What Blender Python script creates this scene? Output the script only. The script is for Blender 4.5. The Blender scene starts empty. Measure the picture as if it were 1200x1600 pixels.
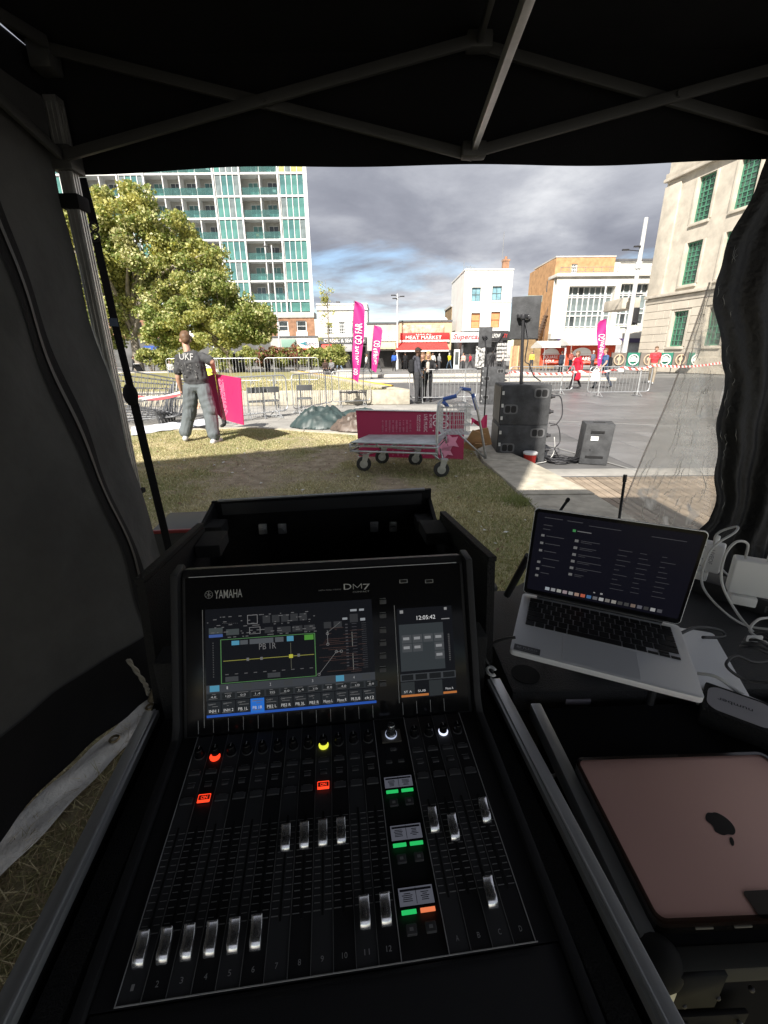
import bpy, bmesh, math, random
import numpy as np
from mathutils import Vector, Matrix, Euler
random.seed(7); rng = np.random.default_rng(11)
S = bpy.context.scene
COL = S.collection
rad = math.radians

# ------------------------------------------------------------------ camera
FPX = 690.0; PITCH = rad(19.6); ROLL = rad(0.5); CAMH = 1.45
cF = Vector((0, math.cos(PITCH), -math.sin(PITCH)))
_U0 = Vector((0, math.sin(PITCH), math.cos(PITCH))); _R0 = Vector((1, 0, 0))
cR = math.cos(ROLL) * _R0 - math.sin(ROLL) * _U0
cU = math.sin(ROLL) * _R0 + math.cos(ROLL) * _U0
CAM = Vector((0, 0, CAMH))
cam_d = bpy.data.cameras.new('camera'); cam = bpy.data.objects.new('camera', cam_d); COL.objects.link(cam)
cam_d.sensor_fit = 'VERTICAL'; cam_d.sensor_height = 32.0; cam_d.sensor_width = 24.0
cam_d.lens = FPX / 1600 * 32.0
cam_d.clip_start = 0.02; cam_d.clip_end = 2000
mw = Matrix.Identity(4)
for i, a in enumerate((cR, cU, -cF)):
    for j in range(3): mw[j][i] = a[j]
mw.translation = CAM
cam.matrix_world = mw
S.camera = cam

# ------------------------------------------------------------------ light
SUN_EL = rad(41); SHDIR = Vector((0.40, 0.92, 0)).normalized()      # direction in which shadows fall
EXPOSURE = 1.5
S.view_settings.view_transform = 'Standard'; S.view_settings.look = 'None'
S.view_settings.gamma = 1; S.view_settings.use_curve_mapping = False
S.view_settings.exposure = EXPOSURE
sun_d = bpy.data.lights.new('sun', 'SUN'); sun_d.energy = 3.5; sun_d.angle = rad(0.53); sun_d.color = (1, .94, .85)
sun = bpy.data.objects.new('sun', sun_d); COL.objects.link(sun)
ldir = Vector((SHDIR.x * math.cos(SUN_EL), SHDIR.y * math.cos(SUN_EL), -math.sin(SUN_EL)))
sun.rotation_euler = ldir.to_track_quat('-Z', 'Y').to_euler(); sun.location = (-6, -12, 14)

W = bpy.data.worlds.new('World'); S.world = W; W.use_nodes = True
nt = W.node_tree; nt.nodes.clear()
def wn(t, **k):
    n = nt.nodes.new(t)
    for a, b in k.items(): setattr(n, a, b)
    return n
def wmath(op, a, b=None, c=None, clamp=False):
    n = wn('ShaderNodeMath', operation=op, use_clamp=clamp)
    for i, x in enumerate((a, b, c)):
        if x is None: continue
        if isinstance(x, (int, float)): n.inputs[i].default_value = x
        else: nt.links.new(x, n.inputs[i])
    return n.outputs[0]
sky = wn('ShaderNodeTexSky', sky_type='NISHITA'); sky.sun_disc = False
sky.sun_elevation = SUN_EL; sky.sun_rotation = math.atan2(-SHDIR.x, -SHDIR.y)
sky.air_density = 1.0; sky.dust_density = 0.3; sky.ozone_density = 1.5
tc = wn('ShaderNodeTexCoord'); sp = wn('ShaderNodeSeparateXYZ'); nt.links.new(tc.outputs['Generated'], sp.inputs[0])
zc = wmath('MAXIMUM', sp.outputs[2], 0.0)
den = wmath('ADD', zc, 0.16)
cb = wn('ShaderNodeCombineXYZ')
nt.links.new(wmath('DIVIDE', sp.outputs[0], den), cb.inputs[0]); nt.links.new(wmath('DIVIDE', sp.outputs[1], den), cb.inputs[1])
def wnoise(scale, detail, rough, off, dist=0.0):
    mp = wn('ShaderNodeMapping'); mp.inputs['Location'].default_value = off
    nt.links.new(cb.outputs[0], mp.inputs[0])
    n = wn('ShaderNodeTexNoise'); n.inputs['Scale'].default_value = scale; n.inputs['Detail'].default_value = detail
    n.inputs['Roughness'].default_value = rough; n.inputs['Distortion'].default_value = dist
    nt.links.new(mp.outputs[0], n.inputs[0]); return n.outputs[0]
n1 = wnoise(1.1, 9, .55, (2.3, 0.4, 0), .25)
n2 = wnoise(.62, 8, .52, (5.1, 3.2, 0), .3)
n3 = wnoise(2.6, 8, .6, (1.1, 7.7, 0), .2)
# clear strip of blue low over the horizon, closed cloud above it
cov = wmath('ADD', wmath('MULTIPLY', zc, 6.2), wmath('MULTIPLY', wmath('SUBTRACT', n1, .5), 2.6))
mr = wn('ShaderNodeMapRange', interpolation_type='SMOOTHSTEP'); nt.links.new(cov, mr.inputs[0])
mr.inputs[1].default_value = .40; mr.inputs[2].default_value = .92
shade = wmath('ADD', wmath('MULTIPLY', n2, .75), wmath('MULTIPLY', n3, .25))
ramp = wn('ShaderNodeValToRGB'); nt.links.new(shade, ramp.inputs[0])
ce = ramp.color_ramp.elements
ce[0].position = .36; ce[0].color = (.116, .122, .148, 1)
ce[1].position = .66; ce[1].color = (.40, .405, .42, 1)
e = ce.new(.46); e.color = (.160, .167, .195, 1)
e = ce.new(.55); e.color = (.238, .246, .272, 1)
bg1 = wn('ShaderNodeBackground'); nt.links.new(sky.outputs[0], bg1.inputs[0]); bg1.inputs[1].default_value = .062
bg2 = wn('ShaderNodeBackground'); nt.links.new(ramp.outputs[0], bg2.inputs[0]); bg2.inputs[1].default_value = .82
mx = wn('ShaderNodeMixShader'); nt.links.new(mr.outputs[0], mx.inputs[0])
nt.links.new(bg1.outputs[0], mx.inputs[1]); nt.links.new(bg2.outputs[0], mx.inputs[2])
wo = wn('ShaderNodeOutputWorld'); nt.links.new(mx.outputs[0], wo.inputs[0])

# ------------------------------------------------------------------ pixel -> place
def ray(px, py): return cR * ((px - 600) / FPX) + cU * ((800 - py) / FPX) + cF
def atY(px, py, Y): d = ray(px, py); return CAM + d * (Y / d.y)
def atZ(px, py, z=0.0): d = ray(px, py); return CAM + d * ((z - CAMH) / d.z)
def atP(px, py, o, n): d = ray(px, py); return CAM + d * ((o - CAM).dot(n) / d.dot(n))
def rectY(x0, y0, x1, y1, Y):
    xm, ym = (x0 + x1) / 2, (y0 + y1) / 2
    return atY(x0, ym, Y).x, atY(x1, ym, Y).x, atY(xm, y1, Y).z, atY(xm, y0, Y).z   # X0,X1,Z0,Z1

# ------------------------------------------------------------------ materials
MATS = {}
def mat(name, col=(.5, .5, .5), rough=.6, metal=0.0, var=0.0, vscale=8.0, bump=0.0, bscale=60.0, spec=None,
        emit=None, estr=1.0, col2=None, trans=None, detail=4, stretch=None):
    if name in MATS: return MATS[name]
    m = bpy.data.materials.new(name); MATS[name] = m; m.use_nodes = True
    t = m.node_tree; b = t.nodes['Principled BSDF']
    b.inputs['Base Color'].default_value = (*col, 1); b.inputs['Roughness'].default_value = rough
    b.inputs['Metallic'].default_value = metal
    if spec is not None: b.inputs['Specular IOR Level'].default_value = spec
    if emit is not None:
        b.inputs['Emission Color'].default_value = (*emit, 1); b.inputs['Emission Strength'].default_value = estr
    tcn = None
    def coords():
        nonlocal tcn
        if tcn is None:
            tcn = t.nodes.new('ShaderNodeTexCoord').outputs['Object']
            if stretch:
                mp = t.nodes.new('ShaderNodeMapping'); mp.inputs['Scale'].default_value = stretch
                t.links.new(tcn, mp.inputs[0]); tcn = mp.outputs[0]
        return tcn
    if var or col2:
        n = t.nodes.new('ShaderNodeTexNoise'); n.inputs['Scale'].default_value = vscale; n.inputs['Detail'].default_value = detail
        n.inputs['Roughness'].default_value = .62
        t.links.new(coords(), n.inputs[0])
        r = t.nodes.new('ShaderNodeValToRGB')
        c2 = col2 or tuple(min(1, c * (1 + var)) for c in col); c1 = col if col2 else tuple(c * (1 - var) for c in col)
        r.color_ramp.elements[0].position = .33; r.color_ramp.elements[0].color = (*c1, 1)
        r.color_ramp.elements[1].position = .67; r.color_ramp.elements[1].color = (*c2, 1)
        t.links.new(n.outputs[0], r.inputs[0]); t.links.new(r.outputs[0], b.inputs['Base Color'])
    if bump:
        n = t.nodes.new('ShaderNodeTexNoise'); n.inputs['Scale'].default_value = bscale; n.inputs['Detail'].default_value = 5
        t.links.new(coords(), n.inputs[0])
        bp = t.nodes.new('ShaderNodeBump'); bp.inputs['Strength'].default_value = bump; bp.inputs['Distance'].default_value = .02
        t.links.new(n.outputs[0], bp.inputs['Height']); t.links.new(bp.outputs[0], b.inputs['Normal'])
    if trans is not None:                       # thin cloth or leaf: part of the light goes through
        tr = t.nodes.new('ShaderNodeBsdfTranslucent'); tr.inputs[0].default_value = (*trans, 1)
        ad = t.nodes.new('ShaderNodeAddShader'); o = t.nodes['Material Output']
        t.links.new(b.outputs[0], ad.inputs[0]); t.links.new(tr.outputs[0], ad.inputs[1]); t.links.new(ad.outputs[0], o.inputs[0])
    return m
def emitter(name, col, s=1.0): return mat(name, (.008, .008, .009), .25, emit=col, estr=s, spec=.06)
def clear_mat(name, tint, t_amt, rough=.1, gloss=.2, diff=(.7, .7, .7), bump=0., bscale=20., damt=.1):
    if name in MATS: return MATS[name]
    m = bpy.data.materials.new(name); MATS[name] = m; m.use_nodes = True; t = m.node_tree; t.nodes.clear()
    o = t.nodes.new('ShaderNodeOutputMaterial')
    tp = t.nodes.new('ShaderNodeBsdfTransparent'); tp.inputs[0].default_value = (*tint, 1)
    gl = t.nodes.new('ShaderNodeBsdfGlossy'); gl.inputs[1].default_value = rough
    df = t.nodes.new('ShaderNodeBsdfTranslucent'); df.inputs[0].default_value = (*diff, 1)
    d2 = t.nodes.new('ShaderNodeBsdfDiffuse'); d2.inputs[0].default_value = (*diff, 1)
    fr = t.nodes.new('ShaderNodeFresnel'); fr.inputs[0].default_value = 1.5
    ma = t.nodes.new('ShaderNodeMath'); ma.operation = 'MULTIPLY_ADD'; ma.inputs[1].default_value = gloss; ma.inputs[2].default_value = .02; ma.use_clamp = True
    t.links.new(fr.outputs[0], ma.inputs[0])
    ms0 = t.nodes.new('ShaderNodeMixShader'); ms0.inputs[0].default_value = .5
    t.links.new(df.outputs[0], ms0.inputs[1]); t.links.new(d2.outputs[0], ms0.inputs[2])
    m1 = t.nodes.new('ShaderNodeMixShader'); m1.inputs[0].default_value = damt
    t.links.new(tp.outputs[0], m1.inputs[1]); t.links.new(ms0.outputs[0], m1.inputs[2])
    m2 = t.nodes.new('ShaderNodeMixShader'); t.links.new(ma.outputs[0], m2.inputs[0])
    t.links.new(m1.outputs[0], m2.inputs[1]); t.links.new(gl.outputs[0], m2.inputs[2])
    t.links.new(m2.outputs[0], o.inputs[0])
    if bump:
        tcn = t.nodes.new('ShaderNodeTexCoord')
        n = t.nodes.new('ShaderNodeTexNoise'); n.inputs['Scale'].default_value = bscale; n.inputs['Detail'].default_value = 3
        n.inputs['Distortion'].default_value = 1.2
        t.links.new(tcn.outputs['Object'], n.inputs[0])
        bp = t.nodes.new('ShaderNodeBump'); bp.inputs['Strength'].default_value = bump; bp.inputs['Distance'].default_value = .03
        t.links.new(n.outputs[0], bp.inputs['Height'])
        t.links.new(bp.outputs[0], gl.inputs['Normal']); t.links.new(bp.outputs[0], d2.inputs['Normal']); t.links.new(bp.outputs[0], fr.inputs['Normal'])
        rm = t.nodes.new('ShaderNodeMapRange'); rm.inputs[1].default_value = .52; rm.inputs[2].default_value = .75
        rm.inputs[3].default_value = damt * .35; rm.inputs[4].default_value = min(1, damt * 2.6)
        t.links.new(n.outputs[0], rm.inputs[0]); t.links.new(rm.outputs[0], m1.inputs[0])
    return m

# ------------------------------------------------------------------ objects
def wmat(o):
    m = Matrix.Identity(4)
    while o is not None:
        m = o.matrix_basis @ m; o = o.parent
    return m
def tag(o, label=None, cat=None, group=None, kind=None):
    if label: o['label'] = label
    if cat: o['category'] = cat
    if group: o['group'] = group
    if kind: o['kind'] = kind
    return o
def thing(name, label, cat, loc=(0, 0, 0), rz=0.0, group=None, rot=None):
    o = bpy.data.objects.new(name, None); COL.objects.link(o); o.empty_display_size = .1
    o.location = loc; o.rotation_euler = rot if rot is not None else (0, 0, rz)
    return tag(o, label, cat, group)
def link(name, me, parent=None, mat_=None):
    o = bpy.data.objects.new(name, me); COL.objects.link(o)
    if parent is not None: o.parent = parent
    if mat_ is not None:
        me.materials.clear(); me.materials.append(mat_)
    return o
def share(name, src, parent, loc=(0, 0, 0), rot=(0, 0, 0), scale=None):
    o = bpy.data.objects.new(name, src.data if hasattr(src, 'data') else src); COL.objects.link(o); o.parent = parent
    o.location = loc; o.rotation_euler = rot
    if scale is not None: o.scale = scale
    return o
def copy_tree(o, parent=None):
    c = o.copy(); COL.objects.link(c); c.parent = parent
    for ch in list(o.children): copy_tree(ch, c)
    return c
I3 = Matrix.Identity(3)
class MB:
    def __init__(s): s.v = []; s.f = []; s.m = []; s.cur = 0
    def add(s, vs, fs):
        n = len(s.v); s.v += [Vector(x) for x in vs]
        for f in fs: s.f.append([n + i for i in f]); s.m.append(s.cur)
        return s
    def box(s, c, d, R=None):
        c = Vector(c); hx, hy, hz = d[0] / 2, d[1] / 2, d[2] / 2
        vs = [Vector((x, y, z)) for x in (-hx, hx) for y in (-hy, hy) for z in (-hz, hz)]
        if R is not None: vs = [R @ v for v in vs]
        return s.add([c + v for v in vs], [(0, 1, 3, 2), (4, 6, 7, 5), (0, 4, 5, 1), (2, 3, 7, 6), (0, 2, 6, 4), (1, 5, 7, 3)])
    def bb(s, a, b): return s.box([(a[i] + b[i]) / 2 for i in range(3)], [abs(b[i] - a[i]) for i in range(3)])
    def bar(s, p0, p1, w, h=None, up=(0, 0, 1)):
        p0 = Vector(p0); p1 = Vector(p1); d = p1 - p0; L = d.length; y = d / L; u = Vector(up)
        if abs(u.dot(y)) > .98: u = Vector((1, 0, 0))
        x = y.cross(u).normalized(); z = x.cross(y)
        R = Matrix((x, y, z)).transposed()
        return s.box((p0 + p1) / 2, (w, L, h or w), R)
    def cyl(s, p0, p1, r0, r1=None, n=10, caps=True):
        p0 = Vector(p0); p1 = Vector(p1); r1 = r0 if r1 is None else r1
        d = (p1 - p0).normalized(); u = Vector((0, 0, 1)) if abs(d.z) < .9 else Vector((1, 0, 0))
        x = d.cross(u).normalized(); y = d.cross(x)
        vs = []
        for p, r in ((p0, r0), (p1, r1)):
            for i in range(n):
                a = 2 * math.pi * i / n; vs.append(p + x * (r * math.cos(a)) + y * (r * math.sin(a)))
        fs = [(i, (i + 1) % n, n + (i + 1) % n, n + i) for i in range(n)]
        if caps: fs += [tuple(range(n))[::-1], tuple(range(n, 2 * n))]
        return s.add(vs, fs)
    def tube(s, pts, r, n=6, closed=False):
        pts = [Vector(p) for p in pts]; k = len(pts)
        if callable(r): rs = [r(i / (k - 1)) for i in range(k)]
        else: rs = [r] * k if not isinstance(r, (list, tuple)) else r
        tans = []
        for i in range(k):
            a = pts[(i - 1) % k] if (closed or i > 0) else pts[0]; b = pts[(i + 1) % k] if (closed or i < k - 1) else pts[-1]
            t = (b - a); tans.append(t.normalized() if t.length > 1e-9 else Vector((0, 0, 1)))
        u = Vector((0, 0, 1)) if abs(tans[0].z) < .9 else Vector((1, 0, 0))
        x = tans[0].cross(u).normalized(); vs = []
        for i in range(k):
            t = tans[i]; x = (x - t * x.dot(t)); x = x.normalized() if x.length > 1e-6 else t.orthogonal().normalized()
            y = t.cross(x)
            for j in range(n):
                a = 2 * math.pi * j / n; vs.append(pts[i] + x * (rs[i] * math.cos(a)) + y * (rs[i] * math.sin(a)))
        fs = []
        for i in range(k if closed else k - 1):
            o0 = i * n; o1 = ((i + 1) % k) * n
            for j in range(n): fs.append((o0 + j, o0 + (j + 1) % n, o1 + (j + 1) % n, o1 + j))
        if not closed: fs += [tuple(range(n))[::-1], tuple(range((k - 1) * n, k * n))]
        return s.add(vs, fs)
    def prism(s, poly, vec):
        poly = [Vector(p) for p in poly]; vec = Vector(vec); n = len(poly)
        vs = poly + [p + vec for p in poly]
        fs = [tuple(range(n))[::-1], tuple(range(n, 2 * n))] + [(i, (i + 1) % n, n + (i + 1) % n, n + i) for i in range(n)]
        return s.add(vs, fs)
    def poly(s, pts): return s.add(pts, [tuple(range(len(pts)))])
    def lathe(s, prof, c=(0, 0, 0), n=16, M=None):
        c = Vector(c); vs = []; k = len(prof)
        for r, z in prof:
            for i in range(n):
                a = 2 * math.pi * i / n; v = Vector((r * math.cos(a), r * math.sin(a), z))
                if M is not None: v = M @ v
                vs.append(c + v)
        fs = []
        for q in range(k - 1):
            for i in range(n): fs.append((q * n + i, q * n + (i + 1) % n, (q + 1) * n + (i + 1) % n, (q + 1) * n + i))
        fs += [tuple(range(n))[::-1], tuple(range((k - 1) * n, k * n))]
        return s.add(vs, fs)
    def ball(s, c, r, n=10, k=6, sc=(1, 1, 1), R=None):
        vs = []; c = Vector(c)
        for q in range(k + 1):
            th = math.pi * q / k
            for i in range(n):
                a = 2 * math.pi * i / n
                v = Vector((r * sc[0] * math.sin(th) * math.cos(a), r * sc[1] * math.sin(th) * math.sin(a), r * sc[2] * math.cos(th)))
                vs.append(c + (R @ v if R is not None else v))
        fs = [(q * n + i, (q + 1) * n + i, (q + 1) * n + (i + 1) % n, q * n + (i + 1) % n) for q in range(k) for i in range(n)]
        return s.add(vs, fs)
    def grid(s, fn, nu, nv):
        vs = [Vector(fn(i / nu, j / nv)) for j in range(nv + 1) for i in range(nu + 1)]
        fs = [(j * (nu + 1) + i, j * (nu + 1) + i + 1, (j + 1) * (nu + 1) + i + 1, (j + 1) * (nu + 1) + i) for j in range(nv) for i in range(nu)]
        return s.add(vs, fs)
    def mesh(s, name, mats=None, inv=None, smooth=None, bevel=0.0, seg=2):
        me = bpy.data.meshes.new(name)
        vs = [inv @ v for v in s.v] if inv is not None else s.v
        me.from_pydata([tuple(v) for v in vs], [], s.f)
        if mats is not None:
            for m_ in (mats if isinstance(mats, (list, tuple)) else [mats]): me.materials.append(m_)
        if any(s.m): me.polygons.foreach_set('material_index', s.m)
        bm = bmesh.new(); bm.from_mesh(me)
        bmesh.ops.remove_doubles(bm, verts=bm.verts, dist=1e-6)
        bmesh.ops.dissolve_degenerate(bm, edges=bm.edges, dist=1e-7)
        bmesh.ops.recalc_face_normals(bm, faces=bm.faces)
        if bevel:
            es = [e for e in bm.edges if len(e.link_faces) == 2 and e.calc_face_angle(0) > .5]
            bmesh.ops.bevel(bm, geom=es, offset=bevel, segments=seg, affect='EDGES', profile=.6, clamp_overlap=True)
        bm.to_mesh(me); bm.free()
        if smooth:
            me.polygons.foreach_set('use_smooth', [True] * len(me.polygons))
            if smooth is not True: me.set_sharp_from_angle(angle=smooth)
        me.update()
        return me
    def build(s, name, mats, parent=None, smooth=None, bevel=0.0, local=False, seg=2):
        inv = wmat(parent).inverted() if (parent is not None and not local) else None
        if smooth is None and bevel: smooth = .6
        return link(name, s.mesh(name, mats, inv, smooth, bevel, seg), parent)
def quads_mesh(name, V, mats, mi=None, attr=None):
    V = np.asarray(V, dtype=np.float32); n = len(V); k = V.shape[1]
    me = bpy.data.meshes.new(name)
    me.vertices.add(n * k); me.vertices.foreach_set('co', V.reshape(-1))
    me.loops.add(n * k); me.loops.foreach_set('vertex_index', np.arange(n * k, dtype=np.int32))
    me.polygons.add(n); me.polygons.foreach_set('loop_start', np.arange(0, n * k, k, dtype=np.int32))
    for m_ in mats: me.materials.append(m_)
    if mi is not None: me.polygons.foreach_set('material_index', np.asarray(mi, dtype=np.int32))
    me.update(); me.validate()
    return me
def text(body, M, w, h, mat_, parent, name='lettering', extrude=.0, shear=0.0, off=0.0, local=False):
    """lettering fitted into a w x h box centred at M's origin, in M's xy plane"""
    cu = bpy.data.curves.new('tx', 'FONT'); cu.body = body; cu.align_x = 'CENTER'; cu.align_y = 'CENTER'; cu.shear = shear; cu.offset = off * .25
    cu.resolution_u = 3; cu.extrude = extrude
    ob = bpy.data.objects.new('tx', cu)
    me = bpy.data.meshes.new_from_object(ob)
    bpy.data.objects.remove(ob); bpy.data.curves.remove(cu)
    n = len(me.vertices)
    if n == 0: return None
    co = np.empty(n * 3, dtype=np.float32); me.vertices.foreach_get('co', co); co = co.reshape(-1, 3)
    lo, hi = co.min(0), co.max(0); c = (lo + hi) / 2
    co[:, 0] = (co[:, 0] - c[0]) * (w / (hi[0] - lo[0])); co[:, 1] = (co[:, 1] - c[1]) * (h / (hi[1] - lo[1]))
    A = np.array((wmat(parent).inverted() @ M) if (parent is not None and not local) else M)
    co = co @ A[:3, :3].T + A[:3, 3]
    me.vertices.foreach_set('co', co.astype(np.float32).reshape(-1)); me.update()
    me.materials.clear(); me.materials.append(mat_)
    me.name = name
    return link(name, me, parent)
def frame(o, ux, uy):
    ux = Vector(ux).normalized(); uy = Vector(uy); uy = (uy - ux * ux.dot(uy)).normalized(); uz = ux.cross(uy)
    M = Matrix((ux, uy, uz)).transposed().to_4x4(); M.translation = Vector(o); return M
FACE_CAM = lambda p: frame(p, (1, 0, 0), (0, 0, 1))
def arc(c, r, a0, a1, n, ax=(1, 0, 0), ay=(0, 0, 1)):
    c = Vector(c); ax = Vector(ax); ay = Vector(ay)
    return [c + ax * (r * math.cos(a0 + (a1 - a0) * i / n)) + ay * (r * math.sin(a0 + (a1 - a0) * i / n)) for i in range(n + 1)]
def spline(pts, n=8):
    pts = [Vector(p) for p in pts]; out = []
    P = [pts[0] * 2 - pts[1]] + pts + [pts[-1] * 2 - pts[-2]]
    for i in range(1, len(P) - 2):
        for k in range(n):
            t = k / n; a, b, c, d = P[i - 1], P[i], P[i + 1], P[i + 2]
            out.append(.5 * ((2 * b) + (c - a) * t + (2 * a - 5 * b + 4 * c - d) * t * t + (3 * b - a - 3 * c + d) * t ** 3))
    out.append(pts[-1]); return out
def vnoise(x, y, seed=0):
    """smooth value noise, numpy"""
    x = np.asarray(x, float); y = np.asarray(y, float)
    xi = np.floor(x).astype(int); yi = np.floor(y).astype(int); xf = x - xi; yf = y - yi
    def h(a, b):
        q = np.sin(a * 127.1 + b * 311.7 + seed * 74.7) * 43758.5453; return q - np.floor(q)
    u = xf * xf * (3 - 2 * xf); v = yf * yf * (3 - 2 * yf)
    return (h(xi, yi) * (1 - u) + h(xi + 1, yi) * u) * (1 - v) + (h(xi, yi + 1) * (1 - u) + h(xi + 1, yi + 1) * u) * v
def fbm(x, y, seed=0, o=4):
    s = 0; a = .5; t = 0
    for i in range(o): s = s + a * vnoise(x * 2 ** i, y * 2 ** i, seed + i); t += a; a *= .5
    return s / t
# ------------------------------------------------------------------ the setting: ground
PZ = -0.12                                        # plaza level, lawn at 0
def rnd_mat(name, col, amt=.25, rough=.7, vscale=3., var=.2, bump=.1, bscale=40, spec=None):
    """stone whose tone differs from piece to piece"""
    m = mat(name, col, rough, var=var, vscale=vscale, bump=bump, bscale=bscale, spec=spec)
    t = m.node_tree; b = t.nodes['Principled BSDF']
    src = b.inputs['Base Color'].links[0].from_socket
    oi = t.nodes.new('ShaderNodeObjectInfo'); mr_ = t.nodes.new('ShaderNodeMapRange')
    mr_.inputs[3].default_value = 1 - amt; mr_.inputs[4].default_value = 1 + amt
    t.links.new(oi.outputs['Random'], mr_.inputs[0])
    hs = t.nodes.new('ShaderNodeHueSaturation'); t.links.new(src, hs.inputs['Color']); t.links.new(mr_.outputs[0], hs.inputs['Value'])
    t.links.new(hs.outputs[0], b.inputs['Base Color'])
    return m
m_ground = mat('far_paving', (.17, .167, .162), .8, var=.22, vscale=.35, bump=.1, bscale=8)
mb = MB(); mb.poly([(-400, -100, PZ - .03), (400, -100, PZ - .03), (400, 700, PZ - .03), (-400, 700, PZ - .03)])
tag(mb.build('ground', m_ground), kind='structure')

# plaza: dark grey slabs, smooth and a little damp, each its own piece near the stage
m_joint = mat('paving_joint', (.105, .104, .104), .7, var=.2, vscale=1.5)
m_slab = rnd_mat('paving_slab', (.125, .125, .129), .16, .40, 1.6, .22, .12, 30, spec=.45)
m_slab2 = rnd_mat('paving_slab_pale', (.30, .29, .27), .14, .75, 2.5, .2, .12, 40)
mb = MB(); mb.poly([(-9, 6.2, PZ - .008), (16, 3.0, PZ - .008), (22, 30, PZ - .008), (-9, 30, PZ - .008)])
plaza = tag(mb.build('plaza_paving', m_joint), kind='structure')
def slab_mesh(w, d, t, m_, nm, bev=.004):
    q = MB(); q.box((0, 0, -t / 2), (w, d, t)); return q.mesh(nm, m_, bevel=bev, smooth=.6, seg=1)
sm = slab_mesh(1.494, .994, .05, m_slab, 'paving_slab')
for j in range(13):
    for i in range(12):
        x = 2.9 + i * 1.5 + (.75 if j % 2 else 0) + (j * .04); y = 6.75 + j * 1.0
        if x - .75 < 2.25: continue
        share('paving_slab', sm, plaza, (x, y, PZ + random.uniform(-.0015, .0015)))
sm2 = slab_mesh(.894, .594, .05, m_slab2, 'paving_slab')
for j in range(11):
    for i in range(12):
        x = -7.2 + i * .9 + (.45 if j % 2 else 0); y = 9.95 + j * .6
        if y < 9.8 + max(0, (x + 1)) * 0: continue
        if x > 1.9 or (y > 15.0): continue
        share('paving_slab', sm2, plaza, (x, y, PZ + random.uniform(-.0015, .0015)))

# lawn: one sheet with a worn-grass mask that the blades follow too
LAWN_EDGE = [(1.42, 9.5), (1.42, 7.0), (1.40, 6.2), (1.48, 4.55), (1.52, 3.5), (1.6, -3)]
def lawn_right(y):
    P = LAWN_EDGE
    for (x0, y0), (x1, y1) in zip(P, P[1:]):
        if y <= y0 and y >= y1: return x0 + (x1 - x0) * (y0 - y) / (y0 - y1)
    return 1.42
def lawn_far(x): return np.interp(x, [-12, -4.7, -2.73, -.48, 1.36, 3], [8.6, 9.2, 9.45, 8.45, 7.75, 7.2])
def grass_mask(x, y):
    a = fbm(x * .55 + 3, y * .55, 3, 4); b = fbm(x * 2.3, y * 2.3 + 9, 8, 3)
    worn = np.exp(-(((x - .55) / 1.0) ** 2 + ((y - 5.1) / .5) ** 2)) * .30 + np.exp(-(((x + .3) / 1.3) ** 2 + ((y - 6.1) / .7) ** 2)) * .24
    edge = np.exp(-((y - lawn_far(x)) / .8) ** 2) * .15
    edge2 = np.exp(-(((x - 1.45) / .35) ** 2)) * .16
    return np.clip((a * .62 + b * .38 - .40) * 6.0 + .30 - worn * 1.5 + edge + edge2, 0, 1)
nx, ny = 230, 240
gx = np.linspace(-9, 1.6, nx); gy = np.linspace(-3, 9.6, ny)
XX, YY = np.meshgrid(gx, gy)
RR = np.array([lawn_right(y) for y in gy]); XX = np.minimum(XX, RR[:, None]); YY = np.minimum(YY, lawn_far(XX))
ZZ = (fbm(XX * 1.3, YY * 1.3, 21, 4) - .5) * .035 + (fbm(XX * 9, YY * 9, 5, 2) - .5) * .012 - .004
me = bpy.data.meshes.new('lawn')
idx = np.arange(nx * ny).reshape(ny, nx)
fc = np.stack([idx[:-1, :-1], idx[:-1, 1:], idx[1:, 1:], idx[1:, :-1]], -1).reshape(-1, 4)
me.from_pydata(np.stack([XX, YY, ZZ], -1).reshape(-1, 3).tolist(), [], fc.tolist())
at = me.attributes.new('grass', 'FLOAT', 'POINT'); at.data.foreach_set('value', grass_mask(XX, YY).astype(np.float32).reshape(-1))
me.polygons.foreach_set('use_smooth', [True] * len(me.polygons))
lm = bpy.data.materials.new('worn_lawn'); lm.use_nodes = True; t = lm.node_tree; b = t.nodes['Principled BSDF']; b.inputs['Roughness'].default_value = .95
b.inputs['Specular IOR Level'].default_value = .1
a_ = t.nodes.new('ShaderNodeAttribute'); a_.attribute_name = 'grass'
tc_ = t.nodes.new('ShaderNodeTexCoord')
def tn(scale, det=6, rough=.65):
    n = t.nodes.new('ShaderNodeTexNoise'); n.inputs['Scale'].default_value = scale; n.inputs['Detail'].default_value = det; n.inputs['Roughness'].default_value = rough
    t.links.new(tc_.outputs['Object'], n.inputs[0]); return n
def tramp(src, stops):
    r = t.nodes.new('ShaderNodeValToRGB'); el = r.color_ramp.elements
    el[0].position, el[0].color = stops[0][0], (*stops[0][1], 1); el[1].position, el[1].color = stops[-1][0], (*stops[-1][1], 1)
    for p, c in stops[1:-1]: q = el.new(p); q.color = (*c, 1)
    t.links.new(src, r.inputs[0]); return r
soil = tramp(tn(7).outputs[0], [(.3, (.19, .15, .105)), (.5, (.31, .25, .18)), (.68, (.42, .35, .26))])
gras = tramp(tn(26, 6, .7).outputs[0], [(.3, (.15, .155, .07)), (.5, (.27, .26, .13)), (.7, (.42, .385, .22))])
mxn = t.nodes.new('ShaderNodeMix'); mxn.data_type = 'RGBA'
fine = tn(60, 4); ad = t.nodes.new('ShaderNodeMath'); ad.operation = 'MULTIPLY_ADD'; ad.inputs[1].default_value = 1.6; ad.inputs[2].default_value = -.8; t.links.new(fine.outputs[0], ad.inputs[0])
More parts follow.
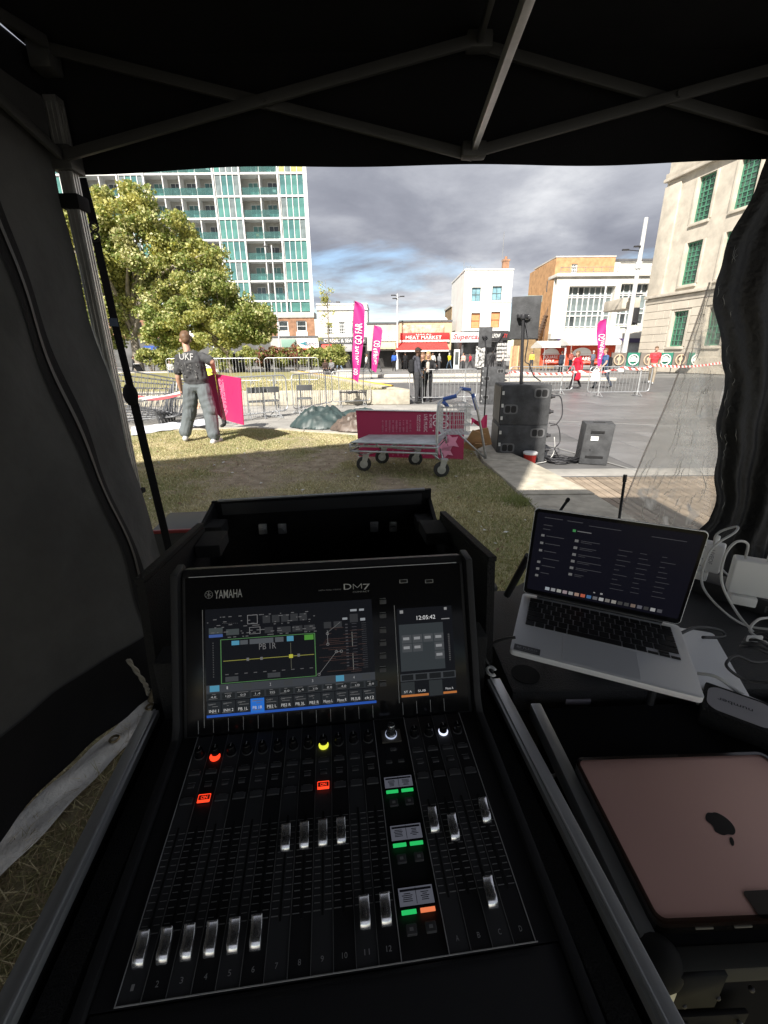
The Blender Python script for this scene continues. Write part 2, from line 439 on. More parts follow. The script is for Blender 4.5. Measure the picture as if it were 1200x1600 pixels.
ad2 = t.nodes.new('ShaderNodeMath'); ad2.operation = 'ADD'; ad2.use_clamp = True; t.links.new(a_.outputs['Fac'], ad2.inputs[0]); t.links.new(ad.outputs[0], ad2.inputs[1])
t.links.new(ad2.outputs[0], mxn.inputs[0]); t.links.new(soil.outputs[0], mxn.inputs[6]); t.links.new(gras.outputs[0], mxn.inputs[7])
t.links.new(mxn.outputs[2], b.inputs['Base Color'])
bp = t.nodes.new('ShaderNodeBump'); bp.inputs['Strength'].default_value = .8; bp.inputs['Distance'].default_value = .015
t.links.new(tn(90, 5).outputs[0], bp.inputs['Height']); t.links.new(bp.outputs[0], b.inputs['Normal'])
lawn = tag(link('lawn', me, None, lm), kind='structure')

def lawn_z(x, y): return (fbm(x * 1.3, y * 1.3, 21, 4) - .5) * .035 + (fbm(x * 9, y * 9, 5, 2) - .5) * .012 - .004
def blades(x, y, z, h, w, lean=.6):
    n = len(x); a = rng.uniform(0, 2 * np.pi, n); la = rng.uniform(0, 2 * np.pi, n); ll = rng.uniform(.1, lean, n) * h
    dx, dy = np.cos(a) * w, np.sin(a) * w
    tx, ty = np.cos(la) * ll, np.sin(la) * ll
    b0 = np.stack([x - dx, y - dy, z], -1); b1 = np.stack([x + dx, y + dy, z], -1); tp = np.stack([x + tx, y + ty, z + h], -1)
    return np.stack([b0, b1, tp], 1)
m_gr = [mat('blade_green', (.18, .20, .075), .7, trans=(.07, .08, .02)), mat('blade_olive', (.33, .305, .145), .7, trans=(.05, .045, .012)),
        mat('blade_straw', (.58, .51, .32), .75, trans=(.06, .05, .02)), mat('blade_dry', (.28, .215, .125), .8)]
N = 260000
x = rng.uniform(-4.6, 1.5, N); y = rng.uniform(2.2, 9.4, N)
keep = (rng.uniform(0, 1, N) < grass_mask(x, y) * 1.05 + .05) & (y < lawn_far(x) - .03) & (x < np.array([lawn_right(q) for q in y]) - .01)
x, y = x[keep], y[keep]
gm = grass_mask(x, y)
h = rng.uniform(.008, .026, len(x)) * (.6 + .8 * gm)
V = blades(x, y, lawn_z(x, y), h, .0022 + .0022 * rng.random(len(x)), 1.4)
gsel = fbm(x * 1.7, y * 1.7, 33, 3)
mi = np.where(gsel > .56, 0, np.where(gsel > .42, 1, 2)); rr = rng.random(len(x)); mi = np.where(rr < .26, 2, np.where(rr < .38, 3, np.where(rr < .6, 1, mi)))
tag(link('grass', quads_mesh('grass', V, m_gr, mi)), 'short patchy grass of the worn lawn in front of the tent', 'grass', kind='stuff')
# fallen leaves and scraps lying about
N = 700
x = rng.uniform(-4.2, 1.4, N); y = rng.uniform(2.6, 8.8, N); keep = (y < lawn_far(x) - .1) & (x < 1.35); x, y = x[keep], y[keep]; n_ = len(x)
a = rng.uniform(0, 6.28, n_); s_ = rng.uniform(.008, .022, n_); z = lawn_z(x, y) + .012
V = np.stack([np.stack([x + s_ * np.cos(a + k) * r_, y + s_ * np.sin(a + k) * r_, z + rng.uniform(-.004, .012, n_)], -1) for k, r_ in ((0, 1.3), (1.57, .7), (3.14, 1.3), (4.71, .7))], 1)
tag(link('fallen_leaves', quads_mesh('fallen_leaves', V, [mat('litter_pale', (.45, .40, .27), .8), mat('litter_brown', (.16, .09, .05), .8), mat('litter_white', (.6, .6, .57), .8)], rng.choice([0, 0, 1, 1, 1, 2], n_))), 'fallen leaves and scraps scattered over the worn lawn', 'leaves', kind='stuff')
# clump of weeds at the foot of the concrete edging
x = 1.42 + rng.normal(0, .10, 900); y = 4.35 + rng.normal(0, .09, 900); keep = x < 1.5
x, y = x[keep], y[keep]
V = blades(x, y, lawn_z(x, y), rng.uniform(.02, .07, len(x)), .006, 1.2)
tag(link('weed_clump', quads_mesh('weed_clump', V, [m_gr[0]])), 'small dark green weed clump at the corner of the pale concrete edging', 'weeds', kind='stuff')
# long dry straw at the left foot of the tent
N = 9000
x = rng.uniform(-1.35, -.45, N); y = rng.uniform(.2, 1.75, N)
V = blades(x, y, lawn_z(x, y), rng.uniform(.01, .05, N), .0022, 3.2)
tag(link('dry_straw', quads_mesh('dry_straw', V, m_gr, rng.choice([1, 2, 3, 3], N))), 'long dry straw on the ground beside the white tent skirt', 'straw', kind='stuff')

# pale concrete edging of the lawn on the right: five slabs
m_conc = rnd_mat('pale_concrete', (.42, .385, .31), .06, .85, 6, .22, .25, 60)
kerb = MB(); kerb.poly([(1.45, 2.2, -.10), (2.3, 2.2, -.10), (1.85, 7.7, -.10), (1.45, 7.7, -.10)])
kerb = tag(kerb.build('concrete_edging', m_conc), kind='structure')
L = lambda y: np.interp(y, [2.2, 4.55, 6.2, 7.0, 7.75], [1.50, 1.49, 1.41, 1.43, 1.60])
Rr = lambda y: np.interp(y, [2.2, 4.87, 6.2, 7.43, 7.75], [2.34, 2.26, 2.04, 1.79, 1.70])
ys = [7.7, 6.12, 4.52, 3.62, 2.75, 2.2]
for y1, y0 in zip(ys, ys[1:]):
    q = MB(); a, c = y0 + .006, y1 - .006
    q.prism([(L(a), a, -.30), (Rr(a), a, -.30), (Rr(c), c, -.30), (L(c), c, -.30)], (0, 0, .33 if y1 > 4.6 else .322))
    q.build('edging_slab', m_conc, kerb, bevel=.012)
# narrow kerb at the far side of the lawn
fk = MB(); pts = [(-9, 8.85), (-4.7, 9.2), (-2.73, 9.45), (-.48, 8.45), (1.40, 7.72)]
fk.poly([(-9, 8.8, -.2), (1.3, 7.7, -.2), (1.3, 7.8, -.2), (-9, 8.9, -.2)]); fk = tag(fk.build('lawn_kerb', m_conc), kind='structure')
for (x0, y0), (x1, y1) in zip(pts, pts[1:]):
    n = max(1, int(math.hypot(x1 - x0, y1 - y0) / .95))
    for i in range(n):
        a, c = (i + .006) / n, (i + .994) / n
        q = MB(); q.prism([(x0 + (x1 - x0) * a, y0 + (y1 - y0) * a, -.25), (x0 + (x1 - x0) * c, y0 + (y1 - y0) * c, -.25),
                           (x0 + (x1 - x0) * c, y0 + .17 + (y1 - y0) * c, -.25), (x0 + (x1 - x0) * a, y0 + .17 + (y1 - y0) * a, -.25)], (0, 0, .265))
        q.build('kerb_stone', m_conc, fk, bevel=.01)
# timber decking beside the edging
m_wood = rnd_mat('deck_timber', (.25, .20, .15), .22, .8, 5, .3, .3, 60)
dk = MB(); dk.bb((2.36, 2.2, PZ - .06), (4.9, 5.78, PZ - .03)); dk = tag(dk.build('timber_deck', mat('deck_joist', (.08, .06, .04), .9)), kind='structure')
pm = MB(); pm.box((0, 0, 0), (.086, 3.5, .03)); pm = pm.mesh('plank', m_wood, bevel=.004, smooth=.6, seg=1)
for i in range(24):
    share('plank', pm, dk, (2.44 + i * .1, 3.98, PZ - .012 + random.uniform(-.002, .002)), (0, 0, random.uniform(-.002, .002)))
q = MB(); q.bb((2.0, 5.82, PZ - .05), (6.0, 6.18, PZ + .004)); tag(q.build('deck_apron', m_slab2, bevel=.005), kind='structure')

# raised lawn behind the crowd barriers, with its low wall and yellow edge line
BZ = .30
a0 = atZ(437, 581, BZ); a1 = atZ(603, 604, BZ)
bed = [(-14, 15.35), (.88, 15.35), (.88, 16.3), (a0.x + 1.2, a0.y), (-26, 36), (-26, 18)]
q = MB(); q.prism([(x, y, PZ - .05) for x, y in bed], (0, 0, BZ - PZ + .03))
m_bed = mat('raised_grass', (.17, .17, .055), .95, col2=(.33, .29, .13), vscale=3.5, bump=.6, bscale=25)
tag(q.build('raised_lawn', m_bed), kind='structure')
N = 26000
x = rng.uniform(-9, .6, N); y = rng.uniform(15.6, 25, N); keep = (x < .55 - (y - 16.2) * .42)
x, y = x[keep], y[keep]
V = blades(x, y, np.full(len(x), BZ - .02), rng.uniform(.03, .08, len(x)), .008, 1.2)
tag(link('raised_lawn_grass', quads_mesh('raised_lawn_grass', V, m_gr, rng.choice([0, 1, 2, 2], len(x)))), 'dry yellow-green grass on the raised lawn behind the crowd barriers', 'grass', kind='stuff')
wl = thing('planter_wall', 'low pale concrete retaining wall along the front of the raised lawn', 'wall', (-5, 15.2, PZ))
for i in range(10):
    q = MB(); q.bb((-14 + i * 1.49, 15.1, PZ), (-14 + i * 1.49 + 1.48, 15.36, BZ + .05)); q.build('wall_block', m_conc, wl, bevel=.015)
wl2 = thing('planter_wall', 'pale concrete wall with yellow painted edge, right side of the raised lawn', 'wall', (.9, 16, PZ))
def strip(o, p0, p1, w, z0, z1, m_, par, nm='wall_block', bev=.012):
    p0 = Vector((p0[0], p0[1], 0)); p1 = Vector((p1[0], p1[1], 0)); d = (p1 - p0).normalized(); nrm = Vector((d.y, -d.x, 0)) * w
    q = MB(); q.prism([(*p0.xy, z0), (*p1.xy, z0), (*(p1 + nrm).xy, z0), (*(p0 + nrm).xy, z0)], (0, 0, z1 - z0)); return q.build(nm, m_, par, bevel=bev)
far = Vector((a0.x + 1.2, a0.y)); near = Vector((.90, 15.38))
for i in range(6):
    strip(None, near + (far - near) * (i / 6 + .002), near + (far - near) * ((i + 1) / 6 - .002), -.42, PZ, BZ + .052, m_conc, wl2)
strip(None, near + (far - near) * .1 + Vector((.26, .05)), near + (far - near) * .995 + Vector((.26, .05)), -.16, PZ, BZ + .062, mat('yellow_paint', (.75, .46, .06), .7, var=.2, vscale=6), wl2, 'yellow_edge')

# long pale stone terraces far across the square
m_stone2 = rnd_mat('terrace_stone', (.50, .47, .42), .08, .85, 2, .15, .2, 15)
for lab, x0, x1, Y, h_, d_ in (('long pale stone step behind the standing couple', -6, 14, 27.5, .16, .5), ('pale stone bench wall in front of the shrubs on the left', -40, -2.5, 38, .42, .5),
                               ('second pale stone terrace step nearer the shops', -8, 16, 34, .2, .6), ('low pale stone rail wall left, before the raised lawn', -26, -11.6, 30, .35, .35)):
    w_ = thing('terrace_step', lab, 'stone step', ((x0 + x1) / 2, Y, PZ))
    n = int((x1 - x0) / 2.5)
    for i in range(n):
        q = MB(); a = x0 + (x1 - x0) * i / n; c = x0 + (x1 - x0) * (i + 1) / n - .02
        q.bb((a, Y, PZ - .02), (c, Y + d_, PZ + h_)); q.build('stone_block', m_stone2, w_, bevel=.02)
# dark drain grating line across the square
q = MB()
for i in range(40): q.bb((1.6 + i * .30, 25.0, PZ - .01), (1.6 + i * .30 + .2, 25.35, PZ + .012))
tag(q.build('drain_grating', mat('cast_iron', (.05, .05, .05), .7)), 'dark drain grating running across the square behind the couple', 'grating')
# ------------------------------------------------------------------ buildings
def wall_open(mb, o, ux, w, h, ops, nrm, depth=.2, thick=None):
    """a wall sheet with real openings and their reveals; s along ux, z up from o"""
    o = Vector(o); ux = Vector(ux).normalized(); nrm = Vector(nrm).normalized(); uz = Vector((0, 0, 1))
    xs = sorted({0, w, *[q for a in ops for q in (a[0], a[2])]}); zs = sorted({0, h, *[q for a in ops for q in (a[1], a[3])]})
    P = lambda s_, z_, d=0: o + ux * s_ + uz * z_ - nrm * d
    for x0, x1 in zip(xs, xs[1:]):
        for z0, z1 in zip(zs, zs[1:]):
            cx, cz = (x0 + x1) / 2, (z0 + z1) / 2
            if any(a[0] < cx < a[2] and a[1] < cz < a[3] for a in ops): continue
            mb.poly([P(x0, z0), P(x1, z0), P(x1, z1), P(x0, z1)])
    for a in ops:
        x0, z0, x1, z1 = a[:4]
        for (p, q_) in (((x0, z0), (x1, z0)), ((x1, z0), (x1, z1)), ((x1, z1), (x0, z1)), ((x0, z1), (x0, z0))):
            mb.poly([P(*p), P(*q_), P(*q_, depth), P(*p, depth)])
def window(par, o, ux, nrm, s0, z0, s1, z1, nxp, nzp, fm, pm_, depth=.18, fw=.07, bw=.035, sill=None, hs=None):
    o = Vector(o); ux = Vector(ux).normalized(); nrm = Vector(nrm).normalized(); R = Matrix((ux, nrm, Vector((0, 0, 1)))).transposed()
    C = lambda s_, z_, d: o + ux * s_ + Vector((0, 0, z_)) - nrm * d
    q = MB(); w, h = s1 - s0, z1 - z0; cs, cz = (s0 + s1) / 2, (z0 + z1) / 2; d = depth - .05
    for s_ in (s0 + fw / 2, s1 - fw / 2): q.box(C(s_, cz, d), (fw, .08, h), R)
    for z_ in (z0 + fw / 2, z1 - fw / 2): q.box(C(cs, z_, d), (w - 2 * fw, .078, fw), R)
    for i in range(1, nxp): q.box(C(s0 + w * i / nxp, cz, d), (bw, .05, h - 2 * fw), R)
    for i in range(1, nzp):
        b_ = bw * (1.6 if hs and i in hs else 1); q.box(C(cs, z0 + h * i / nzp, d), (w - 2 * fw, .054, b_), R)
    f_ = q.build('window', fm, par)
    q = MB(); q.box(C(cs, cz, depth - .02), (w - fw, .02, h - fw), R); q.build('pane', pm_, f_)
    if sill:
        q = MB(); q.box(C(cs, z0 - .06, -.04), (w + .24, .2, .11), R); q.build('sill', sill, f_)
    return f_
def glassm(name, col, rough=.08, var=.5, vs=.6): return mat(name, col, rough, var=var, vscale=vs, spec=.9)
g_dark = glassm('glass_dark', (.05, .06, .065)); g_teal = glassm('glass_teal', (.085, .215, .195), .1, .35, .5); g_teal2 = glassm('glass_teal_deep', (.07, .17, .17), .08, .5, .4)
g_pale = glassm('glass_pale', (.16, .195, .20), .12, .4, .8); g_yel = glassm('glass_blind', (.36, .33, .10), .3, .2, 2)
m_white = mat('white_paint', (.70, .695, .67), .7, var=.06, vscale=.8); m_whiter = mat('white_frame', (.68, .685, .68), .5)
m_dkroof = mat('roof_felt', (.10, .10, .11), .8, var=.2, vscale=2)
m_conc2 = mat('grey_concrete', (.50, .485, .45), .85, var=.12, vscale=.8); m_grey = mat('grey_render', (.42, .41, .39), .8, var=.12, vscale=1)

# ---- tall flats with teal glass and balconies
TY = 80.0
zf = [9.9 + 2.92 * k for k in range(9)]                # floor levels
tw = thing('apartment_tower', 'tall apartment block with teal glass bays and stacked glass balconies', 'building', (-30, TY, PZ))
xr = -11.6
bays = [('g', 3.95), ('b', 5.8), ('g', 4.0), ('b', 10.5), ('g', 4.0), ('b', 5.8), ('g', 4.0), ('b', 10.5)]
q = MB(); q.prism([(-62, TY + 1.9, PZ), (xr - .5, TY + 1.9, PZ), (xr - 4.2, TY + 14, PZ), (-62, TY + 14, PZ)], (0, 0, zf[-1] - PZ)); q.build('back_wall', m_grey, tw)
q = MB(); q.prism([(-62, TY - .1, zf[-1] + .25), (xr, TY - .1, zf[-1] + .25), (xr - 4, TY + 14, zf[-1] + .25), (-62, TY + 14, zf[-1] + .25)], (0, 0, .95)); q.build('roof', m_conc2, tw)
sl = MB(); sl.box((0, 0, 0), (50.4, 1.95, .26)); slm = sl.mesh('floor_slab', m_whiter)
for k, z in enumerate(zf): share('floor_slab', slm, tw, (-37.05 + 30, TY + .93 - TY, z - PZ))
q = MB(); q.prism([(xr - .01, TY - .2, 8.2), (xr + .35, TY - .2, 8.2), (xr - .2, TY + 1.96, 8.2), (xr - .5, TY + 1.96, 8.2)], (0, 0, zf[-1] - 8.1)); q.build('end_wall', m_whiter, tw)
pane_src = {}
def unit(nm, w, h, d, m_):
    k = (nm, round(w, 3), round(h, 3), m_.name)
    if k not in pane_src: b_ = MB(); b_.box((0, 0, 0), (w, d, h)); pane_src[k] = b_.mesh(nm, m_)
    return pane_src[k]
def put(nm, w, h, d, m_, x, y, z): return share(nm, unit(nm, w, h, d, m_), tw, (x + 30, y - TY, z - PZ))
x = xr; hh = 2.92
m_rail = clear_mat('balcony_glass', (.60, .82, .80), .5, .05, 1.2, (.22, .46, .44), damt=.30)
dcol = [g_teal2, g_dark, g_teal]
# balcony fittings, one mesh each
dm = MB(); dm.box((0, 0, 1.05), (1.5, .06, 2.1)); dm.cur = 1; dm.box((0, -.04, 1.05), (.06, .04, 2.1)); dm.box((-.75, -.04, 1.05), (.07, .04, 2.1)); dm.box((.75, -.04, 1.05), (.07, .04, 2.1)); dm.box((0, -.04, 2.1), (1.5, .04, .07))
door_ms = [dm.mesh('balcony_door', [c, m_whiter]) for c in dcol]
for kind, w in bays:
    put('column', .22, zf[-1] - 8.2, .4, m_whiter, x - .11, TY - .02, (zf[-1] + 8.2) / 2)
    x0 = x - w + .11; x1 = x - .22
    for k, z in enumerate(zf[:-1]):
        if kind == 'g':
            n = 4; pw = (x1 - x0) / n
            for i in range(n):
                c = random.choice([g_teal, g_teal, g_teal2, g_teal2, g_pale]) if not (k == 6 and x > -13 and i in (0, 2, 3)) else g_yel
                put('window_pane', pw - .1, hh - .42, .04, c, x0 + pw * (i + .5), TY + .12 + random.uniform(-.01, .01), z + hh / 2)
                put('mullion', .1, hh - .26, .1, m_whiter, x0 + pw * i, TY + .05, z + hh / 2)
        else:
            n = max(1, round(w / 2.75)); bw_ = (x1 - x0) / n
            for i in range(n):
                cx = x0 + bw_ * (i + .5)
                put('balcony_rail', bw_ - .12, .95, .03, m_rail, cx, TY - .06, z + .63)
                share('balcony_door', random.choice(door_ms), tw, (cx + random.uniform(-.25, .25) + 30, 1.85, z + .14 - PZ))
                if i: put('party_wall', .14, hh - .26, 1.7, m_whiter, x0 + bw_ * i, TY + .9, z + hh / 2)
                if random.random() < .45:
                    b_ = MB(); a = random.choice([(.5, .5, .5), (.08, .08, .09), (.3, .2, .12)]); cxx = cx + random.uniform(-.7, .7)
                    b_.box((cxx, TY + .5, z + .13 + .4), (.5, .5, .06)); b_.box((cxx, TY + .74, z + .13 + .65), (.5, .05, .5))
                    for sx in (-.2, .2):
                        for sy in (-.2, .2): b_.box((cxx + sx, TY + .5 + sy, z + .13 + .19), (.05, .05, .38))
                    b_.build('balcony_seat', mat('seat%d' % int(a[0] * 100), a, .7), tw)
    x -= w
# lowest glazed half storey and the podium band below
for i in range(26):
    put('window_pane', 1.45, 1.35, .04, random.choice([g_teal, g_teal2]), xr - 1 - i * 1.6, TY + .1, 9.0)
    put('mullion', .14, 1.5, .12, m_whiter, xr - .22 - i * 1.6, TY + .02, 9.0)
q = MB(); q.bb((-62, TY - .25, 7.35), (xr + .3, TY + 3, 8.2)); q.build('podium_band', m_conc2, tw, bevel=.03)
# brick storey with windows, shop storey
m_brick = mat('brown_brick', (.30, .165, .10), .9, var=.3, vscale=1.2, bump=.4, bscale=14)
ops = []; o = Vector((-62, TY - .1, 4.4)); W_ = 62 + xr + .3
wx = [xr + .3 - 2.2 - i * 3.05 for i in range(15)]
ops = [(a + 62 - .85, .85, a + 62 + .85, 2.5) for a in wx]
q = MB(); wall_open(q, o, (1, 0, 0), W_, 2.95, ops, (0, -1, 0), .25); q.build('brick_wall', m_brick, tw)
for a in ops[:8]:
    window(tw, o, (1, 0, 0), (0, -1, 0), *a, 1, 2, m_whiter, random.choice([g_dark, g_teal2, g_pale]), .25, .16, .08)
for a in wx[:8]:
    q = MB(); q.bb((a - .95, TY - .16, 4.45), (a + .95, TY - .05, 5.2)); q.build('spandrel', m_whiter, tw)
q = MB(); q.bb((-62, TY - .12, PZ), (xr + .3, TY + 2, 4.38)); q.build('shop_storey', mat('shop_dark', (.10, .10, .10), .6, var=.5, vscale=.4), tw)

# ---- shop fronts in a row
def sign(par, px0, py0, px1, py1, Y, m_, d=.15, bev=.02, nm='sign_board'):
    X0, X1, Z0, Z1 = rectY(px0, py0, px1, py1, Y); q = MB(); q.bb((X0, Y - d, Z0), (X1, Y, Z1)); return q.build(nm, m_, par, bevel=bev)
def lettering(par, body, px0, py0, px1, py1, Y, m_, shear=0., off=0., tilt=0.):
    X0, X1, Z0, Z1 = rectY(px0, py0, px1, py1, Y)
    M = FACE_CAM(((X0 + X1) / 2, Y, (Z0 + Z1) / 2)) @ Matrix.Rotation(tilt, 4, 'Z')
    return text(body, M, X1 - X0, Z1 - Z0, m_, par, shear=shear, off=off, extrude=.0)
def awning(par, px0, py0, px1, py1, Y, m_, out=1.6, white_edge=True):
    X0, X1, Z0, Z1 = rectY(px0, py0, px1, py1, Y - out * .6)
    q = MB(); n = max(4, int((X1 - X0) / .8))
    q.grid(lambda u, v: (X0 + (X1 - X0) * u, Y - .1 - out * v, Z1 + (Z0 - Z1) * v * .78 - .03 * math.sin(math.pi * v) - .03 * abs(math.sin(u * n * math.pi)) * v), n * 4, 5)
    q.grid(lambda u, v: (X0 + (X1 - X0) * u, Y - .1 - out, Z1 + (Z0 - Z1) * (.78 + .22 * v) - .03 * abs(math.sin(u * n * math.pi))), n * 4, 1)
    a = q.build('awning', m_, par, smooth=.5)
    if white_edge:
        q = MB(); q.bb((X0, Y - .13 - out, Z0 - .1), (X1, Y - .11 - out, Z0 + .06)); q.build('awning_edge', m_whiter, a)
    q = MB()
    for s_ in (X0 + .05, X1 - .05): q.bar((s_, Y - .05, Z0 - .1), (s_, Y - out, Z0 + .02), .04)
    q.build('awning_arm', mat('dark_metal', (.05, .05, .055), .5, .6), a)
    return a
m_red = mat('red_awning', (.62, .045, .04), .75, var=.12, vscale=2); m_redsign = mat('red_sign', (.60, .035, .035), .4)
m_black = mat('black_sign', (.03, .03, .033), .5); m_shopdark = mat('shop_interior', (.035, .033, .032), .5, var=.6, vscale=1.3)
m_ltxt = mat('white_letters', (.85, .85, .83), .5); m_dtxt = mat('dark_letters', (.06, .05, .05), .5)
def shopbox(name, label, px0, px1, pytop, Y, depth, m_, zbase=PZ, py_open=None, roofm=None):
    X0, X1, Z0, Z1 = rectY(px0, 560, px1, 560, Y)[0:2] + (PZ, atY((px0 + px1) / 2, pytop, Y).z)
    t_ = thing(name, label, 'building', ((X0 + X1) / 2, Y, PZ))
    zo = atY((px0 + px1) / 2, py_open, Y).z if py_open else PZ
    q = MB(); q.bb((X0, Y, zo), (X1, Y + depth, Z1)); q.build('wall', m_, t_)
    q = MB(); q.bb((X0 - .05, Y - .12, Z1), (X1 + .05, Y + depth, Z1 + .18)); q.build('roof', roofm or m_dkroof, t_)
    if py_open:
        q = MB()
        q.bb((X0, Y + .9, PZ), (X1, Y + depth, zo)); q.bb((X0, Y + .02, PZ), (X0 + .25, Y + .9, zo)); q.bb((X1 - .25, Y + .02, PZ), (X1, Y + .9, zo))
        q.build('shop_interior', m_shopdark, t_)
    return t_, X0, X1, Z1
SY = 62.0
# chemist under the tower
ch, X0, X1, Z1 = shopbox('chemist_shop', 'single storey chemist shop front with white sign under the tower', 425, 500, 527, 66, 4, m_grey, py_open=552)
sg = sign(ch, 440, 530, 462, 543, 65.9, mat('green_sign', (.20, .33, .27), .5)); sg = sign(ch, 465, 529, 498, 544, 65.9, m_ltxt)
lettering(sg, 'chemist', 475, 533, 497, 540, 65.70, mat('navy_letters', (.03, .08, .16), .5), .3)
q = MB(); q.prism([atY(467, 537, 65.70), atY(480, 533, 65.70), atY(477, 536, 65.70), atY(482, 540, 65.70)], (0, .02, 0)); q.build('swoosh', mat('teal_mark', (.03, .22, .26), .5), sg)
awning(ch, 462, 543, 527, 549, 66, m_red, 1.0)
q = MB(); X = atY(520, 540, 62).x
# white two storey seafood shop
YW = 60.0
X0, X1, Z0, Z1 = rectY(496, 476, 574, 527, YW)
wh = thing('white_shop_building', 'low white rendered two storey building above a seafood shop', 'building', ((X0 + X1) / 2, YW, PZ))
def wops(lst, Y, X0, Z0): return [(lambda r: (r[0] - X0, r[2] - Z0, r[1] - X0, r[3] - Z0))(rectY(*b_, Y)) for b_ in lst]
wl_ = [(510, 504, 520, 523), (529.5, 502.5, 539.5, 522.5), (550, 502, 559, 522)]
op = wops(wl_, YW, X0, Z0)
q = MB(); wall_open(q, (X0, YW, Z0), (1, 0, 0), X1 - X0, Z1 - Z0, op, (0, -1, 0), .2); q.bb((X0, YW + .25, Z0), (X1, YW + 8, Z1 - .05)); q.bb((X0 - .01, YW + .01, Z0), (X0 + .2, YW + .3, Z1 - .01)); q.bb((X1 - .2, YW + .01, Z0), (X1 + .01, YW + .3, Z1 - .01)); q.build('wall', m_white, wh)
q = MB(); q.bb((X0 - .1, YW - .18, Z1 - .62), (X1 + .1, YW + .02, Z1 - .5)); q.bb((X0 - .06, YW - .1, Z1 - .02), (X1 + .06, YW + 8, Z1 + .14)); q.build('cornice', m_white, wh, bevel=.02)
for a in op: window(wh, (X0, YW, Z0), (1, 0, 0), (0, -1, 0), *a, 3, 4, m_whiter, g_dark, .2, .1, .06)
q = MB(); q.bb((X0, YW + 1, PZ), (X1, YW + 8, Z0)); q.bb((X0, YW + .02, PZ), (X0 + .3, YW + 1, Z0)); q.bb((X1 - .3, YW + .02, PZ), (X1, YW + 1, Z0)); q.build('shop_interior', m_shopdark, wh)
sg = sign(wh, 500, 528, 572, 537, YW - .05, mat('slate_sign', (.10, .105, .11), .5))
lettering(sg, 'CLASSIC & SEAFOOD', 506, 529.5, 569, 535, YW - .25, m_ltxt, off=.02)
awning(wh, 534, 537, 562, 549, YW, mat('grey_awning', (.28, .28, .29), .8), 1.3, False)
awning(wh, 502, 538, 527, 550, YW, mat('red_awning_faded', (.66, .10, .08), .8), 1.0, False)
q = MB()
for s_, hz in ((X0 + 2.2, 1.0), (X0 + 2.5, .6)): q.bb((s_, YW + 2, Z1), (s_ + .5, YW + 2.5, Z1 + hz * .6))
q.build('roof_vent', m_dkroof, wh)
# low shops between
lo, X0, X1, Z1 = shopbox('low_shop', 'low shop with a pale sign and cream blind left of the meat market', 574, 624, 506, 57, 6, m_grey, py_open=548)
sg = sign(lo, 590, 521, 619, 533, 56.9, m_ltxt); lettering(sg, 'and\nRESTAURANT', 592, 524, 618, 531, 56.70, m_dtxt)
awning(lo, 588, 534, 620, 545, 57, mat('cream_blind', (.62, .52, .30), .8, var=.1), 1.2, False)
mk, X0, X1, Z1 = shopbox('meat_market_shop', 'meat market shop with red sign, mural panel and red awning', 624, 704, 503, 54, 7, mat('buff_render', (.50, .40, .27), .8, var=.15, vscale=1), py_open=547)
sg = sign(mk, 629, 508, 693, 520, 53.9, mat('mural_panel', (.72, .62, .45), .6, col2=(.50, .22, .16), vscale=2.2, detail=2), nm='mural_panel')
sg = sign(mk, 625, 520, 702, 531, 53.9, m_redsign); lettering(sg, 'MEAT MARKET', 634, 524.5, 690, 530, 53.7, m_ltxt, off=.02); lettering(sg, 'HALAL', 650, 521.5, 675, 523.5, 53.7, m_ltxt)
sg = sign(mk, 625, 531.3, 702, 534.5, 53.9, m_ltxt); lettering(sg, 'FRESH MEAT  FRUIT  VEGETABLES  GROCERIES', 628, 532.2, 700, 533.8, 53.7, m_redsign)
awning(mk, 618, 535, 700, 548, 54, m_red, 2.0)
q = MB(); q.lathe([(.02, 0), (.5, .05), (.55, .2), (.35, .45), (.02, .55)], (atY(698, 503, 56).x - .4, 56, Z1 + .1)); q.build('satellite_dish', m_whiter, mk)
# brick flank set back, seen between market and white house
X0, X1, Z0, Z1 = rectY(705, 479, 726, 520, 58)
bf = thing('brick_flank', 'old yellow brick building set back left of the white house', 'building', ((X0 + X1) / 2, 58, PZ))
m_ybrick = mat('yellow_brick', (.34, .245, .13), .9, col2=(.20, .13, .07), vscale=2.2, bump=.4, bscale=15)
op = [(.9, .9, 1.7, 2.2)]
q = MB(); wall_open(q, (X0, 58, Z0), (1, 0, 0), X1 - X0 + .6, Z1 - Z0, op, (0, -1, 0), .2); q.bb((X0, 58.21, PZ), (X1 + .6, 64, Z1 - .02)); q.bb((X0, 58.01, PZ), (X0 + .15, 58.3, Z1 - .03)); q.build('wall', m_ybrick, bf)
window(bf, (X0, 58, Z0), (1, 0, 0), (0, -1, 0), *op[0], 1, 2, m_whiter, g_dark, .2)
q = MB(); q.bb((X0 - .1, 57.9, Z1), (X1 + .6, 64, Z1 + .2)); q.build('parapet', m_conc2, bf)
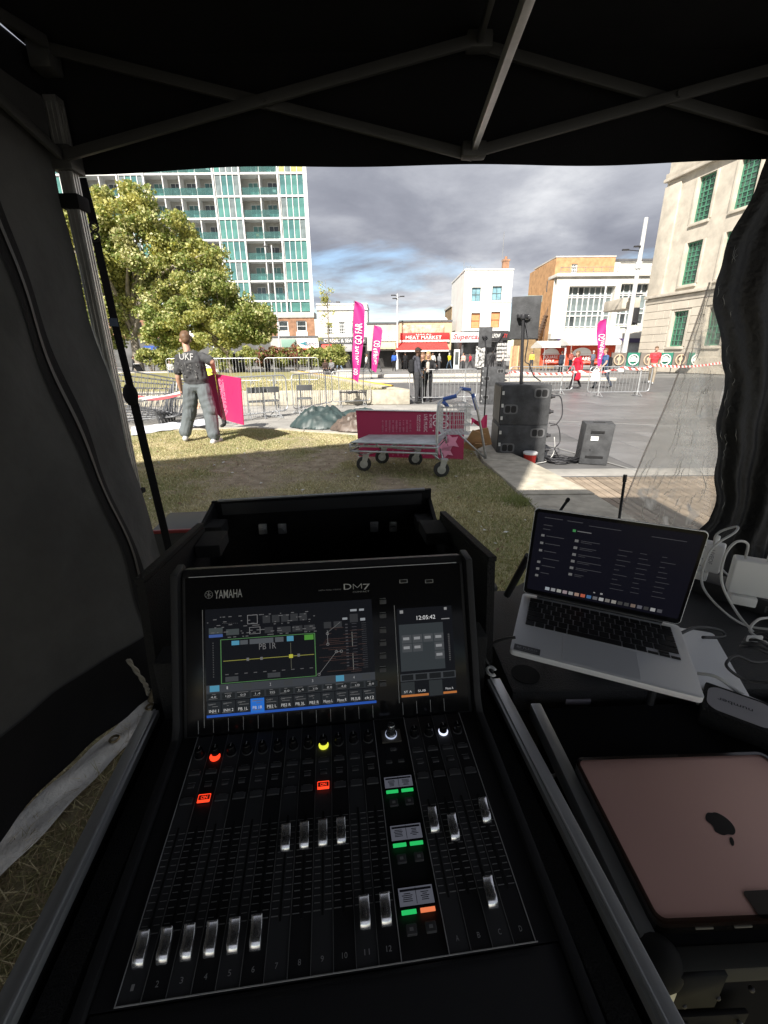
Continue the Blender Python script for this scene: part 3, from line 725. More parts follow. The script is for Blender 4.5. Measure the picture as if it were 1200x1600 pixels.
# white three storey house
HY = 50.0
X0, X1, Z0, Z1 = rectY(724.5, 422, 798.5, 517, HY)
hs_ = thing('white_house', 'white three storey house with boarded orange windows over two shops', 'building', ((X0 + X1) / 2, HY, PZ))
wl_ = [(737, 449, 751, 471), (769, 447, 784, 469), (736, 489, 750, 513), (767, 487, 781, 512)]
op = wops(wl_, HY, X0, Z0)
q = MB(); wall_open(q, (X0, HY, Z0), (1, 0, 0), X1 - X0, Z1 - Z0, op, (0, -1, 0), .22); q.bb((X0, HY + .24, Z0), (X1, HY + 9, Z1 - .02)); q.bb((X0 - .005, HY + .01, Z0), (X0 + .15, HY + .3, Z1 - .01)); q.bb((X1 - .15, HY + .01, Z0), (X1 + .005, HY + .3, Z1 - .01)); q.build('wall', m_white, hs_)
q = MB(); q.bb((X0 - .06, HY - .06, Z1 - .01), (X1 + .06, HY + 9, Z1 + .12)); zz = atY(760, 472, HY).z; q.bb((X0 - .02, HY - .07, zz - .05), (X1 + .02, HY - .003, zz + .03)); q.build('string_course', m_white, hs_)
m_orange = mat('orange_board', (.60, .27, .12), .8, var=.15, vscale=4); g_blue = glassm('glass_blue', (.20, .36, .42), .1, .35, 1.5)
for i, a in enumerate(op): window(hs_, (X0, HY, Z0), (1, 0, 0), (0, -1, 0), *a, 1 if i > 1 else 2, 2, mat('brown_frame', (.20, .10, .05), .6) if i > 1 else mat('dark_frame', (.10, .14, .15), .6), m_orange if i > 1 else g_blue, .22, .06, .05)
q = MB(); a = atY(795, 401, HY); q.bb((a.x - .25, HY + 1, Z1 - .5), (a.x + .35, HY + 1.6, a.z - .15)); q.bb((a.x - .32, HY + .95, a.z - .2), (a.x + .42, HY + 1.65, a.z - .05)); cyl_ = q.cyl((a.x + .05, HY + 1.3, a.z - .06), (a.x + .05, HY + 1.3, a.z + .25), .14); q.build('chimney', m_brick, hs_)
q = MB(); a = atY(792, 400, HY)
for px_, pt, pb in ((792, 358, 398), (728, 405, 424), (738, 412, 424)):
    u_ = atY(px_, pt, HY); d_ = atY(px_, pb + 3, HY); q.cyl((u_.x, HY + 1, d_.z - .3), (u_.x, HY + 1, u_.z), .025)
for k in range(4): u_ = atY(738, 413 + k * 2, HY); q.cyl((u_.x - .5, HY + 1, u_.z), (u_.x + .5, HY + 1, u_.z - .1), .02)
q.build('aerial', mat('aerial_metal', (.3, .3, .3), .5, .6), hs_)
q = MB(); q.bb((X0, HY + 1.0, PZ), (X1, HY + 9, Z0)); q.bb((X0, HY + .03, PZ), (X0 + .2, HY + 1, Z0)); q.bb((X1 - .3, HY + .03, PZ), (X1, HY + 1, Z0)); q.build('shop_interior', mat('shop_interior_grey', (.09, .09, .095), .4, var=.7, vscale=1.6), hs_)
xa = atY(762, 530, HY).x
sg = sign(hs_, 705, 519, 760, 535, HY - .02, mat('pale_blue_sign', (.52, .56, .60), .4), .25); lettering(sg, 'Supercare', 708, 521.5, 757, 532.5, HY - .30, m_redsign, .25, .035)
sg = sign(hs_, 760.5, 518, 799, 532, HY - .02, m_black, .25); lettering(sg, 'CELLFONE', 763, 521.5, 782, 527.5, HY - .30, m_ltxt, off=.01); lettering(sg, 'CITY', 783, 521.5, 793, 527.5, HY - .30, m_redsign, off=.01)
# shop window displays: small white goods on the phone shop, white doorway, patterned poster
q = MB()
for i in range(8):
    for j in range(5):
        a = atY(777 + i * 2.6, 538 + j * 6, HY); q.box((a.x, HY - .02, a.z), (.13, .05, .26))
q.build('display_goods', mat('display_white', (.55, .55, .54), .5, var=.5, vscale=9), hs_)
X_0, X_1, Z_0, Z_1 = rectY(709, 546, 718, 575, HY); q = MB(); q.bb((X_0, HY - .02, PZ), (X_1, HY + .04, Z_1)); d_ = q.build('shop_door', m_whiter, hs_); q = MB(); q.bb((X_0 + .12, HY - .05, PZ + .5), (X_1 - .12, HY - .024, Z_1 - .25)); q.build('pane', g_dark, d_)
X_0, X_1, Z_0, Z_1 = rectY(743, 541, 757, 571, HY); q = MB(); q.bb((X_0, HY - .06, PZ + .15), (X_1, HY - .01, Z_1)); q.build('window_poster', mat('poster_spots', (.75, .75, .74), .5, col2=(.04, .04, .04), vscale=3.4, detail=1), hs_)
# wooden hoarding right of the phone shop
X_0, X_1, Z_0, Z_1 = rectY(797, 540, 816, 576, 49)
hd = thing('timber_hoarding', 'brown timber board hoarding right of the phone shop', 'hoarding', ((X_0 + X_1) / 2, 49, PZ))
for i in range(7):
    q = MB(); w = (X_1 - X_0) / 7; q.bb((X_0 + i * w + .01, 49 + random.uniform(0, .02), PZ), (X_0 + (i + 1) * w - .01, 49.06, Z_1 - random.uniform(0, .05))); q.build('board', rnd_mat('hoarding_timber', (.36, .22, .12), .15, .85), hd)

# ---- modernist block with the big window grid, brick stair tower behind
MY = 57.0
bk = thing('brick_block', 'brown brick stair tower behind the concrete framed building', 'building', (26, MY + 1.5, PZ))
X0, X1, Z0, Z1 = rectY(862, 402, 952, 540, MY + 1)
m_obrick = mat('orange_brick', (.46, .265, .13), .9, var=.22, vscale=1.8, bump=.4, bscale=14)
w_ = rectY(893, 412, 902, 426, MY + 1); op = [(w_[0] - X0, w_[2] - PZ, w_[1] - X0, w_[3] - PZ)]
q = MB(); wall_open(q, (X0, MY + 1, PZ), (1, 0, 0), X1 - X0, Z1 - PZ, op, (0, -1, 0), .2)
side = atY(842, 520, MY + 6)
q.poly([(X0, MY + 1, PZ), (X0, MY + 1, Z1), (side.x - 1.0, MY + 9, Z1 - .4), (side.x - 1.0, MY + 9, PZ)]); q.poly([(X0, MY + 1, Z1), (X1, MY + 1, Z1), (X1, MY + 9, Z1), (side.x - 1.0, MY + 9, Z1 - .4)]); q.bb((X0 + .3, MY + 1.3, PZ), (X1, MY + 1.5, Z1 - .1))
q.build('wall', m_obrick, bk)
window(bk, (X0, MY + 1, PZ), (1, 0, 0), (0, -1, 0), *op[0], 3, 3, m_whiter, g_dark, .2, .08, .06)
q = MB(); q.bb((X0 - .05, MY + .95, Z1), (X1 + .05, MY + 9, Z1 + .15)); q.build('parapet', m_conc2, bk)
# small side windows and drain pipe of the stair tower
for py_ in (448, 475, 517):
    a = atY(855, py_, MY + 3); q = MB(); q.box((a.x + .1, MY + 3, a.z), (.25, .7, 1.5)); f_ = q.build('window', m_whiter, bk); q = MB(); q.box((a.x + .02, MY + 3, a.z), (.2, .5, 1.2)); q.build('pane', g_dark, f_)
X0, X1, Z0, Z1 = rectY(866, 432, 1014, 520, MY)
mo = thing('concrete_framed_building', 'pale concrete framed building with tall white window grid', 'building', ((X0 + X1) / 2, MY, PZ))
m_pale = mat('pale_render', (.64, .62, .57), .8, var=.1, vscale=.9)
g1 = rectY(886, 447, 957, 519, MY); g2 = rectY(966, 443, 1012, 515, MY)
op = [(g1[0] - X0, g1[2] - Z0, g1[1] - X0, g1[3] - Z0), (g2[0] - X0, g2[2] - Z0, g2[1] - X0, g2[3] - Z0)]
q = MB(); wall_open(q, (X0, MY, Z0), (1, 0, 0), X1 - X0 + 2, Z1 - Z0, op, (0, -1, 0), .9); q.bb((X0 + .02, MY + .92, PZ), (X1 + 2, MY + 9, Z1 - .02)); q.build('concrete_frame', m_pale, mo)
q = MB(); q.bb((X0 - .1, MY - .3, Z1), (X1 + 2, MY + 3, Z1 + .35)); q.build('roof_edge', m_pale, mo, bevel=.03)
def gridwin(o, s0, z0, s1, z1, nxp, nzr, dep):
    """big curtain wall: rails, mullions and every pane its own piece; bottom row solid"""
    w, h = (s1 - s0) / nxp, None; zs = [z0, z0 + (z1 - z0) * .13, z0 + (z1 - z0) * .37, z0 + (z1 - z0) * .47, z0 + (z1 - z0) * .77, z0 + (z1 - z0) * .81, z1]
    fr_ = MB()
    for i in range(nxp + 1): fr_.box((o[0] + s0 + w * i, o[1] + dep - .05, o[2] + (z0 + z1) / 2), (.09 if i % 2 else .13, .14, z1 - z0))
    for z in zs: fr_.box((o[0] + (s0 + s1) / 2, o[1] + dep - .052, o[2] + z), (s1 - s0, .13, .10))
    f_ = fr_.build('window_grid', m_whiter, mo)
    for r_, (a, c) in enumerate(zip(zs, zs[1:])):
        for i in range(nxp):
            m_ = mat('spandrel_panel', (.52, .56, .50), .5) if r_ == 0 else (random.choice([g_dark, g_pale, g_pale]) if r_ in (1, 5) else g_pale)
            qq = unit('pane', round(w - .1, 2), round(c - a - .1, 2), .03, m_)
            share('pane', qq, f_, Vector((o[0] + s0 + w * (i + .5), o[1] + dep, o[2] + (a + c) / 2)) - Vector(mo.location))
gridwin((X0, MY, Z0), *op[0], 8, 5, .8); gridwin((X0, MY, Z0), *op[1], 5, 5, .8)
a = rectY(935, 408, 1016, 432, MY + 3); q = MB(); q.bb((a[0], MY + 3, a[2] - .3), (a[1] + 1.5, MY + 8, a[3])); u_ = q.build('upper_storey', m_white, mo)
q = MB(); q.bb((a[0] + .2, MY + 2.7, a[3]), (a[1] + 1.6, MY + 8, a[3] + .2)); q.build('roof', m_dkroof, mo)
q = MB(); q.bb((a[0] - 1.2, MY + 2.6, a[2]), (a[0] + 2.4, MY + 3.2, a[3] - .2)); u_ = q.build('plant_room', m_pale, mo)
text('arcade', FACE_CAM(atY(929, 412, MY + 2.58)), 1.1, .4, mat('grey_letters', (.45, .44, .42), .6), u_)
q = MB()
for i in range(3): c = atY(955 + i * 6, 417, MY + 2.95); q.box((c.x, MY + 2.97, c.z), (.3, .1, .3))
q.build('vent', m_dkroof, mo)
q = MB(); zr = atY(930, 419, MY).z
for hz in (0, .45): q.cyl((X0 + .2, MY - .1, Z1 + .5 + hz), (X1 + 1.5, MY - .1, Z1 + .5 + hz), .03, n=5)
for i in range(14): s_ = X0 + .3 + i * (X1 + 1 - X0) / 13; q.cyl((s_, MY - .1, Z1 + .3), (s_, MY - .1, Z1 + 1.0), .03, n=5)
q.build('roof_rail', mat('rail_metal', (.28, .28, .28), .5, .4), mo)
X_, X2, Z_, Z2 = rectY(870, 529, 1012, 536, MY); q = MB(); q.bb((X_, MY - .4, Z_), (X2, MY - .01, Z2)); q.build('shop_fascia', mat('purple_fascia', (.07, .05, .12), .5), mo)
q = MB(); q.bb((X0, MY - .2, PZ), (X1, MY + .9, Z_)); q.build('shop_storey', mat('pale_shopfront', (.42, .42, .42), .5, var=.4, vscale=.5), mo)
q = MB(); q.bb((X0, MY - .05, Z2), (X1 + 2, MY + .9, Z0 - .002)); q.build('band', m_pale, mo)
# low brick yard building and fire stair left of the brick tower
X0, X1, Z0, Z1 = rectY(830, 472, 850, 560, MY + 4)
yb = thing('yard_building', 'small brick rear building with a railed roof beside the stair tower', 'building', ((X0 + X1) / 2, MY + 4, PZ))
q = MB(); q.bb((X0 - 1, MY + 4, PZ), (X1 + .5, MY + 8, Z1)); q.build('wall', m_ybrick, yb)
q = MB()
for i in range(9): s_ = X0 - .8 + i * .35; q.bb((s_, MY + 3.95, Z1), (s_ + .1, MY + 4.05, Z1 + .7))
q.bb((X0 - 1, MY + 3.95, Z1 + .65), (X1 + .5, MY + 4.06, Z1 + .75)); q.build('roof_rail', mat('green_rail', (.30, .38, .36), .6), yb)
q = MB(); c0 = atY(838, 532, MY + 2); c1 = atY(853, 492, MY + 2)
q.bar(c0, c1, .12, .35)
for i in range(9):
    p_ = c0.lerp(c1, (i + .5) / 9); q.box((p_.x, MY + 2, p_.z + .05), (.35, 1.0, .06)); q.cyl((p_.x, MY + 1.5, p_.z), (p_.x, MY + 1.5, p_.z + .9), .025, n=5)
q.bar(c0 + Vector((0, -.5, .9)), c1 + Vector((0, -.5, .9)), .06); q.bar((c0.x, MY + 2, PZ), (c0.x, MY + 2, c0.z), .1); q.bar((c1.x, MY + 2, PZ), (c1.x, MY + 2, c1.z), .1)
q.build('fire_stair', mat('rust_stair', (.13, .085, .06), .8), yb)
X_, X2, Z_, Z2 = rectY(818, 540, 870, 545, 52); q = MB(); q.bb((X_, 51.9, PZ), (X2, 52, Z2)); q.build('yard_wall', m_ybrick, yb)

# ---- big stone building on the right
so = atY(1003, 520, 42.0); so.z = PZ
sa = Vector((.20, -1, 0)).normalized(); sn = Vector((-1, -.20, 0)).normalized()
def sz(px, py): p = atP(px, py, so, sn); return (p - so).dot(sa), p.z - PZ
st = thing('stone_town_building', 'large pale stone public building with green metal windows', 'building', so)
m_stone = mat('portland_stone', (.50, .455, .385), .8, var=.17, vscale=1.1, bump=.12, bscale=6)
m_stone_b = rnd_mat('stone_block', (.50, .455, .385), .05, .8, .9, .1, .12, 6)
g_green = mat('green_frame', (.07, .22, .14), .5); gg = glassm('glass_green', (.035, .075, .06), .1, .7, 1.2)
wins = []
for (x0_, y0_, x1_, y1_), nz in (((1088, 274, 1113, 343), 9), ((1067, 378, 1095, 443), 9), ((1153, 246, 1187, 316), 9), ((1136, 350, 1170, 414), 9), ((1050, 486, 1074, 541), 6), ((1120, 463, 1150, 528), 6)):
    xm, ym = (x0_ + x1_) / 2, (y0_ + y1_) / 2
    s0 = sz(x0_, ym)[0]; s1 = sz(x1_, ym)[0]; zb = sz(xm, y1_)[1]; zt = sz(xm, y0_)[1]; wins.append([s0, zb, s1, zt, nz])
for a, b_ in ((0, 2), (1, 3), (4, 5)):                      # rows share levels
    for k in (1, 3): wins[b_][k] = wins[a][k]
wins[1][0], wins[1][2] = wins[0][0], wins[0][2]; wins[4][0], wins[4][2] = wins[0][0], wins[0][2]; wins[3][0], wins[3][2] = wins[2][0], wins[2][2]; wins[5][0], wins[5][2] = wins[2][0], wins[2][2]
WW = wins[0][2] - wins[0][0]; pitch = wins[2][0] - wins[0][0]
SL = 22.0; HT = sz(1060, 279)[1] + 3.6
allw = []
for k in range(4):
    for r_ in (0, 1, 4):
        w_ = wins[r_]; allw.append((w_[0] + k * pitch, w_[1], w_[0] + k * pitch + WW, w_[3], w_[4]))
allw = [w_ for w_ in allw if w_[2] < SL - .5]
q = MB(); wall_open(q, so, sa, SL, HT, [w_[:4] for w_ in allw], sn, .35)
back = so - sn * 14
q.poly([so, so + Vector((0, 0, HT)), back + Vector((0, 0, HT)), back]); q.poly([so + Vector((0, 0, HT)), so + sa * SL + Vector((0, 0, HT)), back + sa * SL + Vector((0, 0, HT)), back + Vector((0, 0, HT))])
inn = so - sn * .4
q.poly([inn, inn + sa * SL, inn + sa * SL + Vector((0, 0, HT)), inn + Vector((0, 0, HT))])
q.build('wall', m_stone, st)
for w_ in allw: window(st, so, sa, sn, *w_[:4], 4, w_[4], g_green, gg, .3, .1, .055, hs=(3, 6))
RS = Matrix((sa, sn, Vector((0, 0, 1)))).transposed()
def course(z, h, out, m_=m_stone, s0=-.1, s1=SL, nm='string_course'):
    q = MB(); q.box(so + sa * ((s0 + s1) / 2) + sn * (out / 2 - .01) + Vector((0, 0, z + h / 2)), (s1 - s0, out, h), RS); return q.build(nm, m_, st, bevel=.02)
zs1 = sz(1000, 470)[1]
course(zs1, .22, .32); course(zs1 - .45, .38, .12); course(sz(1060, 279)[1], .22, .35); course(sz(1060, 279)[1] + .25, .35, .2); course(HT - .4, .5, .7, nm='cornice')
for w_ in allw:
    q = MB(); q.box(so + sa * ((w_[0] + w_[2]) / 2) + sn * .05 + Vector((0, 0, w_[1] - .12)), (WW + .3, .16, .2), RS); q.build('sill', m_stone, st, bevel=.02)
    for s_ in (w_[0] - .13, w_[2] + .13):
        q = MB(); q.box(so + sa * s_ + sn * .03 + Vector((0, 0, (w_[1] + w_[3]) / 2)), (.22, .07, w_[3] - w_[1]), RS); q.build('architrave', m_stone, st, bevel=.01)
# rusticated base: courses of blocks with real grooves
base_top = zs1 - .47; ng = 9; gh = base_top / ng
ow = [w_ for w_ in allw if w_[1] < zs1 - 1]
for r_ in range(ng):
    z0_ = r_ * gh + .015; z1_ = (r_ + 1) * gh - .015; cuts = [(0, SL)]
    for w_ in ow:
        if z0_ < w_[3] + .02 and z1_ > w_[1] - .24:
            nc = []
            for a, c in cuts:
                if w_[0] - .26 > a: nc.append((a, min(c, w_[0] - .26)))
                if w_[2] + .26 < c: nc.append((max(a, w_[2] + .26), c))
            cuts = nc
    for a, c in cuts:
        s_ = a; k = 0
        while s_ < c - .05:
            e_ = min(c, s_ + 1.5 + (.75 if (k == 0 and r_ % 2) else 0)); k += 1
            if c - e_ < .4: e_ = c
            if s_ < 12.5:
                q = MB(); q.box(so + sa * ((s_ + e_) / 2) + sn * .03 + Vector((0, 0, (z0_ + z1_) / 2)), (e_ - s_ - .03, .08, z1_ - z0_), RS); q.build('stone_block', m_stone_b, st, bevel=.015, seg=1)
            s_ = e_
# corner pier, slightly proud, and the vertical joint beside it
q = MB(); q.box(so + sa * .75 + sn * .06 + Vector((0, 0, (zs1 + .25 + HT - 3.9) / 2)), (1.6, .14, HT - 3.9 - zs1 - .25), RS); q.build('corner_pier', m_stone, st, bevel=.02)
# porch block and entrance canopy at the left foot of the corner
c0 = atY(984, 466, 44); q = MB(); q.bb((so.x - 1.4, 43.5, c0.z - .9), (so.x + .2, 47, c0.z)); q.build('porch_parapet', m_stone, st, bevel=.02)
c0 = atY(990, 497, 42); q = MB(); q.bb((so.x - 1.0, 42.6, c0.z - .5), (so.x - .2, 42.9, c0.z + .9)); q.build('porch_lantern', mat('dark_metal', (.05, .05, .055), .5, .6), st, bevel=.05)
# ------------------------------------------------------------------ trees, shrubs
def leaves(centres, n, spread, size, flat=.75):
    wt = rng.gamma(1.6, 1.0, len(centres)) + .15; c = centres[rng.choice(len(centres), n, p=wt / wt.sum())]
    d = rng.normal(0, 1, (n, 3)); d /= np.linalg.norm(d, axis=1)[:, None]; d *= (rng.random(n) ** .45)[:, None] * spread; d[:, 2] *= flat
    p = c + d
    a = rng.normal(0, 1, (n, 3)); a /= np.linalg.norm(a, axis=1)[:, None]
    b_ = rng.normal(0, 1, (n, 3)); b_ -= a * (a * b_).sum(1)[:, None]; b_ /= np.linalg.norm(b_, axis=1)[:, None]
    s = size * rng.uniform(.45, 1.5, n)[:, None]
    return np.stack([p - a * s * .6, p + b_ * s * .42 - a * s * .05, p + a * s * .6, p - b_ * s * .42 - a * s * .05], 1), p
lf = [mat('leaf_yellow', (.34, .325, .11), .6, trans=(.17, .16, .03), spec=.35), mat('leaf_olive', (.24, .25, .085), .6, trans=(.12, .125, .02), spec=.35),
      mat('leaf_green', (.13, .165, .04), .6, trans=(.06, .08, .01), spec=.35), mat('leaf_pale', (.42, .41, .20), .55, trans=(.10, .09, .02), spec=.4)]
m_bark = mat('bark', (.20, .165, .12), .9, var=.35, vscale=6, bump=.5, bscale=20); m_pbark = mat('pale_bark', (.24, .21, .17), .9, var=.3, vscale=3)
def tree(label, base, trunk_top, r0, lobes, nl, size, spread, mats, weights, nclump, bark, limb_n=9, seed=0, name='broadleaf_tree', group=None):
    """lobes: list of (centre, radii); limbs run from the trunk into the clumps"""
    rs = np.random.default_rng(seed); base = Vector(base); tt = Vector(trunk_top)
    t_ = thing(name, label, 'tree', base, group=group)
    C = []
    for (c, rr_) in lobes:
        k = max(3, int(nclump * rr_[0] * rr_[2] / sum(l[1][0] * l[1][2] for l in lobes)))
        d = rs.normal(0, 1, (k, 3)); d /= np.linalg.norm(d, axis=1)[:, None]; d *= (rs.random(k) ** .4)[:, None]
        C.append(np.array(c) + d * np.array(rr_))
    C = np.concatenate(C)
    q = MB(); pts = spline([base, base.lerp(tt, .5) + Vector((rs.normal(0, .1), rs.normal(0, .1), 0)), tt], 6)
    q.tube(pts, [r0 * (1.25 - .75 * i / (len(pts) - 1)) for i in range(len(pts))], 10); q.build('trunk', bark, t_, smooth=True)
    q = MB()
    for i in rs.choice(len(C), min(limb_n, len(C)), False):
        e_ = Vector(C[i]); s_ = base.lerp(tt, rs.uniform(.55, 1)); m_ = s_.lerp(e_, .5) + Vector((0, 0, (e_ - s_).length * .12))
        pp = spline([s_, m_, e_], 5); q.tube(pp, [r0 * .55 * (1 - .85 * j / (len(pp) - 1)) for j in range(len(pp))], 6)
    q.build('limbs', bark, t_, smooth=True)
    V, p = leaves(C, nl, spread, size)
    tone = fbm(p[:, 0] * .9 + 50, p[:, 2] * .9 + p[:, 1] * .7 + 50, seed, 3) + rng.normal(0, .10, nl)
    cw = np.cumsum(weights) / sum(weights); qs = np.quantile(tone, cw[:-1]); mi = np.searchsorted(qs, tone)
    me = quads_mesh('crown', V - np.array(base), mats, mi); link('crown', me, t_)
    return t_
def lobe(px, py, Y, rx, rz, ry=None): p = atY(px, py, Y); return (tuple(p), (rx, ry or rx * .8, rz))
Y = 43
b0 = atY(215, 560, Y); b0.z = PZ
tree('big plane tree with yellowing leaves at the left, in front of the tower', b0, (b0.x, Y, 6), .38,
     [lobe(190, 360, Y, 3.0, 2.6), lobe(250, 365, Y, 2.4, 2.2), lobe(208, 312, Y, 1.5, 1.2), lobe(298, 402, Y, 2.0, 1.8), lobe(180, 440, Y, 4.0, 3.0), lobe(250, 440, Y, 3.4, 2.6), lobe(130, 390, Y, 2.6, 3.2), lobe(165, 505, Y, 3.2, 2.0), lobe(330, 408, Y - 1, 1.2, 1.1), lobe(75, 440, Y, 3.0, 3.4)],
     115000, .20, .95, [lf[0], lf[1], lf[2], lf[3]], (.30, .36, .22, .12), 300, m_pbark, 34, 3)
Y = 34
b0 = atY(361, 570, Y); b0.z = PZ
tree('smaller round green tree behind the man carrying the pink board', b0, (b0.x - .3, Y, 2.6), .11,
     [lobe(330, 470, Y, 2.6, 1.6), lobe(290, 500, Y, 2.4, 1.3), lobe(375, 500, Y, 2.5, 1.4), lobe(335, 445, Y, 1.5, .9), lobe(250, 500, Y, 1.6, 1.3), lobe(400, 515, Y, 1.5, .8), lobe(330, 525, Y, 2.6, .8), lobe(255, 530, Y, 1.2, .6)],
     68000, .145, .62, [lf[0], lf[1], lf[2], lf[3]], (.08, .36, .46, .10), 190, m_pbark, 30, 9)
# young bare tree by the white building
Y = 48
b0 = atY(517, 572, Y); b0.z = PZ; tt = atY(508, 438, Y)
tb = thing('bare_young_tree', 'thin almost bare young tree in front of the seafood shop', 'tree', b0)
q = MB(); q.tube([b0, b0.lerp(tt, .4), b0.lerp(tt, .75) + Vector((.1, 0, 0)), tt], [.09, .06, .04, .01], 6); q.build('trunk', m_bark, tb, smooth=True)
q = MB(); tips = []
for i in range(34):
    f_ = random.uniform(.28, .95); s_ = b0.lerp(tt, f_); a = random.uniform(0, 6.28); l_ = random.uniform(.5, 1.5) * (1.15 - f_ * .7)
    e_ = s_ + Vector((math.cos(a) * l_, math.sin(a) * l_ * .6, l_ * random.uniform(.25, .9))); q.tube([s_, s_.lerp(e_, .5) + Vector((0, 0, .06)), e_], [.02, .014, .006], 4); tips.append(e_)
q.build('limbs', m_bark, tb)
V, p = leaves(np.array([tuple(t_) for t_ in tips]), 500, .35, .13); cl = atY(508, 468, Y)
V2, p2 = leaves(np.array([tuple(cl)]), 160, .4, .16)
link('crown', quads_mesh('crown', np.concatenate([V, V2]) - np.array(b0), [lf[0], lf[1]], rng.integers(0, 2, 660)), tb)
# shrub bank behind the stone bench wall: individual bushes
m_rust = [mat('leaf_rust', (.20, .075, .045), .7, trans=(.05, .015, .008)), lf[2], mat('leaf_brown', (.15, .09, .05), .7)]
gm_ = [lf[1], lf[2], lf[0]]
bushes = [(268, 560, 1.6, 1.3, gm_, 'dark green'), (300, 562, 1.5, 1.2, gm_, 'broad olive'), (345, 560, 1.3, 1.3, gm_, 'green'), (388, 558, 1.2, 1.3, gm_, 'tall green'),
          (418, 557, 1.5, 1.35, m_rust, 'rust red'), (440, 560, 1.0, 1.0, gm_, 'small olive'), (462, 555, 1.5, 1.3, m_rust, 'brownish red'), (485, 556, 1.5, 1.3, gm_, 'yellow green'),
          (508, 556, 1.5, 1.3, gm_, 'pale olive'), (527, 556, 1.1, 1.3, gm_, 'last olive'), (235, 556, 1.2, 1.1, gm_, 'dusty green')]
nb = ['left of the big litter bin', 'under the green tree crown', 'behind the thin pale trunk', 'right of the litter bin', 'by the seated person in black', 'between the two red bushes', 'below the chemist sign', 'below the red awning', 'below the seafood sign', 'at the right end of the row', 'at the left end of the row']
for (px_, py_, rx, rz, ms, nm), wh_ in zip(bushes, nb):
    Y = 41.5; p_ = atY(px_, py_, Y); g0 = Vector((p_.x, Y, PZ))
    t_ = thing('shrub', nm + ' bush ' + wh_, 'bush', g0, group='bushes behind the stone bench wall')
    q = MB()
    for i in range(5): a = i * 1.26; q.tube([g0, g0 + Vector((math.cos(a) * .3, math.sin(a) * .3, .9)), Vector((p_.x + math.cos(a) * .7 * rx, Y + math.sin(a) * .5, p_.z + .3))], [.04, .03, .012], 5)
    q.build('stems', m_bark, t_)
    k = 26; d = rng.normal(0, 1, (k, 3)); d /= np.linalg.norm(d, axis=1)[:, None]; d *= (rng.random(k) ** .4)[:, None]
    C_ = np.array(p_) + d * np.array([rx * .9, .8, rz * .65]); C_[:, 2] = np.maximum(C_[:, 2], .2)
    V, pp = leaves(C_, 2600, .45, .17); tone = rng.random(2600)
    link('foliage', quads_mesh('foliage', V - np.array(g0), ms, np.where(tone < .55, 0, np.where(tone < .85, 1, 2))), t_)

# ------------------------------------------------------------------ posts, flags, street furniture
m_galv = mat('galvanised', (.55, .56, .57), .42, .75, var=.15, vscale=20); m_lgrey = mat('light_grey_post', (.62, .63, .64), .5, .2); m_dk = mat('dark_metal', (.05, .05, .055), .5, .6)
def lamp_post(label, px, pytop, pxtop, Y, r=.09, arms=()):
    tp = atY(pxtop, pytop, Y); g0 = Vector((tp.x, Y, PZ))
    t_ = thing('lamp_post', label, 'lamp post', g0)
    q = MB(); q.cyl(g0, g0 + Vector((0, 0, 1.1)), r * 1.5, n=12); q.cyl(g0 + Vector((0, 0, 1.1)), Vector((tp.x, Y, tp.z)), r, r * .7, n=12); q.build('post', m_lgrey, t_, smooth=.6)
    for (dx, fz, l_) in arms:
        z = PZ + (tp.z - PZ) * fz; q = MB(); q.bar((tp.x, Y, z), (tp.x + dx * l_, Y - .1, z + .08), .06); q.box((tp.x + dx * l_, Y - .1, z + .08), (.5, .22, .1)); q.build('lamp_arm', m_dk, t_, bevel=.01)
    return t_
lamp_post('slim grey lamp post with small camera heads before the meat market', 622, 459, 621, 52.5, .11, ((-1, .97, .45), (1, .955, .5), (-1, .93, .3)))
mt = lamp_post('tall thick white lighting mast beside the stone building', 985, 340, 1010, 40.5, .21, ((-1, .80, 1.3), (-1, .82, .4), (.7, .34, .7), (-.8, .30, .6), (.8, .52, .5)))
q = MB(); p_ = atY(1002, 420, 40.5); q.cyl((mt.location.x, 40.5, p_.z), (mt.location.x, 40.5, p_.z + .5), .26, n=12); q.build('collar', m_lgrey, mt)
lamp_post('thin grey lamp column in front of the tower balconies', 430, 383, 424, 55, .10, ((-.8, .985, .8),))
lamp_post('pale grey column rising out of the big tree crown', 315, 372, 313, 46, .13, ())
pb = lamp_post('short twin pole pair behind the pink flag near the stall', 940, 440, 948, 46, .10, ())
# litter bin
g0 = atZ(376, 583, PZ); g0 = Vector((atY(376, 570, 37).x, 37, PZ)); t_ = thing('litter_bin', 'black domed litter bin in front of the bushes on the left', 'bin', g0)
q = MB(); q.lathe([(.33, 0), (.36, .05), (.36, .95), (.39, 1.0), (.36, 1.1)], g0, 14); q.build('drum', m_dk, t_, smooth=.6)
q = MB(); q.lathe([(.37, 1.22), (.35, 1.38), (.22, 1.52), (.02, 1.58)], g0, 14); 
for a in (.8, 2.4, 3.9, 5.5): q.cyl(g0 + Vector((.33 * math.cos(a), .33 * math.sin(a), 1.05)), g0 + Vector((.33 * math.cos(a), .33 * math.sin(a), 1.25)), .03, n=6)
q.build('hood', m_dk, t_, smooth=.6)
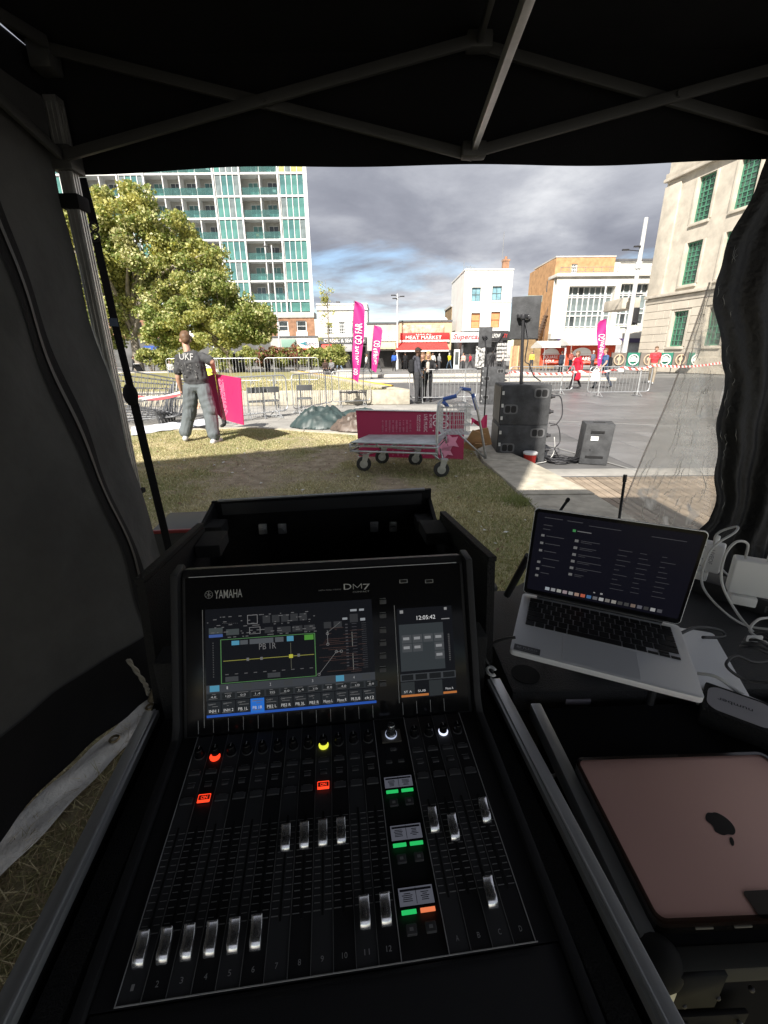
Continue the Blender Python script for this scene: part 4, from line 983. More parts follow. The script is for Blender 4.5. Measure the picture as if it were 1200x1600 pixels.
# blue market canopy at the left
t_ = thing('market_canopy', 'blue fabric market canopy seen under the big tree', 'canopy', (atY(232, 545, 58).x, 58, PZ))
X0, X1, Z0, Z1 = rectY(219, 540, 246, 556, 58)
q = MB(); q.prism([(X0, 57, Z0), (X0, 57, Z0 + .6), (X0 + .2, 59, Z1), (X0 + .2, 59, Z0)], (X1 - X0, 0, 0)); q.build('cloth', mat('blue_cloth', (.03, .08, .32), .7, var=.2), t_)
q = MB()
for s_ in (X0 + .1, X1 - .1):
    for y_ in (57.1, 58.9): q.cyl((s_, y_, PZ), (s_, y_, Z0 + .1), .04)
q.build('legs', m_galv, t_)
m_pink = mat('hot_pink', (.72, .035, .26), .5, trans=(.05, .002, .02)); m_pinkboard = mat('pink_board', (.62, .022, .125), .45)
m_magenta = mat('magenta_flag', (.40, .014, .17), .55, trans=(.06, .002, .025))
def feather_flag(label, base, top, wmax, lean, txt, rot, seedk, mirror=1, tw_=.62):
    """tall feather banner: curved pole, cloth with a rounded tip and cut foot"""
    t_ = thing('feather_flag', label, 'flag', base, rot, 'pink feather flags')
    H = (Vector(top) - Vector(base)).length; n = 26
    def pole(v): return Vector((lean * v * v * H * mirror, 0, H * v))
    q = MB(); q.tube([pole(i / 20) for i in range(21)], [.016 - .010 * i / 20 for i in range(21)], 6); q.build('pole', m_dk, t_, local=True)
    z0 = .16
    def width(v): return wmax * (.55 + .45 * min(1, v * 1.6)) * (1 if v < .86 else math.sqrt(max(0.0, 1 - ((v - .86) / .14) ** 2)) * .98 + .02)
    def cl(u, v):
        p_ = pole(z0 + (1 - z0) * v); ww = width(v)
        return p_ + Vector((mirror * ww * u + .01, .05 * math.sin(v * 9 + u * 3 + seedk) * u + .03 * math.sin(u * 5 + v * 14), -.30 * wmax * u * (1 - v)))
    q = MB(); q.grid(cl, 8, n); c_ = q.build('cloth', m_magenta, t_, local=True, smooth=True)
    for body, v, ss, hh_ in txt:
        p_ = cl(.52, v); M = Matrix.Translation(p_ + Vector((0, -.035, 0))) @ Matrix.Rotation(rad(90), 4, 'X') @ Matrix.Rotation(rad(90) * 1.0 - lean * mirror * 1.6 * v, 4, 'Z')
        text(body, M, ss * H, hh_ * wmax, m_ltxt, c_, local=True, off=.01)
    q = MB(); q.cyl((0, 0, 0), (0, 0, .05), .17, n=14); q.box((0, 0, .02), (.9, .08, .04)); q.box((0, 0, .018), (.08, .9, .036)); q.build('foot', m_dk, t_, local=True)
    return t_
b0 = atZ(551, 614, BZ); tp = atY(557, 470, b0.y)
feather_flag('tallest pink feather flag, in front of the white building', b0, (b0.x, b0.y, tp.z), .36, .05, [('GO FAR', .60, .22, .62), ('RUN LIVE', .33, .2, .3), ('GO!', .12, .07, .35)], -.2, 1)
Y = 33; b0 = Vector((atY(580, 572, Y).x, Y, PZ)); tp = atY(588, 508, Y)
feather_flag('middle pink feather flag, left of the blue jacket', b0, (b0.x, Y, tp.z), .62, .07, [('GO', .60, .12, .7), ('FAR', .44, .14, .6), ('RUN LIVE', .26, .18, .4)], -.1, 2.5)
Y = 36; b0 = Vector((atY(941, 580, Y).x, Y, PZ)); tp = atY(934, 498, Y)
feather_flag('pink feather flag standing by the red market stall', b0, (b0.x, Y, tp.z), .68, .07, [('GO', .62, .12, .7), ('FAR', .47, .14, .65), ('RUN LIVE', .28, .18, .4)], 0, 4, mirror=-1)
# red market stalls with white emblem
for (lab, x0_, x1_, y0_, emb, yy) in (('wide red market stall with white dome emblem under a pale roof', 884, 960, 537, [(909, 553, 15)], 44), ('smaller red market stall banner with white dome emblem on its left', 844, 881, 541, [(861, 552, 12)], 46)):
    X0, X1, Z0, Z1 = rectY(x0_, y0_, x1_, 571, yy)
    t_ = thing('market_stall', lab, 'market stall', ((X0 + X1) / 2, yy, PZ))
    q = MB(); q.grid(lambda u, v: (X0 + (X1 - X0) * u, yy + .04 * math.sin(u * 31) * math.sin(v * 7 + u * 9) + .03 * math.sin(v * 17 + u * 4), Z0 + (Z1 - Z0) * v), 40, 10)
    c_ = q.build('banner', mat('stall_red', (.66, .075, .03), .55, var=.2, vscale=2), t_, smooth=True)
    for (ex, ey, er) in emb:
        p_ = atY(ex, ey, yy - .12); k = atY(ex + er, ey, yy - .12).x - p_.x
        q = MB(); q.poly([(p_.x + k * math.cos(a), yy - .12, p_.z + k * .62 * math.sin(a)) for a in np.linspace(0, math.pi, 14)]); q.bb((p_.x - k * 1.12, yy - .13, p_.z - k * .16), (p_.x + k * 1.12, yy - .118, p_.z - .02)); q.build('emblem', m_ltxt, c_)
        text('SQUARE\nSOUL', FACE_CAM((p_.x, yy - .12, p_.z - k * .72)), k * 1.9, k * .9, m_ltxt, c_, off=.02)
    q = MB(); q.prism([(X0 - .3, yy - 1.2, Z1 - .15), (X0 - .3, yy - 1.2, Z1), (X0 - .3, yy + .6, Z1 + .5), (X0 - .3, yy + 2.2, Z1), (X0 - .3, yy + 2.2, Z1 - .15)], (X1 - X0 + .6, 0, 0)); q.build('roof', mat('stall_canvas', (.62, .60, .56), .8, var=.1), t_)
    q = MB()
    for s_ in (X0, X1):
        for y_ in (yy - 1.1, yy + 2.1): q.cyl((s_, y_, PZ), (s_, y_, Z1), .03)
    q.build('legs', m_galv, t_)
    q = MB(); q.bb((X0 + .3, yy - .9, PZ + .75), (X1 - .3, yy - .2, PZ + .8))
    for s_ in (X0 + .4, X1 - .4):
        for y_ in (yy - .85, yy - .25): q.bb((s_ - .02, y_ - .02, PZ), (s_ + .02, y_ + .02, PZ + .75))
    q.build('table', mat('table_grey', (.3, .3, .3), .6), t_)
# banner fence with roundels
hw = thing('banner_fence', 'low green and brown banner fence with white roundels before the stone building', 'fence', (atY(1010, 560, 36).x, 36, PZ))
for i, (x0_, x1_, c, e_) in enumerate(((955, 978, 'b', 1), (979, 999, 'g', 2), (1000, 1026, 'b', 1), (1028, 1050, 'g', 2), (1051, 1074, 'b', 1), (1075, 1100, 'g', 2))):
    X0, X1, Z0, Z1 = rectY(x0_, 551, x1_, 573, 36); q = MB()
    q.grid(lambda u, v: (X0 + (X1 - X0) * u, 36 + .03 * math.sin(u * 8 + i), Z0 + (Z1 - Z0) * v), 8, 3)
    p_ = q.build('banner_panel', mat('banner_green', (.02, .17, .115), .6) if c == 'g' else mat('banner_brown', (.17, .145, .125), .6), hw)
    cx, cz = (X0 + X1) / 2, (Z0 + Z1) / 2; r_ = (Z1 - Z0) * .36; q = MB()
    q.tube([(cx + r_ * math.cos(a), 35.93, cz + r_ * math.sin(a)) for a in np.linspace(0, 2 * math.pi, 17)[:-1]], .045, 5, closed=True)
    if c == 'g': q.ball((cx, 35.93, cz + .05), r_ * .6, 10, 6, (1, .1, .9)); q.bb((cx - r_ * .9, 35.9, cz - .12), (cx + r_ * .9, 35.93, cz + .06))
    else: q.bb((cx - .05, 35.9, cz - r_), (cx + .05, 35.93, cz + r_)); q.ball((cx, 35.93, cz + .05), r_ * .42, 10, 6, (1, .1, 1))
    q.build('roundel', m_ltxt if c == 'g' else mat('roundel_tan', (.5, .38, .27), .6), p_)
    q = MB(); q.cyl((X0, 36.03, PZ), (X0, 36.03, Z1 + .05), .03); q.build('post', m_dk, hw)
# ------------------------------------------------------------------ people
_ico = bmesh.new(); bmesh.ops.create_icosphere(_ico, subdivisions=2, radius=1); ICO = [v.co.copy() for v in _ico.verts]; _ico.free()
_ico = bmesh.new(); bmesh.ops.create_icosphere(_ico, subdivisions=1, radius=1); ICO1 = [v.co.copy() for v in _ico.verts]; _ico.free()
TMP = bpy.data.collections.new('tmp'); S.collection.children.link(TMP)
def flesh(name, prims, voxel, mats, parent, smooth_it=3, factor=.5, wrinkle=0.0):
    """prims: (p0, r0, p1, r1, material index[, squash]) fused into one continuous skin"""
    bm = bmesh.new()
    for p in prims:
        p0, r0, p1, r1, mi_ = p[:5]
        pts = [Vector(p0) + v * r0 for v in (ICO if r0 > .03 else ICO1)]
        if p1 is not None: pts += [Vector(p1) + v * r1 for v in (ICO if r0 > .03 else ICO1)]
        vs = [bm.verts.new(c) for c in pts]
        r_ = bmesh.ops.convex_hull(bm, input=vs)
        junk = {g for g in r_['geom_interior'] + r_['geom_unused'] if isinstance(g, bmesh.types.BMVert) and g.is_valid}
        if junk: bmesh.ops.delete(bm, geom=list(junk), context='VERTS')
    me = bpy.data.meshes.new(name); bm.to_mesh(me); bm.free()
    ob = bpy.data.objects.new(name, me); TMP.objects.link(ob)
    md = ob.modifiers.new('r', 'REMESH'); md.mode = 'VOXEL'; md.voxel_size = voxel
    md2 = ob.modifiers.new('s', 'SMOOTH'); md2.factor = factor; md2.iterations = smooth_it
    dg = bpy.context.evaluated_depsgraph_get()
    out = bpy.data.meshes.new_from_object(ob.evaluated_get(dg)); bpy.data.objects.remove(ob); bpy.data.meshes.remove(me)
    out.name = name; out.materials.clear()
    for m_ in mats: out.materials.append(m_)
    nf = len(out.polygons); cen = np.empty(nf * 3); out.polygons.foreach_get('center', cen); cen = cen.reshape(-1, 3)
    best = np.full(nf, 1e9); mi = np.zeros(nf, dtype=np.int32)
    for p in prims:
        a = np.array(p[0]); r0 = p[1]; b_ = np.array(p[2]) if p[2] is not None else a; r1 = p[3] if p[2] is not None else r0
        ab = b_ - a; L2 = ab @ ab; t_ = np.clip(((cen - a) @ ab) / L2, 0, 1) if L2 > 1e-12 else np.zeros(nf)
        d = np.linalg.norm(cen - a - t_[:, None] * ab, axis=1) - (r0 + (r1 - r0) * t_) - (p[5] if len(p) > 5 else 0)
        k = d < best; best[k] = d[k]; mi[k] = p[4]
    if wrinkle:                                    # folds in the cloth, skin left smooth
        nv = len(out.vertices); co = np.empty(nv * 3, dtype=np.float32); out.vertices.foreach_get('co', co); co = co.reshape(-1, 3).astype(float)
        nr = np.empty(nv * 3, dtype=np.float32); out.vertex_normals.foreach_get('vector', nr); nr = nr.reshape(-1, 3)
        on = np.zeros(nv, bool)
        for pl_, m_ in zip(out.polygons, mi):
            if m_ in (1, 2): on[list(pl_.vertices)] = True
        x, y, z = co.T; wv = np.sin(z * 30 + 14 * x + 2.5 * np.sin(x * 13 + z * 5)) * .22 + np.sin(z * 41 - 21 * x + 3 * np.sin(z * 9) + 11 * y) * .22 + (fbm(x * 9 + y * 6 + 40, z * 4.5 - x * 3 + 40, 4, 3) - .5) * 3.2
        co += nr * (wv * wrinkle * on)[:, None]; out.vertices.foreach_set('co', co.astype(np.float32).reshape(-1))
    out.polygons.foreach_set('material_index', mi); out.polygons.foreach_set('use_smooth', [True] * nf); out.update()
    return link(name, out, parent)
SK, TOP, BOT, SHOE, HAIR, X1_, X2_ = range(7)
m_skin = [mat('skin_light', (.50, .29, .21), .55), mat('skin_mid', (.30, .16, .10), .55), mat('skin_dark', (.085, .042, .025), .5)]
def cloth(name, c, var=.18): return mat('cloth_' + name, c, .85, var=var, vscale=9, bump=.25, bscale=35, spec=.2)
C_BLACK = cloth('black', (.018, .018, .020)); C_DGREY = cloth('dark_grey', (.055, .055, .06)); C_JEAN = cloth('blue_jeans', (.075, .105, .15)); C_SHOE = cloth('shoe_dark', (.03, .03, .03)); C_WSHOE = cloth('shoe_white', (.5, .5, .5))
H_DARK = mat('hair_dark', (.02, .014, .010), .6); H_BROWN = mat('hair_brown', (.13, .07, .035), .6, var=.3, vscale=30); H_BLOND = mat('hair_blond', (.36, .23, .10), .6, var=.3, vscale=30); H_GREY = mat('hair_grey', (.35, .34, .33), .7)
def hand(W_, E_, n, k=1.0, curl=.5, voxel=.01):
    """palm, four unequal bent fingers and a side thumb, continuing the forearm E->W"""
    W_ = Vector(W_); d = (W_ - Vector(E_)).normalized(); side = d.cross(Vector(n)).normalized(); nn = side.cross(d).normalized(); out = []
    out.append((W_, .026 * k, W_ + d * .055 * k, .030 * k, SK)); 
    for i, l_ in enumerate((.062, .072, .068, .054)):
        b_ = W_ + d * .075 * k + side * ((i - 1.5) * .019 * k); m1 = b_ + (d * math.cos(curl) + nn * math.sin(curl)) * (l_ * .55 * k); m2 = m1 + (d * math.cos(curl * 2.3) + nn * math.sin(curl * 2.3)) * (l_ * .5 * k)
        out.append((b_ - d * .03 * k, .0115 * k, b_, .0105 * k, SK)); out.append((b_, .0105 * k, m1, .0095 * k, SK)); out.append((m1, .0095 * k, m2, .0085 * k, SK))
    t0 = W_ + d * .022 * k - side * .026 * k; t1 = t0 + (d * .75 - side * .55 + nn * .35).normalized() * .036 * k; t2 = t1 + (d * .9 + nn * .5).normalized() * .03 * k
    out += [(t0, .014 * k, t1, .0115 * k, SK), (t1, .0115 * k, t2, .0095 * k, SK)]
    return out
def person(label, loc, rz, h=1.72, top=C_BLACK, bot=C_DGREY, shoe=C_SHOE, hair=H_DARK, skin=0, pose='stand', voxel=.02, long_hair=False, sleeve='long', coat=0.0, cap=None, phase=1, arms=None, extra=(), bulk=1.0, head_turn=0.0, group='people crossing the square', hood=False):
    k = h / 1.75; t_ = thing('person', label, 'person', loc, rz, group)
    P = []; V = lambda x, y, z: Vector((x, y, z)) * k
    dz = 0.0; lean = 0.0
    if pose == 'walk': lf_, rf_ = .30 * phase, -.26 * phase
    elif pose == 'stand': lf_, rf_ = .03, -.02
    hipz = .92; b_ = bulk
    def leg(sx, f):
        hip = V(sx * .09, 0, hipz)
        if pose == 'sit':
            kn = V(sx * .13, .42, .50); an = V(sx * .13, .46, .09); hip = V(sx * .10, 0, .50)
        elif pose == 'walk':
            kn = V(sx * .095, f * .62 + .05, .50 + (.02 if f < 0 else 0)); an = V(sx * .09, f * 1.25, .09 + (.06 if f < 0 else 0))
        else:
            kn = V(sx * .105, f * .5 + .015, .49); an = V(sx * .12, f, .085)
        P.append((hip, .098 * k * b_, kn, .066 * k * b_, BOT)); P.append((kn, .064 * k * b_, an, .050 * k * b_, BOT))
        tilt_ = -.05 if (pose == 'walk' and f < 0) else 0
        P.append((an + V(0, -.03, -.035), .040 * k, an + V(0, .15, -.045 + tilt_), .034 * k, SHOE))
    if pose == 'sit': lf_ = rf_ = 0
    leg(-1, lf_); leg(1, rf_)
    zo = (.50 - hipz) if pose == 'sit' else 0.0; fw = .06 if pose == 'sit' else (.03 if pose == 'walk' else 0)
    T = lambda x, y, z: V(x, y + fw * max(0, (z - .92)) / .5, z + zo)
    P.append((T(-.075, 0, .93), .112 * k * b_, T(.075, 0, .93), .112 * k * b_, BOT))
    P.append((T(-.06, 0, 1.03), .105 * k * b_, T(.06, 0, 1.03), .105 * k * b_, TOP)); P.append((T(-.05, 0, 1.05), .11 * k * b_, T(-.08, .01, 1.28), .118 * k * b_, TOP)); P.append((T(.05, 0, 1.05), .11 * k * b_, T(.08, .01, 1.28), .118 * k * b_, TOP))
    P.append((T(-.08, .01, 1.28), .115 * k * b_, T(.08, .01, 1.28), .115 * k * b_, TOP)); P.append((T(-.15, 0, 1.405), .066 * k * b_, T(.15, 0, 1.405), .066 * k * b_, TOP)); P.append((T(-.06, -.005, 1.42), .07 * k, T(.06, -.005, 1.42), .07 * k, TOP))
    P.append((T(0, 0, 1.44), .056 * k, T(0, .015, 1.54), .052 * k, SK))
    if coat:
        for sx in (-.06, .06): P.append((T(sx, 0, 1.05), .12 * k * b_, V(sx * 1.6, .01, .92 - coat), (.135 + .05 * coat) * k * b_, TOP))
    hc = T(0, .03, 1.635); R = Matrix.Rotation(head_turn, 3, 'Z'); hd = lambda x, y, z: hc + R @ V(x, y, z)
    P += [(hd(0, -.02, .022), .086 * k, hd(0, .012, .018), .082 * k, SK), (hd(0, .01, 0), .074 * k, hd(0, .03, -.075), .05 * k, SK), (hd(0, .078, -.012), .012 * k, hd(0, .098, -.03), .014 * k, SK),
          (hd(-.077, 0, .005), .016 * k, hd(-.08, -.01, -.025), .012 * k, SK), (hd(.077, 0, .005), .016 * k, hd(.08, -.01, -.025), .012 * k, SK),
          (hd(-.03, .082, .012), .009 * k, None, 0, HAIR, .004), (hd(.03, .082, .012), .009 * k, None, 0, HAIR, .004), (hd(-.02, .085, -.058), .007 * k, hd(.02, .085, -.058), .007 * k, X1_, .004)]
    A = arms or {}
    for sx, nm in ((-1, 'L'), (1, 'R')):
        sh = T(sx * .185, 0, 1.40)
        sw = (.20 if (nm == 'L') == (phase < 0) else -.16) if pose == 'walk' else .03
        el = T(sx * .235, -.02 + sw * .45, 1.13); wr = T(sx * .225, .07 + sw * 1.1, .91)
        if pose == 'sit': el = T(sx * .24, .08, 1.15); wr = T(sx * .12, .36, 1.02)
        if nm in A: el = T(*A[nm][0]); wr = T(*A[nm][1])
        c2 = TOP if sleeve == 'long' else SK
        P.append((sh, .062 * k * b_, sh.lerp(el, .55), .055 * k * b_, TOP)); P.append((sh.lerp(el, .5), .050 * k, el, .044 * k, c2)); P.append((el, .043 * k, wr, .031 * k, c2))
        if voxel <= .013: P += hand(wr, el, (-sx, .3, 0) if nm not in A else (0, 0, 1), k, .45)
        else:
            d = (wr - el).normalized(); P.append((wr, .028 * k, wr + d * .08 * k, .03 * k, SK)); P.append((wr + d * .08 * k, .024 * k, wr + d * .14 * k, .014 * k, SK))
    P += [(T(*a), r0 * k, T(*c), r1 * k, m_) for (a, r0, c, r1, m_) in extra]
    lip = mat('lips', (.25, .09, .08), .5)
    body = flesh('body', P, voxel * k, [m_skin[skin], top, bot, shoe, hair, lip, C_DGREY], t_, wrinkle=.007)
    Hs = [(hd(0, -.028, .045), .090 * k, hd(0, .015, .055), .080 * k, 0), (hd(0, -.045, .0), .078 * k, None, 0, 0), (hd(0, .045, .075), .035 * k, None, 0, 0)]
    if long_hair: Hs += [(hd(-.06, -.03, .0), .045 * k, hd(-.075, -.02, -.17), .035 * k, 0), (hd(.06, -.03, .0), .045 * k, hd(.075, -.02, -.17), .035 * k, 0), (hd(0, -.06, 0), .06 * k, hd(0, -.065, -.18), .05 * k, 0)]
    if cap:
        Hs = [(hd(0, -.02, .05), .093 * k, hd(0, .01, .05), .089 * k, 0), (hd(-.04, .085, .055), .012 * k, hd(.04, .085, .055), .012 * k, 0), (hd(0, .05, .06), .05 * k, hd(0, .12, .045), .022 * k, 0)]
        flesh('cap', Hs, voxel * .8 * k, [cap], t_)
    else: flesh('hair', Hs, voxel * .8 * k, [hair], t_)
    if hood: flesh('hood', [(T(-.07, -.07, 1.46), .05 * k, T(.07, -.07, 1.46), .05 * k, 0), (T(0, -.10, 1.42), .055 * k, None, 0, 0)], voxel * k, [top], t_)
    return t_
def backpack(par, k, m_, z=1.2, y=-.19):
    flesh('backpack', [((-.08, y, z - .14) if 0 else Vector((-.08, y, z - .16)) * k, .085 * k, Vector((-.08, y, z + .12)) * k, .075 * k, 0), (Vector((.08, y, z - .16)) * k, .085 * k, Vector((.08, y, z + .12)) * k, .075 * k, 0), (Vector((-.08, y - .05, z - .12)) * k, .06 * k, Vector((.08, y - .05, z - .12)) * k, .06 * k, 0),
          (Vector((-.11, y + .03, z + .17)) * k, .022 * k, Vector((-.12, .06, z + .22)) * k, .02 * k, 0), (Vector((.11, y + .03, z + .17)) * k, .022 * k, Vector((.12, .06, z + .22)) * k, .02 * k, 0), (Vector((-.12, .06, z + .22)) * k, .02 * k, Vector((-.13, .12, z + .02)) * k, .02 * k, 0), (Vector((.12, .06, z + .22)) * k, .02 * k, Vector((.13, .12, z + .02)) * k, .02 * k, 0)], .016, [m_], par)

# man in front, back to us, board under his right arm
MY_ = 7.95
def J(px, py, dy=0.0): p = atY(px, py, MY_); return Vector((p.x, p.y + dy, p.z))
mg = atZ(316, 690, 0); man = thing('person', 'man in black t-shirt and baggy grey jeans walking away with a pink board', 'person', (mg.x, MY_, 0.0))
o = Vector((mg.x, MY_, 0))
jj = lambda px, py, dy=0.0: J(px, py, dy) - o
hL, hR = jj(298, 606), jj(318, 606); kL, kR = jj(294, 646, .06), jj(329, 646, -.02); aL, aR = jj(290, 682, .02), jj(338, 685, -.10)
shL, shR = jj(280, 561, .0), jj(315, 557, .02); eL, wL = jj(277.5, 589, .02), jj(278, 609, .12); eR, wR = jj(333, 566, -.06), jj(331, 579, .10)
nk, hc = jj(291, 545, .01), jj(287.5, 531, .05)
P = [(hL, .128, kL, .118, BOT), (kL, .116, aL + Vector((0, 0, .08)), .104, BOT), (hR, .128, kR, .118, BOT), (kR, .116, aR + Vector((0, 0, .08)), .106, BOT), (hL + Vector((.01, 0, .02)), .118, hR + Vector((-.01, 0, .02)), .118, BOT),
     (jj(300, 598), .118, jj(315, 598), .118, BOT), (jj(300, 592), .132, jj(314, 592), .130, TOP, .012), (jj(299, 592), .128, jj(293, 566), .128, TOP), (jj(313, 592), .128, jj(308, 565), .128, TOP), (jj(293, 567), .125, jj(308, 565), .125, TOP),
     (shL, .078, shR, .078, TOP), (jj(294, 556), .085, jj(304, 555), .085, TOP), (nk + Vector((.01, 0, -.06)), .060, nk + Vector((-.01, .02, .06)), .056, SK),
     (aL + Vector((.01, -.07, -.03)), .050, aL + Vector((-.08, .17, -.04)), .046, SHOE), (aR + Vector((0, -.08, -.03)), .050, aR + Vector((.05, .16, -.04)), .046, SHOE), (aL + Vector((0, 0, .06)), .05, aL + Vector((.005, -.03, -.02)), .05, SHOE), (aR + Vector((0, 0, .06)), .05, aR + Vector((0, -.03, -.02)), .05, SHOE),
     (aL + Vector((0, 0, .10)), .106, aL + Vector((-.01, .01, .07)), .102, BOT), (aR + Vector((0, 0, .10)), .108, aR + Vector((.01, .01, .07)), .104, BOT), (kL + Vector((0, -.03, -.06)), .10, kL + Vector((.02, -.02, .08)), .11, BOT), (kR + Vector((.03, -.03, .05)), .10, hR + Vector((.03, -.02, -.15)), .11, BOT),
     (shL, .080, shL.lerp(eL, .66), .078, TOP), (shR, .080, shR.lerp(eR, .75), .080, TOP), (shL.lerp(eL, .5), .05, eL, .047, SK), (shR.lerp(eR, .5), .05, eR, .05, SK),
     (eL, .047, eL.lerp(wL, .35), .047, SK), (eL.lerp(wL, .35), .047, wL, .032, SK), (eR, .05, wR, .034, SK)]
hd = lambda x, y, z: hc + Matrix.Rotation(.55, 3, 'Z') @ Vector((x, y, z))
P += [(hd(0, -.02, .022), .086, hd(0, .012, .018), .083, SK), (hd(0, .01, 0), .076, hd(0, .035, -.075), .052, SK), (hd(0, .08, -.012), .012, hd(0, .102, -.03), .014, SK), (hd(-.08, 0, .005), .018, hd(-.083, -.012, -.03), .013, SK), (hd(.08, 0, .005), .018, hd(.083, -.012, -.03), .013, SK)]
P += hand(wL, eL, (1, .4, 0), 1.05, .75); P += hand(wR, eR, (-.4, .2, 1), 1.05, .8)
m_jean = mat('grey_denim', (.135, .155, .165), .85, col2=(.105, .122, .132), vscale=4, bump=.5, bscale=14, stretch=(1, 1, .45)); m_tee = mat('washed_black_tee', (.030, .031, .034), .85, col2=(.065, .066, .07), vscale=7, bump=.8, bscale=12)
flesh('body', P, .0095, [m_skin[0], m_tee, m_jean, C_WSHOE, H_BROWN], man, 3, .45, .008)
flesh('hair', [(hd(0, -.028, .045), .091, hd(0, .018, .058), .082, 0), (hd(0, -.05, .0), .074, None, 0, 0), (hd(0, .05, .08), .035, None, 0, 0), (hd(-.03, .02, .12), .03, hd(.03, .0, .125), .03, 0)], .012, [H_BROWN], man, 2)
p_ = J(295.5, 557, -.125); text('UKF', frame(p_, (1, 0, -.08), (0, -.05, 1)), .23, .11, mat('print_white', (.5, .5, .5), .8), man, off=.01)
q = MB()
for i in range(40): a = J(283 + random.random() * 32, 566 + random.random() * 24, -.155); q.box(a, (random.uniform(.006, .02), .004, random.uniform(.006, .02)))
tag(q.build('shirt_print', mat('print_grey', (.16, .16, .16), .8), man), kind='stuff')
# the board he carries and the one it leans with: two faces of a folded sign
t_ = thing('carried_board', 'bright pink sign board carried under the arm of the man in black', 'sign board', atY(360, 660, 8.1))
def slab(c, n_, th=.02): 
    q_ = MB(); n_ = Vector(n_).normalized() * th; q_.prism(c, n_); return q_
c = [atY(336, 584, 8.25), atY(375, 591, 7.55), atY(380, 664, 7.55), atY(347, 655, 8.25)]
nrm = (c[1] - c[0]).cross(c[3] - c[0]).normalized(); q = slab(c, nrm, .018); bd_ = q.build('board_face', m_pinkboard, t_)
# printed lines down its left edge
q = MB(); ex = (c[1] - c[0]); ey = (c[3] - c[0]); off_ = -nrm * .004 if nrm.dot(CAM - c[0]) < 0 else nrm * .022
for i in range(5):
    for j in range(34):
        if random.random() < .78:
            a = .06 + i * .055; b0_ = .1 + j * .024; p0 = c[0] + ex * a + ey * b0_ + off_; q.poly([p0, p0 + ex * .03, p0 + ex * .03 + ey * .014, p0 + ey * .014])
tag(q.build('lettering', mat('pale_pink_print', (.85, .42, .58), .6), t_), kind='stuff')
c = [atY(323, 588, 8.22), atY(335, 584, 8.27), atY(346.5, 655, 8.27), atY(334, 640, 8.22)]
q = slab(c, (0, 1, .1), .02); q.build('board_face', mat('shaded_pink_board', (.30, .02, .10), .6), t_)  # other face of the sign, its shade put into a darker pink
# tape in his left hand
h0 = J(279, 615, .06); q = MB(); p1 = atY(214, 620, 10.4)
q.grid(lambda u, v: h0.lerp(p1, u) + Vector((0, 0, -.12 * math.sin(u * math.pi) * .5 + (v - .5) * .07)), 30, 1)
def stripes(name, c1, c2, sc, axis=0, rough=.5):
    if name in MATS: return MATS[name]
    m = mat(name, c1, rough); t = m.node_tree; b = t.nodes['Principled BSDF']; tc_ = t.nodes.new('ShaderNodeTexCoord'); wv = t.nodes.new('ShaderNodeTexWave'); wv.inputs['Scale'].default_value = sc; wv.bands_direction = 'DIAGONAL'
    t.links.new(tc_.outputs['Object'], wv.inputs[0]); r = t.nodes.new('ShaderNodeValToRGB'); r.color_ramp.interpolation = 'CONSTANT'; r.color_ramp.elements[0].color = (*c1, 1); r.color_ramp.elements[1].position = .5; r.color_ramp.elements[1].color = (*c2, 1)
    t.links.new(wv.outputs[0], r.inputs[0]); t.links.new(r.outputs[0], b.inputs['Base Color']); return m
m_tape = stripes('warning_tape', (.78, .10, .12), (.82, .80, .78), 5.5)
tag(q.build('barrier_tape', m_tape), 'red and white tape held by the man in black', 'tape')
# stooping worker in hi-vis behind the board
g0 = atZ(352, 662, 0.0); t_ = thing('person', 'stooping worker in yellow hi-vis vest behind the carried pink board', 'person', (g0.x, 9.7, 0), 0, 'people crossing the square')
P = [((-.1, .0, .88), .12, (.1, 0, .88), .12, BOT), ((-.1, 0, .86), .1, (-.14, -.02, .48), .07, BOT), ((.1, 0, .86), .1, (.14, -.02, .48), .07, BOT), ((-.14, -.02, .48), .068, (-.14, .02, .09), .05, BOT), ((.14, -.02, .48), .068, (.14, .02, .09), .05, BOT),
     ((-.14, 0, .05), .04, (-.14, -.16, .04), .035, SHOE), ((.14, 0, .05), .04, (.14, -.16, .04), .035, SHOE), ((-.07, 0, .98), .125, (-.09, -.30, 1.10), .13, TOP), ((.07, 0, .98), .125, (.09, -.30, 1.10), .13, TOP), ((-.15, -.36, 1.08), .08, (.15, -.36, 1.08), .08, TOP),
     ((-.2, -.38, 1.05), .06, (-.24, -.42, .78), .045, TOP), ((-.24, -.42, .78), .043, (-.2, -.45, .55), .03, SK), ((.2, -.38, 1.05), .06, (.24, -.42, .78), .045, TOP), ((.24, -.42, .78), .043, (.2, -.45, .55), .03, SK), ((0, -.40, 1.04), .055, (0, -.52, .99), .055, SK), ((0, -.56, .97), .085, (0, -.60, .92), .07, SK)]
P += hand((-.2, -.45, .55), (-.24, -.42, .78), (0, -1, 0)) + hand((.2, -.45, .55), (.24, -.42, .78), (0, -1, 0))
flesh('body', P, .012, [m_skin[0], mat('hi_vis', (.62, .78, .04), .6), C_DGREY, C_SHOE, H_DARK], t_); flesh('hair', [((0, -.57, 1.01), .085, (0, -.62, .97), .07, 0)], .014, [H_DARK], t_)
q = MB()
for s_ in (-.12, -.24): q.tube([(.26 * math.cos(a) * .82, s_ + .02, 1.03 - s_ * .4 + .20 * math.sin(a) * .76) for a in np.linspace(0.1, math.pi - .1, 12)], .018, 5)
q.build('reflective_band', mat('reflective', (.65, .66, .66), .4), t_, local=True)

